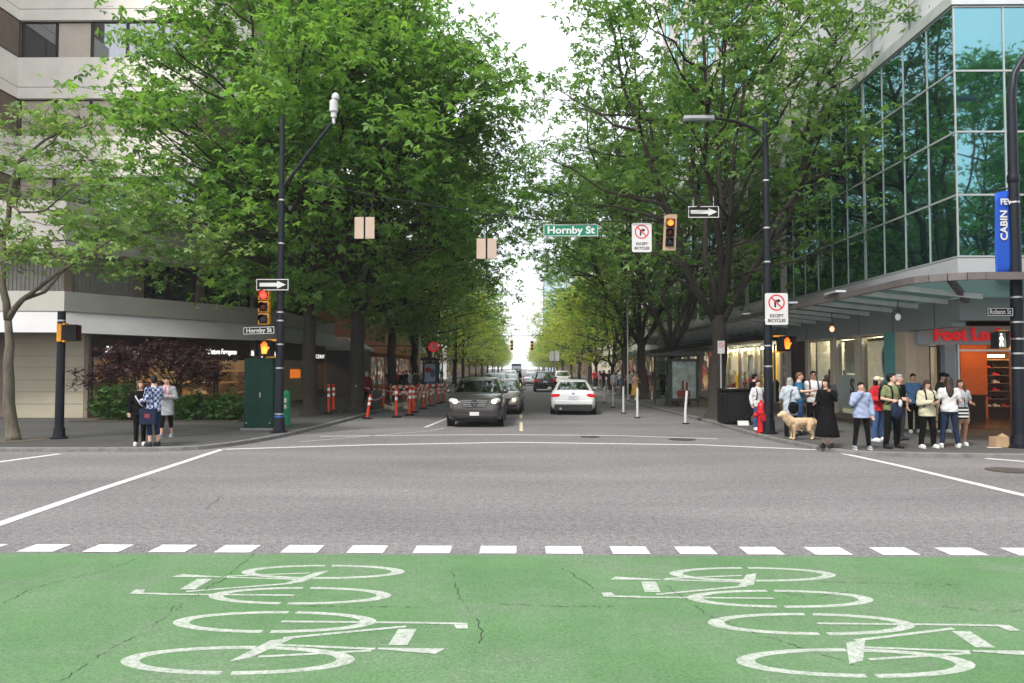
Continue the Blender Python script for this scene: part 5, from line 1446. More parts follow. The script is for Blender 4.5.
# --- bus shelters
def shelter(label, x0, x1, y0, y1, poster, faceside):
    t = thing('bus_shelter', label, 'bus shelter', ((x0 + x1) / 2, y0, WALK))
    w_, d_ = x1 - x0, y1 - y0
    k = MB()
    for x in (-w_ / 2, w_ / 2):
        for y in (.05, d_ / 2, d_): 
            if not (x * faceside > 0 and y == d_ / 2): k.bar((x, y, 0), (x, y, 2.5), .09, .09)
    k.build('posts', M_shelter, t)
    k = MB(); k.prism([(-w_ / 2 - .3, 2.5), (w_ / 2 + .3, 2.5), (w_ / 2 + .3, 2.62), (0, 2.78), (-w_ / 2 - .3, 2.62)], -.3, d_ + .3); k.build('roof', M_shelter, t, fix=True)
    k = MB(); xb = -faceside * w_ / 2; k.box(xb - .01, xb + .01, .1, d_ / 2 - .05, .25, 2.3); k.box(xb - .01, xb + .01, d_ / 2 + .05, d_ - .05, .25, 2.3); k.box(-w_ / 2 + .05, w_ / 2 - .05, d_ - .01, d_ + .01, .25, 2.3); k.build('glass_wall', M_screen, t)
    k = MB(); k.box(-w_ / 2 + .05, w_ / 2 - .05, -.06, .06, .3, 2.35); k.build('poster_case', M_shelter, t)
    k = MB(); k.box(-w_ / 2 + .13, w_ / 2 - .13, -.072, -.061, .42, 2.22); ps = k.build('poster', poster, t)
    k = MB(); k.box(xb + faceside * .05, xb + faceside * .45, .8, d_ - .4, .42, .48); k.build('bench', M_wood, t)
    return t, w_
t, w_ = shelter('glass bus shelter with a dim grey-green poster behind the forked right tree', 7.35, 8.75, 36.5, 40.5, mat('grey_green_poster', (.2, .25, .23), .25, var=.5, scale=3), -1)
k = MB(); k.box(-.35, .3, -.078, -.0725, .45, .8); k.box(-.12, -.02, -.078, -.0725, .8, 1.3); k.box(.08, .18, -.078, -.0725, .8, 1.2); k.build('poster_print', rdm, t)
t, w_ = shelter('bus shelter with a blue and red poster behind the orange posts', -7.6, -6.5, 58, 62, mat('pale_blue_poster', (.38, .45, .62), .3, var=.15, scale=2), 1)
k = MB(); k.box(-.42, .42, -.08, -.0725, .42, .82); k.build('poster_foot', mat('deep_blue_poster', (.03, .07, .3), .3), t)
k = MB(); k.ell((-.15, -.078, 1.75), (.25, .004, .22), 12, 8); k.build('poster_print', M_signred, t)
k = MB(); k.ell((.2, -.077, 1.5), (.2, .004, .35), 12, 8); k.build('poster_shape', mat('grey_blue_poster', (.12, .15, .25), .3), t)
# red hanging sign, twin white boards, distant signals, thin poles
q = P(433.5, 347, 61.0)
t = thing('shop_sign', 'round red shop sign with a white letter above the bus shelter', 'sign', q)
k = MB(); k.lathe([(.42, -.08), (.42, .08)], n=24, axis='y'); k.build('disc', mat('bright_red_sign', (.65, .02, .04), .4, emit=(1, .03, .05), estr=.15), t)
text_part('U', .55, M_signwhite, t, (0, -.09, .0), bold=.05)
k = MB(); k.bar((-.4, 0, .1), (-6.2, 0, .1), .08, .08); k.build('bracket', M_black, t)
q = G(554.5, 392)
t = thing('twin_signs', 'two white boards on a thin pole at mid street beyond the white coupe', 'sign', q)
k = MB(); k.tube([(0, 0, 0), (0, 0, 3.4)], .05, 8); k.build('pole', M_steel, t)
for s in (-1, 1):
    k = MB(); k.box(s * .22 - .18, s * .22 + .18, -.07, -.04, 2.6, 3.4); k.build('board', M_signwhite, t)
for px, lab in ((511.8, 'small yellow traffic light far down the street, left of the sky gap'), (532, 'small yellow traffic light far down the street, right of the sky gap')):
    q = P(px, 345.5, 112.0); t = signal_head(lab, q, M_lensred); t.scale = (1.5, 1, 1.35)
    hang_bars(t, M_black, 0, .1, .5, 1.6)
k = MB(); k.tube([(-9, 112, 7.0), (-4, 112, 6.9), (0, 112, 6.85), (9, 112, 7.0)], .05, 6); tag(k.build('span_wire', M_black), 'far span wire carrying the two small yellow traffic lights', 'wire')
for px, Y, r_, top, mm, lab in ((389, 44.5, .07, 8, M_steel, 'thin pale pole rising beside the third left trunk'), (419.5, 50, .06, 8, M_steel, 'thin pale pole in front of the trunk left of the bus shelter'),
                           (627.5, 44, .05, 6, M_steel, 'thin grey pole against the dark right trunk behind the white posts'), (456, 72, .09, 7, M_black, 'dark thin pole above the grey minivan roof')):
    t = thing('thin_pole', lab, 'pole', (xpx(px, Y), Y, WALK)); k = MB(); k.tube([(0, 0, 0), (0, 0, top)], [r_, r_ * .8], 8); k.build('shaft', mm, t)
    k = MB(); k.lathe([(r_ * 2, 0), (r_ * 2, .05), (r_ * 1.2, .25)], n=10); k.build('base', mm, t)
# ================================================================== vehicles
def paint(name, col, metal=.5, rough=.28): return mat(name, col, rough, metal, var=.04, scale=1, coat=.7)
M_carglass = glass_tint('car_glass', (.85, .95, .93), .2, dark=(.42, .47, .45), clear=1)
M_tyre = mat('tyre_rubber', (.018, .018, .018), .85)
M_rim = mat('alloy_rim', (.42, .42, .43), .3, .8)
M_plastic = mat('black_bumper_plastic', (.022, .022, .024), .6)
M_chrome = mat('chrome', (.72, .72, .74), .12, 1.0, var=0)
M_lampglass = mat('headlamp_glass', (.55, .56, .58), .08, .3)
M_beam = mat('lit_headlamp', (1, .8, .5), var=0, emit=(1, .60, .28), estr=2.6)
M_taillit = mat('lit_tail_lamp', (.3, .006, .008), .5, var=0, spec=.1, emit=(1, .01, .012), estr=.22)
M_tail = mat('tail_lamp', (.16, .006, .008), .5, var=0, spec=.1)
M_seat = mat('dark_car_seat', (.03, .03, .032), .8)
def lerp(a, b, t): return a + (b - a) * t
def car(label, loc, rz, col, kind, lit=False, brake=False, name='parked_car', detail=True, cat='car', emblem=None, driver=True):
    S_ = {'van': dict(L=4.92, W=1.92, H=1.66, nose=.93, hood=1.07, cowl=1.12, belt=1.10, tail=1.12, zs=.24, g=(-1.25, -.30, 2.38, 1.98), wb=.88, wr=.66, wx=(-1.55, 1.55), wr_=.35),
          'hatch': dict(L=4.4, W=1.80, H=1.50, nose=.70, hood=.92, cowl=1.0, belt=1.0, tail=1.02, zs=.22, g=(-1.0, -.05, 2.05, 1.55), wb=.82, wr=.60, wx=(-1.35, 1.3), wr_=.32),
          'coupe': dict(L=4.44, W=1.78, H=1.41, nose=.66, hood=.86, cowl=.94, belt=.93, tail=.98, zs=.20, g=(-.80, .05, 1.75, .95), wb=.79, wr=.55, wx=(-1.4, 1.32), wr_=.33),
          'suv': dict(L=4.7, W=1.90, H=1.70, nose=.85, hood=1.06, cowl=1.14, belt=1.12, tail=1.14, zs=.28, g=(-1.1, -.25, 2.28, 1.85), wb=.87, wr=.66, wx=(-1.45, 1.4), wr_=.37)}[kind]
    L, W, H = S_['L'], S_['W'], S_['H']; hw = W / 2; zs = S_['zs']; f, r = -L / 2, L / 2
    gf0, gf1, gr0, gr1 = S_['g']
    t = thing(name, label, cat, loc, rz)
    pm = paint(*col)
    st = [(f, .70, zs + .16, S_['nose'] - .12), (f + .05, .84, zs + .06, S_['nose'] - .03), (f + .22, .955, zs, S_['nose'] + .05), (f + .5, .985, zs, lerp(S_['nose'], S_['hood'], .62) + .03), (lerp(f, gf0, .55), 1, zs, S_['hood'] + .01), (gf0 - .05, 1, zs, S_['cowl']), (gf0 + .3, 1, zs, S_['belt']),
          (0.3, 1, zs, S_['belt']), (gr0 - .5, 1, zs, lerp(S_['belt'], S_['tail'], .6)), (r - .35, .985, zs, S_['tail']), (r - .12, .95, zs + .04, S_['tail'] - .01), (r - .03, .88, zs + .1, S_['tail'] - .08), (r, .78, zs + .2, S_['tail'] - .2)]
    rings = []
    for y, wf, z0, zb in st:
        w_ = hw * wf; h = zb - z0
        half = [(w_ - .16, z0), (w_ - .05, z0 + .05), (w_ - .015, z0 + .16 * h + .05), (w_, z0 + .5 * h), (w_ - .01, z0 + .72 * h), (w_ - .05, z0 + .93 * h), (w_ - .11, zb - .004), (w_ * .6, zb + .022), (w_ * .25, zb + .03)]
        rings.append([(x, y, z) for x, z in half] + [(-x, y, z) for x, z in half[::-1]])
    k = MB(); k.loft(rings)
    # greenhouse: pillars and roof with the body, glass apart
    def ring(s, inset=0, dz=0):
        wb, wr = S_['wb'], S_['wr']; w_ = lerp(wb, wr, s) - inset; z = lerp(S_['belt'] - .02, H - .05, s) + dz
        yf = lerp(gf0, gf1, s) + inset; yr = lerp(gr0, gr1, s) - inset; o = []
        bow = .16 * (1 - .3 * s)
        for x in (-.88, -.45, 0, .45, .88): o.append((x * w_, yf - bow * (1 - x * x) + .04, z + (S_['cowl'] - S_['belt']) * (1 - s)))
        for u in (.06, .34, .38, .66, .70, .94): o.append((w_ * (1 + .03 * math.sin(PI * u)), lerp(yf, yr, u), z))
        for x in (.86, .45, 0, -.45, -.86): o.append((x * w_, yr + .08 * (1 - x * x) - .03, z))
        for u in (.94, .70, .66, .38, .34, .06): o.append((-w_ * (1 + .03 * math.sin(PI * u)), lerp(yf, yr, u), z))
        return o
    lv = [ring(-.02, .0, -.08), ring(.06), ring(.5), ring(.88), ring(1.0, .01), ring(1.0, .10, .035), ring(1.0, .3, .052)]
    n = len(lv[0]); base = len(k.v)
    gv = [q for l in lv for q in l]
    body_f = []; gl = {'windscreen': [], 'rear_window': [], 'side_window': []}
    for i in range(len(lv) - 1):
        for j in range(n):
            q = (i * n + j, i * n + (j + 1) % n, (i + 1) * n + (j + 1) % n, (i + 1) * n + j)
            key = None
            if i in (1, 2):
                if j in (0, 1, 2, 3): key = 'windscreen'
                elif j in (11, 12, 13, 14): key = 'rear_window'
                elif j in (5, 7, 9, 16, 18, 20) and not (kind == 'coupe' and j in (9, 16)): key = 'side_window'
            (gl[key] if key else body_f).append(q)
    body_f.append(tuple((len(lv) - 1) * n + j for j in range(n)))
    k.add(gv, body_f)
    k.build('body', pm, t, fix=True, auto=True)
    for nm, fs in gl.items():
        g_ = MB(); g_.add(gv, fs); o = g_.build(nm, M_carglass, t, fix=True, smooth=True)
    # cabin
    s_ = MB(); s_.box(-hw + .2, hw - .2, gf0 + .1, gr0 - .15, zs + .1, S_['belt'] - .15); s_.build('cabin_floor', M_seat, t)
    for x in (-.38, .38):
        for y in ((.0, .95) if kind != 'coupe' else (.1,)):
            s_ = MB(); s_.ell((x, y + .2, S_['belt'] - .05), (.24, .09, .36), 10, 6); s_.ell((x, y + .24, S_['belt'] + .3), (.13, .06, .1), 8, 5); s_.build('seat', M_seat, t, smooth=True)
    if driver:
        s_ = MB(); s_.ell((-.38 * -1, .02, S_['belt'] + .22), (.09, .1, .13), 10, 7); s_.ell((.38, .05, S_['belt'] - .08), (.22, .13, .26), 10, 7); s_.ell((.38, .035, S_['belt'] + .27), (.095, .105, .10), 8, 6); s_.build('driver', mat('dim_driver', (.12, .08, .06), .8), t, smooth=True)
    # underside and wheels
    s_ = MB(); s_.box(-hw + .2, hw - .2, f + .25, r - .3, zs - .04, zs + .04); s_.build('underbody', M_plastic, t)
    for y in S_['wx']:
        for x in (-1, 1):
            R_ = S_['wr_']; w_ = MB(); xo = x * (hw - .11)
            w_.lathe([(R_ - .05, -.11), (R_, -.09), (R_, .09), (R_ - .05, .11)], (xo, y, R_), 20, axis='x'); wh = w_.build('wheel', M_tyre, t, auto=True)
            w_ = MB(); w_.lathe([(R_ * .66, -.012), (R_ * .62, .006), (R_ * .2, -.006), (R_ * .12, .01)], (xo + x * .115, y, R_), 16, axis='x'); w_.build('rim', M_rim, wh)
            w_ = MB(); w_.lathe([(R_ + .06, -.02), (R_ + .06, .004), (R_ * .9, .01)], (x * (hw - .004), y, R_ + .01), 22, axis='x'); w_.v = [q for q in w_.v]; w_.build('wheel_arch', M_plastic, t)
    if detail:
        # front: lamps, grille, intake, plate
        zn = S_['nose']
        for x in (-1, 1):
            l = MB(); l.ell((x * (hw - .27), f + .16, zn - .05), (.21, .15, .10), 12, 8, Euler((0, x * R(-14), x * R(26))).to_matrix()); hd = l.build('headlight', M_lampglass, t, smooth=True)
            if lit:
                l = MB(); l.ell((x * (hw - .31), f + .03, zn - .06), (.085, .05, .07), 10, 6); l.build('bulb', M_beam, hd, smooth=True)
            l = MB(); l.box(x * (hw - .30) - .13, x * (hw - .30) + .13, f - .005, f + .12, zs + .12, zs + .24); l.build('fog_lamp', M_plastic, t, bevel=.03)
            l = MB(); l.ell((x * (hw + .06), gf0 + .42, S_['belt'] + .07), (.095, .06, .07), 10, 6); mr = l.build('mirror', pm, t, smooth=True)
            l = MB(); l.bar((x * (hw - .1), gf0 + .44, S_['belt'] - .01), (x * (hw + .06), gf0 + .43, S_['belt'] + .04), .06, .05); l.build('mirror_arm', M_plastic, mr)
            # rear lamps
            l = MB(); l.ell((x * (hw - .20), r - .08, S_['tail'] - .20), (.20, .10, .085), 12, 8, Euler((0, x * R(8), x * R(-22))).to_matrix()); l.build('tail_light', M_taillit if brake else M_tail, t, smooth=True)
        gr = MB(); gr.prism([(-.46, zn + .0), (.46, zn + .0), (.34, zn - .25), (-.34, zn - .25)], f - .03, f + .06); g_ = gr.build('grille', M_plastic, t, fix=True)
        l = MB()
        for i in range(4): z = zn - .03 - i * .058; a = .44 - i * .03; l.box(-a, a, f - .042, f - .031, z - .011, z + .011)
        l.build('grille_bar', M_chrome, g_)
        if emblem == 'star':
            l = MB(); c = (0, f - .05, zn - .115)
            for i in range(18):
                a0, a1 = 2 * PI * i / 18, 2 * PI * (i + 1) / 18; l.bar((c[0] + .1 * math.cos(a0), c[1], c[2] + .1 * math.sin(a0)), (c[0] + .1 * math.cos(a1), c[1], c[2] + .1 * math.sin(a1)), .022, .022, (0, 1, 0))
            for a in (90, 210, 330): l.bar(c, (c[0] + .095 * math.cos(R(a)), c[1], c[2] + .095 * math.sin(R(a))), .022, .022, (0, 1, 0))
            l.build('emblem', M_signblack, g_)
        l = MB(); l.box(-.62, .62, f - .012, f + .1, zs + .10, zs + .22); l.build('bumper_intake', M_plastic, t, bevel=.03)
        l = MB(); l.box(-.155, .155, f - .045, f - .02, zs + .17, zs + .29); l.build('number_plate', M_signwhite, t)
        zt = S_['tail']
        l = MB(); l.box(-.19, .19, r - .025, r + .015, zt - .36, zt - .20); l.build('number_plate', mat('pale_plate', (.5, .52, .55), .4), t)
        l = MB(); l.box(-hw + .16, hw - .16, r - .13, r + .034, zs - .03, zs + .22); l.build('bumper_diffuser', M_plastic, t, bevel=.03)
        l = MB(); l.box(-hw + .14, hw - .14, r - .1, r + .03, zs + .225, zs + .40); l.build('rear_bumper', pm, t, bevel=.04)
        if emblem == 'roundel':
            l = MB(); l.lathe([(.05, 0), (.05, .012)], (0, r - .015, zt - .13), 16, axis='y'); rd = l.build('emblem', M_signblack, t)
            for i, mm in enumerate((M_blue, M_signwhite)):
                l = MB()
                for a0 in (i * 90, 180 + i * 90):
                    p = [(0, r + .0, zt - .13)] + [(.035 * math.cos(R(a0 + 15 * j)), r + .0, zt - .13 + .035 * math.sin(R(a0 + 15 * j))) for j in range(7)]; l.add(p, [tuple(range(8))])
                l.build('emblem_quarter', mm, rd)
            l = MB(); l.lathe([(.045, -.05), (.045, .05)], (hw - .4, r + .0, zs + .06), 12, axis='y'); l.build('exhaust', M_chrome, t)
        l = MB(); l.box(-.6, .6, gf0 - .13, gf0 - .1, S_['cowl'] + .0, S_['cowl'] + .035); l.build('wiper', M_plastic, t)
    return t
g = lambda px, py: G(px, py)
def cpos(px, py): q = G(px, py); return (q.x, q.y)
x, y = cpos(475, 427); car('grey minivan with lit headlights waiting at the stop line', (x, y + 2.46 - .35, 0), 0, ('grey_brown_metallic', (.06, .055, .052), .55, .22), 'van', lit=True, name='minivan', emblem='star', cat='minivan')
x, y = cpos(502, 414.5); car('silver-beige hatchback with glowing headlights half hidden behind the grey minivan', (x, y + 2.2 - .3, 0), R(-2), ('silver_beige_metallic', (.27, .23, .20), .5, .25), 'hatch', lit=True)
x, y = cpos(575.5, 414.5); car('white two-door coupe driving away in the right lane', (x, y + 2.22 - .3, 0), R(180 - 3), ('white_car_paint', (.60, .60, .60), 0, .25), 'coupe', brake=True, name='coupe', emblem='roundel').scale = (1.1, 1.08, 1.06)
x, y = cpos(545.5, 392); car('dark suv with lit red tail lights driving away mid street', (x, y + 2.3, 0), R(180), ('dark_wine_paint', (.035, .012, .016), .3, .25), 'suv', brake=True, name='suv', cat='suv')
car('silver car leaving just ahead and left of the dark suv', (1.25, 84, 0), R(180), ('silver_metallic', (.45, .45, .46), .6, .25), 'hatch', brake=True)
car('white car standing at the right kerb beyond the dark suv', (4.6, 82, 0), R(180), ('white_car_paint', (.70, .70, .70), 0, .25), 'suv')
car('silver suv third in the oncoming queue', (-1.55, 47, 0), 0, ('silver_metallic', (.45, .45, .46), .6, .25), 'suv')
car('white car fourth in the oncoming queue', (-.95, 63, 0), 0, ('white_car_paint', (.70, .70, .70), 0, .25), 'hatch')
car('pale grey car fifth in the oncoming queue', (-1.6, 84, 0), 0, ('silver_metallic', (.45, .45, .46), .6, .25), 'van')
car('white van sixth in the oncoming queue, far off', (-1.3, 104, 0), 0, ('white_car_paint', (.70, .70, .70), 0, .25), 'suv')
car('small pale car far ahead in the right lane', (1.7, 116, 0), R(180), ('silver_metallic', (.45, .45, .46), .6, .25), 'hatch')
car('tiny white car farthest ahead in the right lane', (2.2, 150, 0), R(180), ('white_car_paint', (.70, .70, .70), 0, .25), 'suv')
# far bus
t = thing('bus', 'dark-fronted bus far down the street at the vanishing point', 'bus', (-.9, 190, 0))
k = MB(); k.box(-1.25, 1.25, 0, 11, .35, 3.1); k.build('body', mat('dark_blue_bus', (.05, .07, .12), .4), t, bevel=.12)
k = MB(); k.box(-1.1, 1.1, -.02, -.0, 1.2, 2.5); k.build('windscreen', M_pane, t)
k = MB(); k.box(-.9, .9, -.03, -.0, 2.62, 2.95); k.build('destination_board', M_plastic, t)
for x in (-1, 1):
    for yy in (2, 8):
        k = MB(); k.lathe([(.48, -.14), (.48, .14)], (x * 1.1, yy, .48), 16, axis='x'); k.build('wheel', M_tyre, t)
# ================================================================== people and the dog
def cloth(name, col, var=.18, scale=9): return mat('cloth_' + name, tuple(c * .8 for c in col), .9, var=var, scale=scale, bump=.35, bscale=18, spec=.1)
M_skin = mat('skin_light', (.50, .30, .22), .5, var=.06, spec=.35)
M_skin2 = mat('skin_tan', (.40, .22, .15), .5, var=.06, spec=.35)
M_eye = mat('dark_eye', (.02, .015, .012), .3, var=0)
M_lip = mat('lip', (.34, .10, .09), .5, var=0)
HAIR = {'black': mat('black_hair', (.005, .004, .004), .6, var=.3, scale=20, spec=.2), 'brown': mat('brown_hair', (.026, .014, .009), .6, var=.3, scale=20), 'grey': mat('grey_hair', (.26, .25, .24), .6, var=.2, scale=20),
        'auburn': mat('auburn_hair', (.11, .045, .02), .5, var=.3, scale=20)}
def remesh(mb, vox, it=3):
    me = mb.mesh('tmp', MATS['skin_light']); o = bpy.data.objects.new('tmp', me); COL.objects.link(o)
    m = o.modifiers.new('r', 'REMESH'); m.mode = 'VOXEL'; m.voxel_size = vox
    s = o.modifiers.new('s', 'SMOOTH'); s.iterations = it; s.factor = .5
    r = eval_mesh(o); bpy.data.objects.remove(o); bpy.data.meshes.remove(me)
    out = MB(); out.v = [tuple(v.co) for v in r.vertices]; out.f = [tuple(p.vertices) for p in r.polygons]; out.m = [0] * len(out.f)
    bpy.data.meshes.remove(r)
    return out
TORSO = [(.79, .10, .085, 0), (.86, .160, .112, .01), (.95, .168, .118, .008), (1.05, .142, .102, 0), (1.14, .142, .102, -.005), (1.24, .163, .115, -.005), (1.33, .178, .112, .0), (1.39, .165, .095, .005), (1.43, .105, .075, .01), (1.46, .064, .062, .012), (1.52, .056, .058, .006)]
def torso(mb, z0, z1, ex, flare=0.0):
    rings = []
    zs = [t for t in TORSO]
    def samp(z):
        for a, b in zip(zs[:-1], zs[1:]):
            if a[0] <= z <= b[0]:
                u = (z - a[0]) / (b[0] - a[0]); return [lerp(a[i], b[i], u) for i in range(4)]
        return list(zs[0] if z < zs[0][0] else zs[-1])
    n = 14; N = 20
    for i in range(n + 1):
        z = lerp(z0, z1, i / n); q = samp(z); fl = flare * max(0, 1 - (z - z0) / .25)
        if z < .86: q[1] = max(q[1], .155); q[2] = max(q[2], .108)
        rings.append([((q[1] + ex + fl) * math.copysign(abs(math.cos(a)) ** .85, math.cos(a)), q[3] + (q[2] + ex + fl) * math.copysign(abs(math.sin(a)) ** .9, math.sin(a)), z) for a in [2 * PI * k / N for k in range(N)]])
    mb.loft(rings)
def limb(mb, pts, rads, ex=0.0, n=10):
    P_ = [Vector(p) for p in pts]
    fp = []; fr = []
    for i in range(len(P_) - 1):
        m = 4
        for k in range(m):
            fp.append(P_[i].lerp(P_[i + 1], k / m)); fr.append(lerp(rads[i], rads[i + 1], k / m) + ex)
    fp.append(P_[-1]); fr.append(rads[-1] + ex)
    mb.tube(fp, fr, n)
    for i in range(len(P_)): r = rads[i] + ex; mb.ell(P_[i], (r, r, r), 10, 6)
ARMS = {'down': ((.245, .03, 1.12), (.25, -.05, .885)), 'bent': ((.24, .04, 1.13), (.19, -.22, 1.10)), 'phone': ((.225, -.01, 1.12), (.055, -.25, 1.16)), 'mouth': ((.25, -.10, 1.16), (.05, -.17, 1.43)),
        'crossed': ((.245, -.05, 1.13), (-.07, -.19, 1.16)), 'pocket': ((.27, .07, 1.13), (.20, -.04, .92)), 'up': ((.25, -.1, 1.2), (.16, -.22, 1.38)), 'back': ((.25, .09, 1.13), (.12, .17, .98)), 'reach': ((.27, -.10, 1.19), (.22, -.36, 1.22))}
LEGS = {'stand': (((.092, 0), (.10, -.005), (.105, .02)), ((.092, 0), (.10, -.005), (.105, .02))), 'wide': (((.095, 0), (.135, -.01), (.17, .0)), ((.095, 0), (.14, .0), (.18, .03))),
        'step': (((.092, 0), (.10, -.06), (.105, -.10)), ((.092, 0), (.11, .02), (.12, .12))), 'walk': (((.092, 0), (.095, -.14), (.095, -.22)), ((.092, 0), (.095, .04), (.09, .26))), 'close': (((.085, 0), (.085, -.01), (.085, .01)), ((.085, 0), (.088, -.04), (.09, .04)))}
def hand(mb, w, d, skin_i=0):
    """palm and five separate, slightly curled fingers at wrist w pointing along d"""
    d = Vector(d).normalized(); s = d.cross(Vector((0, 1, 0))); 
    if s.length < .2: s = d.cross(Vector((1, 0, 0)))
    s.normalize(); nrm = d.cross(s)
    w = Vector(w); rot = Matrix((s, d, nrm)).transposed()
    mb.ell(w + d * .045, (.036, .055, .017), 8, 6, rot)
    for i, (off, ln) in enumerate(((-.027, .055), (-.009, .07), (.009, .075), (.027, .065))):
        a = w + d * .08 + s * off
        mb.tube([a, a + d * ln * .5 + nrm * .006, a + d * ln * .85 + nrm * .024, a + d * ln * .95 + nrm * .04], [.0085, .008, .007, .005], 5)
    a = w + d * .03 - s * .03
    mb.tube([a, a + d * .03 - s * .02 + nrm * .01, a + d * .055 - s * .022 + nrm * .022], [.011, .010, .007], 5)
def person(label, px, py, h, rz, top, bottom, shoe, hair=('short', 'black'), arms=('down', 'down'), legs='stand', skin=None, lod=0, cap=None, head=0.0, nod=0.0, group=None, straps=None, scarf=None, ztype=None, lean=0.0, loc=None):
    q = loc if loc is not None else (GS(px, py) if ztype is None else G(px, py, ztype))
    t = thing('person', label, 'person', tuple(q), R(rz), group); s = h / 1.70; t.scale = (s, s, s)
    sk = skin or M_skin; vox = (.015, .024)[lod]
    b = MB(); torso(b, .80, 1.53, 0)
    hc = Vector((0, -.012, 1.595)); hr = Euler((R(nod), 0, R(head))).to_matrix()
    T = lambda v: hc + hr @ Vector(v)
    b.ell(hc + Vector((0, 0, .01)), (.073, .092, .105), 14, 10, hr); b.ell(T((0, -.022, -.05)), (.052, .062, .06), 12, 8, hr); b.tube([(0, .01, 1.44), (0, 0, 1.56)], .052, 10)
    b.tube([T((0, -.088, .012)), T((0, -.108, -.022)), T((0, -.09, -.03))], [.009, .015, .011], 6)
    for x in (-1, 1): b.ell(T((x * .074, .005, -.005)), (.012, .022, .032), 6, 5, hr)
    wr = []
    for sd, a in zip((-1, 1), arms):
        e, w = ARMS[a]; e = Vector((e[0] * sd, e[1], e[2])); w = Vector((w[0] * sd, w[1], w[2]))
        limb(b, [(sd * .165, .005, 1.375), e, w], [.054, .040, .029]); wr.append((e, w))
    L = []
    for sd, lg in zip((-1, 1), LEGS[legs]):
        hp, kn, an = [(sd * x, y) for x, y in lg]
        pts = [Vector((hp[0], hp[1], .84)), Vector((kn[0], kn[1], .475)), Vector((an[0], an[1] + .02, .09))]
        limb(b, pts, [.086, .056, .038]); L.append(pts)
        f = pts[2]; b.ell((f.x + sd * .012, f.y - .075, .042), (.042, .115, .035), 10, 6)
    body = remesh(b, vox, 4)
    for e, w in wr: hand(body, w, (w - e))
    body.mi = 1
    for x in (-1, 1): body.ell(T((x * .030, -.083, .018)), (.012, .008, .007), 6, 4, hr); body.ell(T((x * .031, -.086, .036)), (.018, .008, .004), 6, 4, hr)
    body.mi = 2; body.ell(T((0, -.084, -.056)), (.022, .008, .007), 6, 4, hr)
    body.build('body', [sk, M_eye, M_lip], t, smooth=True)
    # top
    tk, tm = top[0], top[1]; long_ = tk in ('jacket', 'long', 'coat'); ex = {'tee': .016, 'long': .018, 'jacket': .034, 'coat': .034, 'crop': .014}[tk]
    g = MB(); z0 = {'tee': .86, 'long': .84, 'jacket': .80, 'coat': .62, 'crop': 1.0}[tk]
    torso(g, z0, 1.45, ex, .018 if tk in ('jacket', 'coat', 'tee') else 0)
    if tk in ('jacket', 'coat'): g.tube([(0, .03, 1.43), (0, .02, 1.49)], [.095, .08], 12)
    for sd, (e, w) in zip((-1, 1), wr):
        sh = Vector((sd * .165, .005, 1.375))
        if long_: limb(g, [sh, e, e.lerp(w, .96)], [.056, .044, .033], ex * .75 + .004)
        else: limb(g, [sh, sh.lerp(e, .62)], [.058, .05], ex)
    r_ = remesh(g, vox, 3)
    if vox < .02:
        k = random.Random(px)
        r_.v = [(x + .004 * math.sin(z * 47 + y * 20), y + .005 * math.sin(z * 39 + x * 25 + k.random() * 0), z) for x, y, z in r_.v]
    r_.build('top', tm, t, smooth=True)
    # bottom
    bk, bm2 = bottom
    g = MB()
    if bk in ('trousers', 'leggings', 'capri', 'shorts', 'wide'):
        torso(g, .80, 1.03, .010)
        e2 = {'trousers': .018, 'leggings': .008, 'capri': .012, 'shorts': .032, 'wide': .03}[bk]
        for (a, k, f) in L:
            if bk == 'shorts': limb(g, [a, a.lerp(k, .55)], [.088, .075], e2)
            elif bk == 'capri': limb(g, [a, k, k.lerp(f, .45)], [.086, .058, .05], e2)
            else: limb(g, [a, k, f + Vector((0, 0, .0 if bk != 'leggings' else .02))], [.086, .058, .046 if bk != 'wide' else .058], e2)
        g = remesh(g, vox, 3)
    else:
        N = 26; rings = []; zb_ = {'skirt': .27, 'miniskirt': .55}[bk]; fl = {'skirt': .29, 'miniskirt': .20}[bk]
        for i in range(9):
            u = i / 8; z = lerp(1.02, zb_, u); rx = lerp(.155, fl, u ** .8); ry = lerp(.115, fl * .85, u ** .8)
            rings.append([(rx * (1 + .06 * u * math.sin(7 * 2 * PI * k / N)) * math.cos(2 * PI * k / N), ry * (1 + .06 * u * math.sin(7 * 2 * PI * k / N)) * math.sin(2 * PI * k / N), z) for k in range(N)])
        g.loft(rings)
    g.build({'skirt': 'skirt', 'miniskirt': 'skirt', 'shorts': 'shorts'}.get(bk, 'trousers'), bm2, t, smooth=True)
    for sd, (a, k, f) in zip((-1, 1), L):
        g = MB(); x = f.x + sd * .01
        g.ell((x, f.y - .07, .05), (.05, .135, .05), 12, 7); g.ell((x, f.y + .005, .07), (.046, .06, .065), 10, 6); g = MB_clip(g, .012)
        g.mi = 1; g.loft([[(x + (.052 * math.cos(a_)), f.y - .065 + .142 * math.sin(a_), z) for a_ in [2 * PI * i / 14 for i in range(14)]] for z in (0, .026)])
        g.build('shoe', [shoe, M_signwhite if shoe is not M_shoeb else M_rubber], t, smooth=True)
    # hair and hat
    hk, hcname = hair; hm = HAIR[hcname]; g = MB()
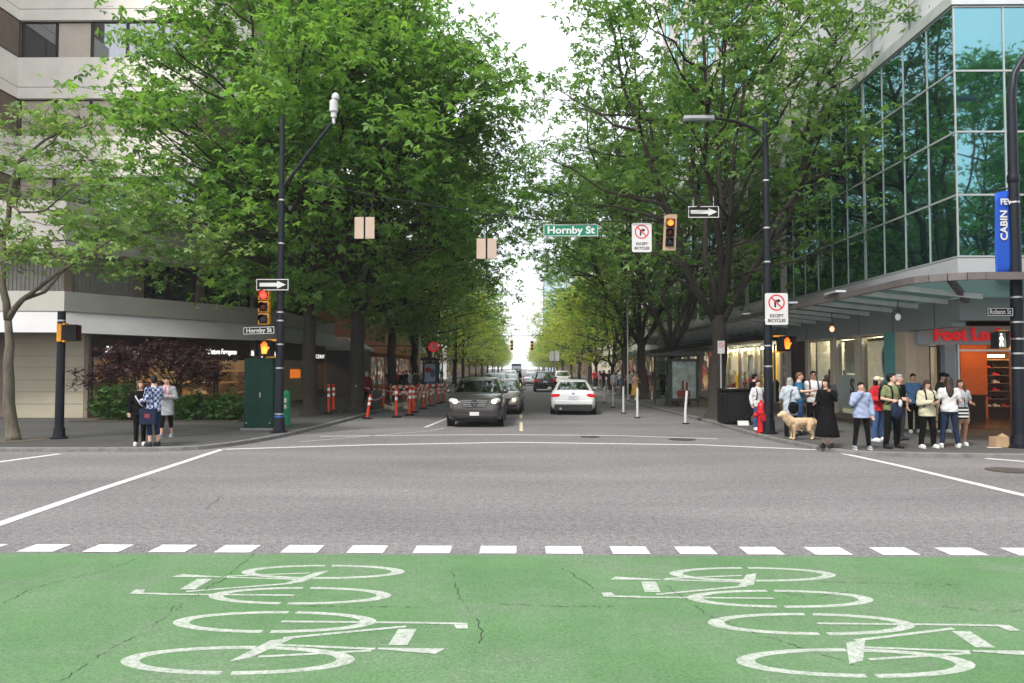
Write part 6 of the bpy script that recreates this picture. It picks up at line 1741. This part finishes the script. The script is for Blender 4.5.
    if hk != 'bald':
        g.ell(T((0, .020, .030)), (.083, .096, .100), 14, 9, hr); g.ell(T((0, -.035, .078)), (.066, .058, .042), 10, 6, hr)
        if hk in ('short', 'cropped'): g.ell(T((0, .045, -.02)), (.074, .065, .07), 10, 7, hr)
        if hk == 'bob':
            g.ell(T((0, .03, -.05)), (.095, .075, .11), 12, 8, hr)
            for x in (-1, 1): g.ell(T((x * .07, -.01, -.04)), (.025, .05, .1), 8, 6, hr)
        if hk == 'long':
            g.loft([[(wx * math.cos(a_) + 0, yc + wy * math.sin(a_), z) for a_ in [2 * PI * i / 12 for i in range(12)]] for z, wx, wy, yc in ((1.62, .078, .075, .03), (1.52, .084, .06, .055), (1.42, .092, .048, .09), (1.33, .085, .040, .11), (1.26, .06, .032, .115), (1.21, .02, .014, .115))])
            for x in (-1, 1): g.tube([T((x * .074, -.005, .04)), T((x * .083, -.01, -.06)), (x * .085, -.06, 1.42), (x * .08, -.10, 1.32)], [.025, .03, .034, .015], 7)
        if hk == 'bun': g.ell(T((0, .10, .06)), (.045, .045, .045), 9, 6, hr); g.ell(T((0, .045, -.02)), (.07, .06, .06), 10, 7, hr)
        remesh(g, vox * .9, 2).build('hair', hm, t, smooth=True)
    if cap is not None:
        g = MB(); g.ell(T((0, .006, .055)), (.094, .107, .082), 14, 8, hr); g.tube([T((0, -.08, .052)), T((0, -.13, .045)), T((0, -.17, .034))], [.05, .058, .045], 10)
        g.v = [tuple(Vector(v)) for v in g.v]; g.build('cap', cap, t, smooth=True)
    if straps is not None:
        for x in (-1, 1):
            g = MB(); g.tube([(x * .10, .15, 1.02), (x * .115, .12, 1.35), (x * .11, .03, 1.455), (x * .105, -.10, 1.40), (x * .11, -.148, 1.25), (x * .13, -.145, 1.08), (x * .16, -.02, 1.0)], .020, 6); g.build('strap', straps, t, smooth=True)
    if scarf is not None:
        g = MB(); g.lathe([(.075, 1.41), (.115, 1.42), (.12, 1.46), (.085, 1.49)], (0, .01, 0), 14); g.tube([(-.04, -.10, 1.44), (-.05, -.15, 1.3), (-.05, -.15, 1.12)], [.04, .045, .05], 8); g.tube([(.05, -.09, 1.44), (.06, -.14, 1.32), (.06, -.15, 1.2)], [.035, .04, .045], 8); g.build('scarf', scarf, t, smooth=True)
    return t
def MB_clip(g, z0):
    g.v = [(x, y, max(z, z0)) for x, y, z in g.v]; return g
def wpt(t, v):
    return Matrix.LocRotScale(t.location, t.rotation_euler, t.scale) @ Vector(v)
C_black = cloth('black', (.006, .006, .007)); C_navy = cloth('navy', (.018, .024, .05)); C_jean = cloth('blue_denim', (.05, .10, .22), .3, 14); C_djean = cloth('dark_denim', (.018, .03, .06), .25, 14)
C_lav = cloth('lavender_blue', (.30, .35, .50)); C_red = cloth('red', (.50, .025, .03)); C_olive = cloth('olive', (.20, .23, .11)); C_denims = cloth('denim_shirt', (.10, .22, .40), .25)
C_cream = cloth('cream', (.52, .49, .35)); C_white = cloth('white', (.62, .61, .60), .06); C_grey = cloth('grey', (.36, .37, .39)); C_lgrey = cloth('pale_blue_grey', (.42, .47, .52)); C_blue = cloth('teal_blue', (.03, .13, .24))
C_tan = cloth('tan', (.42, .27, .18)); C_pink = cloth('pale_pink', (.62, .40, .42)); C_wine = cloth('wine', (.11, .012, .016)); C_yel = cloth('mustard', (.50, .30, .05)); C_char = cloth('charcoal', (.05, .05, .055)); C_pat = cloth('patterned', (.12, .09, .07), .6, 30)
C_dgrey = cloth('dark_grey', (.09, .09, .10))
M_shoew = mat('white_trainer', (.66, .65, .63), .6, var=.1); M_shoeb = mat('black_shoe', (.018, .018, .02), .5, var=.1); M_shoeg = mat('grey_trainer', (.22, .23, .26), .6, var=.15)
def plaid():
    m = bpy.data.materials.new('blue_white_plaid'); n, b = nodes_of(m); L = n.links.new
    t = n.nodes.new('ShaderNodeTexCoord'); c = n.nodes.new('ShaderNodeTexChecker'); c.inputs['Scale'].default_value = 15
    c.inputs['Color1'].default_value = (.03, .06, .17, 1); c.inputs['Color2'].default_value = (.42, .47, .58, 1)
    L(t.outputs['Object'], c.inputs['Vector']); L(c.outputs['Color'], b.inputs['Base Color']); b.inputs['Roughness'].default_value = .9
    return m
M_plaid = plaid()

# --- waiting on the right corner
pA = person('woman in a long black skirt and black top at the kerb beside the golden dog', 827, 447.5, 1.63, -40, ('long', C_black), ('skirt', C_black), M_shoeb, ('long', 'black'), ('bent', 'up'), 'close', head=-20)
pB = person('woman in a pale lavender jacket holding her hand to her mouth', 862, 449.5, 1.56, -8, ('jacket', C_lav), ('leggings', C_black), M_shoeg, ('short', 'black'), ('mouth', 'down'), 'wide', straps=None)
pC = person('man in a white cap and red jacket behind the lavender jacket woman', 878, 441, 1.66, 35, ('jacket', C_red), ('trousers', C_jean), M_shoew, ('bob', 'black'), ('bent', 'down'), 'wide', cap=C_cream, straps=C_navy)
pD = person('young man in an olive green tee and black trousers looking up', 892.5, 448, 1.76, 18, ('tee', C_olive), ('trousers', C_black), M_shoeb, ('short', 'black'), ('bent', 'bent'), 'wide', head=35, nod=-12, straps=C_black)
pE = person('grey-haired man in a black tee standing behind the olive tee man', 900, 440, 1.72, 30, ('tee', C_black), ('trousers', C_char), M_shoeb, ('cropped', 'grey'), ('bent', 'down'), 'stand')
pF = person('man in a blue denim shirt and black trousers near the shop corner', 914, 432.5, 1.72, -15, ('long', C_denims), ('trousers', C_black), M_shoew, ('short', 'black'), ('pocket', 'bent'), 'step', straps=None)
pG = person('woman in a cream jacket and black trousers looking down at her phone', 928, 448, 1.60, 4, ('jacket', C_cream), ('trousers', C_black), M_shoew, ('long', 'brown'), ('phone', 'phone'), 'wide', nod=18, straps=C_black)
pH = person('long-haired woman in a white tee and dark jeans seen from behind', 950, 447.5, 1.68, 165, ('tee', C_white), ('leggings', C_djean), M_shoew, ('long', 'brown'), ('bent', 'down'), 'wide')
pI = person('person in a black cap mostly hidden behind the long-haired woman', 944, 432.5, 1.74, 20, ('long', C_char), ('trousers', C_black), M_shoew, ('short', 'black'), ('down', 'down'), 'stand', cap=C_black)
pJ = person('woman in tan shorts and grey top with bare legs by the shop door', 961.5, 446, 1.60, -10, ('tee', C_grey), ('shorts', C_tan), M_shoew, ('long', 'brown'), ('bent', 'bent'), 'step', skin=M_skin2)
pK = person('grey-haired person in a pale hooded jacket standing over the dog', 790.5, 436.5, 1.62, 140, ('coat', C_lgrey), ('trousers', C_black), M_shoeb, ('bob', 'grey'), ('bent', 'bent'), 'stand')
pL = person('brown-haired man in a blue tee and jeans among the dog group', 800, 434.5, 1.76, 60, ('tee', C_blue), ('trousers', C_jean), M_shoeb, ('short', 'auburn'), ('reach', 'bent'), 'stand')
pM = person('man in sunglasses and white tee with navy vest facing the road', 814, 434, 1.80, -12, ('tee', C_white), ('trousers', C_black), M_shoeb, ('short', 'black'), ('down', 'bent'), 'stand', skin=M_skin2, straps=C_navy)
g = MB(); hc = Vector((0, -.012, 1.595)); 
for x in (-1, 1): g.ell((x * .032, -.108, 1.612), (.027, .008, .018), 10, 6); g.tube([(x * .058, -.10, 1.615), (x * .08, 0, 1.615)], .004, 5)
g.tube([(-.01, -.112, 1.616), (.01, -.112, 1.616)], .004, 5); g.build('sunglasses', M_signblack, pM, smooth=True)
pN = person('man in a dark shirt turned away behind the black skirt woman', 828, 433.5, 1.70, 150, ('long', C_char), ('trousers', C_black), M_shoeb, ('short', 'brown'), ('bent', 'down'), 'stand')
pO = person('woman in a white cardigan standing behind the red hydrant', 758.5, 430, 1.52, 10, ('jacket', C_white), ('trousers', C_jean), M_shoew, ('bun', 'black'), ('down', 'bent'), 'stand', straps=C_navy)
pQ = person('man dressed in black behind the litter bin by the lit shop', 755, 425, 1.70, 100, ('long', C_black), ('trousers', C_black), M_shoeb, ('short', 'black'), ('down', 'down'), 'walk')
# things they hold
def carried(name, label, cat, loc, build, rz=0):
    t = thing(name, label, cat, tuple(loc), R(rz)); build(t); return t
def b_jacket(t):
    g = MB(); g.loft([[(.13 * w_ * math.cos(a), .07 * w_ * math.sin(a), z) for a in [2 * PI * i / 12 for i in range(12)]] for z, w_ in ((-.38, .7), (-.3, 1.1), (-.12, 1.05), (0, .7), (.05, .3))]); g.build('cloth', C_navy, t, smooth=True)
    g = MB(); g.ell((.05, -.06, -.02), (.05, .03, .09), 8, 6); g.build('cuff', C_white, t, smooth=True)
carried('folded_jacket', 'navy jacket draped over the hand of the olive tee man', 'jacket', wpt(pD, (-.12, -.27, 1.06)), b_jacket)
def b_phone(t):
    g = MB(); g.box(-.04, .04, -.006, .006, -.075, .075); g.build('case', M_signblack, t, bevel=.004)
    g = MB(); g.box(-.035, .035, .0062, .0068, -.068, .068); g.build('screen', mat('phone_screen', (.06, .07, .09), .1), t)
ph_ = carried('phone', 'dark phone in the hands of the cream jacket woman', 'phone', wpt(pG, (0, -.33, 1.2)), b_phone); ph_.rotation_euler = (R(50), 0, R(4))
def b_stripe(t):
    g = MB()
    for i in range(7): g.mi = i % 2; g.box(-.14, .14, -.06, .06, -.28 + i * .04, -.24 + i * .04)
    g.build('bag_body', [C_black, C_white], t)
    g = MB(); g.tube([(-.1, 0, .0), (-.08, 0, .22), (.08, 0, .22), (.1, 0, 0)], .012, 6); g.build('handle', M_signblack, t)
carried('striped_bag', 'black and white striped tote between the last two women', 'bag', wpt(pJ, (.17, -.30, 1.02)) + Vector((-.28, 0, 0)), b_stripe)
def b_black_bag(t):
    g = MB(); g.ell((0, 0, 0), (.15, .08, .17), 12, 8); g.build('bag_body', C_black, t, smooth=True)
    g = MB(); g.tube([(-.1, 0, .12), (-.05, .05, .4), (.02, .08, .5)], .012, 6); g.build('strap', M_signblack, t)
carried('shoulder_bag', 'small black shoulder bag at the hip of the pale hooded figure', 'bag', wpt(pK, (-.16, .18, .85)), b_black_bag)
def b_pack(t):
    g = MB(); g.ell((0, 0, 0), (.15, .10, .24), 14, 9); g.ell((0, .07, -.06), (.11, .05, .13), 10, 7); g.build('pack', C_black, t, smooth=True)
    g = MB(); g.tube([(-.04, -.02, .22), (0, 0, .28), (.04, -.02, .22)], .012, 6); g.build('handle', M_signblack, t)
carried('backpack', 'black backpack on the olive tee man', 'backpack', wpt(pD, (0, .22, 1.22)), b_pack, 18)
carried('backpack', 'black backpack on the cream jacket woman', 'backpack', wpt(pG, (0, .24, 1.22)), b_pack, 4)
# --- waiting on the left corner
pR = person('woman in black top and leggings with white shoes on the left corner', 139.5, 445.5, 1.58, 25, ('long', C_black), ('leggings', C_black), M_shoew, ('bob', 'auburn'), ('down', 'bent'), 'close', head=15)
g = MB(); g.tube([(-.13, .02, 1.43), (-.1, -.14, 1.28), (0, -.155, 1.1), (.13, -.1, .98)], .018, 6); g.build('strap', C_white, pR, smooth=True)
pS = person('man in a blue and white plaid shirt turned to the woman in black', 153, 446, 1.70, -120, ('long', M_plaid), ('capri', C_djean), M_shoeb, ('short', 'black'), ('reach', 'bent'), 'stand', head=-25, nod=14)
pT = person('woman in a grey cardigan and pale pink scarf with arms crossed', 166, 437, 1.64, 14, ('coat', C_grey), ('capri', C_black), M_shoeg, ('bun', 'black'), ('crossed', 'crossed'), 'step', scarf=C_pink)
def b_tote(t):
    g = MB(); g.loft([[(x * w_, y, z) for x, y in ((-.2, -.05), (.2, -.05), (.2, .05), (-.2, .05))] for z, w_ in ((-.46, .85), (-.44, .95), (-.1, 1.0), (-.08, .98))]); g.build('bag_body', C_navy, t, bevel=.015, fix=True)
    g = MB(); g.tube([(-.12, 0, -.1), (-.1, 0, .25), (0, .04, .55)], .012, 6); g.tube([(.12, 0, -.1), (.1, 0, .25), (0, .04, .55)], .012, 6); g.build('handle', C_navy, t)
    g = MB(); g.box(-.06, .06, -.058, -.051, -.3, -.2); g.build('patch', mat('dull_red_patch', (.2, .03, .04), .8), t)
carried('tote_bag', 'large navy tote hanging at the back of the plaid shirt man', 'bag', Vector(GS(153, 446)) + Vector((0, -.26, 1.0)), b_tote, 4)
# --- walkers farther off
fp = lambda *a, **k: person(*a, lod=1, **k)
fp('grey-haired man in a dark red jacket walking behind the taped trunk', 366.5, 409, 1.72, 160, ('jacket', C_wine), ('trousers', C_black), M_shoeb, ('cropped', 'grey'), ('down', 'down'), 'walk')
fp('dark-clothed figure crossing the street between the car queues', 520, 388.5, 1.78, 100, ('jacket', C_black), ('trousers', C_black), M_shoeb, ('short', 'black'), ('down', 'bent'), 'walk', ztype=0)
for i, (px, top, bot) in enumerate(((403, C_black, C_char), (406.5, C_navy, C_black), (410, C_white, C_djean), (413.5, C_char, C_black), (416, C_dgrey, C_black))):
    fp(['person in black walking left of the small crowd behind the barricades', 'person in a navy top within the small crowd behind the barricades', 'person in a white top within the small crowd behind the barricades', 'person in a charcoal top within the small crowd behind the barricades', 'person in a mid grey top at the right of the crowd behind the barricades'][i],
       px, 396.5 - (i % 2), 1.70 + .03 * (i % 3), 40 * i, ('long', top), ('trousers', bot), M_shoeb, ('short', 'black'), ('down', 'bent'), ('walk', 'stand')[i % 2], group='small crowd behind the barricades')
for px, py, h, rz, tp, bt_, hr_, lab in ((646.5, 397.5, 1.72, 10, C_red, C_black, ('short', 'black'), 'person in a red shirt beside the dark trunk on the right pavement'), (653.5, 399, 1.66, 170, C_pat, C_tan, ('long', 'brown'), 'woman in a patterned brown top with long hair on the right pavement'),
                                (663, 397, 1.74, 5, C_black, C_black, ('short', 'black'), 'man all in black walking toward the right bus shelter'), (635.5, 400, 1.60, 20, C_tan, C_yel, ('bun', 'brown'), 'woman in a mustard skirt half hidden by the right trunk'),
                                (629.5, 396, 1.68, 200, C_white, C_black, ('short', 'brown'), 'person in a white shirt left of the mustard skirt woman'), (614, 394, 1.64, 0, C_lgrey, C_tan, ('long', 'brown'), 'woman in a pale top behind the fourth white post'),
                                (609, 391, 1.70, 180, C_navy, C_char, ('short', 'black'), 'person in navy on the far right pavement'), (595, 388, 1.74, 10, C_red, C_char, ('short', 'black'), 'person in a bright red shirt just above the white coupe'),
                                (600, 388.5, 1.66, 185, C_pink, C_tan, ('long', 'brown'), 'person in a pink top next to the far red shirt'), (603.5, 389, 1.70, 30, C_wine, C_djean, ('short', 'brown'), 'person in wine red right of the pink top')):
    fp(lab, px, py, h, rz, ('tee', tp), (('skirt' if bt_ is C_yel else 'shorts' if (bt_ is C_tan and tp is not C_tan) else 'trousers'), bt_), M_shoew, hr_, ('down', 'bent'), 'walk')
# --- golden retriever
dq = GS(799, 439.5)
dog = thing('dog', 'golden retriever standing at the kerb, facing left in front of the group', 'dog', tuple(dq), R(184)); dog.scale = (.95, .95, .95)
def dog_build():
    b = MB()
    def T(pts, rad, n=10): limb(b, pts, rad, 0, n)
    # faces +x; withers 0.60 m
    T([(-.34, 0, .50), (-.12, 0, .49), (.10, 0, .46), (.24, 0, .47)], [.115, .125, .155, .13])
    b.ell((.12, 0, .41), (.16, .115, .15), 12, 8); b.ell((-.28, 0, .47), (.14, .12, .13), 12, 8)
    T([(.22, 0, .50), (.34, 0, .60), (.41, 0, .68)], [.15, .13, .11])            # neck
    b.ell((.44, 0, .71), (.115, .10, .10), 12, 8); T([(.49, 0, .695), (.55, 0, .675), (.575, 0, .672)], [.072, .058, .05])
    for s in (-1, 1):
        b.ell((.40, s * .098, .69), (.05, .02, .09), 8, 6)
        T([(.17, s * .085, .38), (.16, s * .085, .24), (.175, s * .085, .07)], [.07, .043, .030]); b.ell((.20, s * .085, .03), (.055, .037, .03), 8, 5)
        f = .07 * s
        T([(-.33 + f * .3, s * .09, .44), (-.27 + f * .3, s * .092, .28), (-.385 + f * .3, s * .09, .17), (-.375 + f * .3, s * .09, .055)], [.105, .065, .034, .028]); b.ell((-.35 + f * .3, s * .09, .03), (.055, .036, .03), 8, 5)
    T([(-.42, 0, .52), (-.52, 0, .44), (-.60, 0, .32), (-.66, 0, .22)], [.06, .095, .09, .03])    # tail
    r = remesh(b, .014, 3); rr_ = random.Random(3)
    # shaggy fur on the chest, belly, breeches and tail
    for i in range(900):
        v = Vector(r.v[rr_.randrange(len(r.v))])
        if v.x > .33 or v.z < .2 and v.x > -.45 or (v.z > .40 and v.x > -.42): continue
        d_ = Vector((-.6, (1 if v.y > 0 else -1) * rr_.uniform(.1, .5), -rr_.uniform(.5, 1.0))).normalized(); L_ = rr_.uniform(.03, .07)
        r.tube([v - d_ * .01, v + d_ * L_ * .6, v + d_ * L_], [.011, .008, .002], 4, cap=False)
    r.mi = 1; r.ell((.622, 0, .69), (.02, .022, .018), 8, 5)
    for s in (-1, 1): r.ell((.53, s * .058, .74), (.012, .008, .012), 6, 4)
    return r
M_fur = mat('golden_fur', (.42, .27, .14), .9, var=.25, scale=5, col2=(.62, .48, .32), spec=.1)
dog_build().build('body', [M_fur, M_eye], dog, smooth=True)
g = MB(); g.lathe([(.098, -.012), (.102, 0), (.098, .012)], n=16); g.v = [tuple(Vector((.31, 0, .575)) + Euler((0, R(45), 0)).to_matrix() @ Vector(v)) for v in g.v]; g.build('collar', C_navy, dog, smooth=True)
# --- more walkers far down both pavements
_rs = random.Random(77)
_tops = (('red', C_red), ('white', C_white), ('navy', C_navy), ('black', C_black), ('tan', C_tan), ('grey', C_grey), ('blue', C_denims), ('pink', C_pink))
_seen = set()
for sd, word in ((-1, 'left'), (1, 'right')):
    for i in range(11):
        Y = 58 + i * 4.2 + _rs.uniform(-1, 1); X = sd * _rs.uniform(8.9, 11.2)
        nm, tp = _tops[(i * 3 + (sd > 0)) % 8]
        person('distant walker in %s, %s along the far %s pavement' % (nm, ordn[i], word), 0, 0, _rs.uniform(1.58, 1.82), _rs.choice((0, 180)) + _rs.uniform(-30, 30), ('tee' if i % 2 else 'long', tp), ('trousers', (C_black, C_jean, C_char)[i % 3]), M_shoeb, (('short', 'long')[i % 2], ('black', 'brown')[i % 2]),
               ('down', 'bent'), 'walk', lod=1, loc=(X, Y, WALK), group='walkers far along the %s pavement' % word)
# ================================================================== the air
hz = MB(); hz.box(-120, 120, -60, 640, -1.2, 60)
ho = hz.build('haze', None, fix=True); ho.data.materials.clear()
hm = bpy.data.materials.new('street_haze'); hm.use_nodes = True
hn = hm.node_tree; hn.nodes.remove(hn.nodes['Principled BSDF'])
pv = hn.nodes.new('ShaderNodeVolumePrincipled'); pv.inputs['Color'].default_value = (.95, .97, 1, 1); pv.inputs['Density'].default_value = 0.0004
hn.links.new(pv.outputs['Volume'], hn.nodes['Material Output'].inputs['Volume'])
ho.data.materials.append(hm); tag(ho, kind='stuff')
# ================================================================== end
bpy.context.view_layer.update()
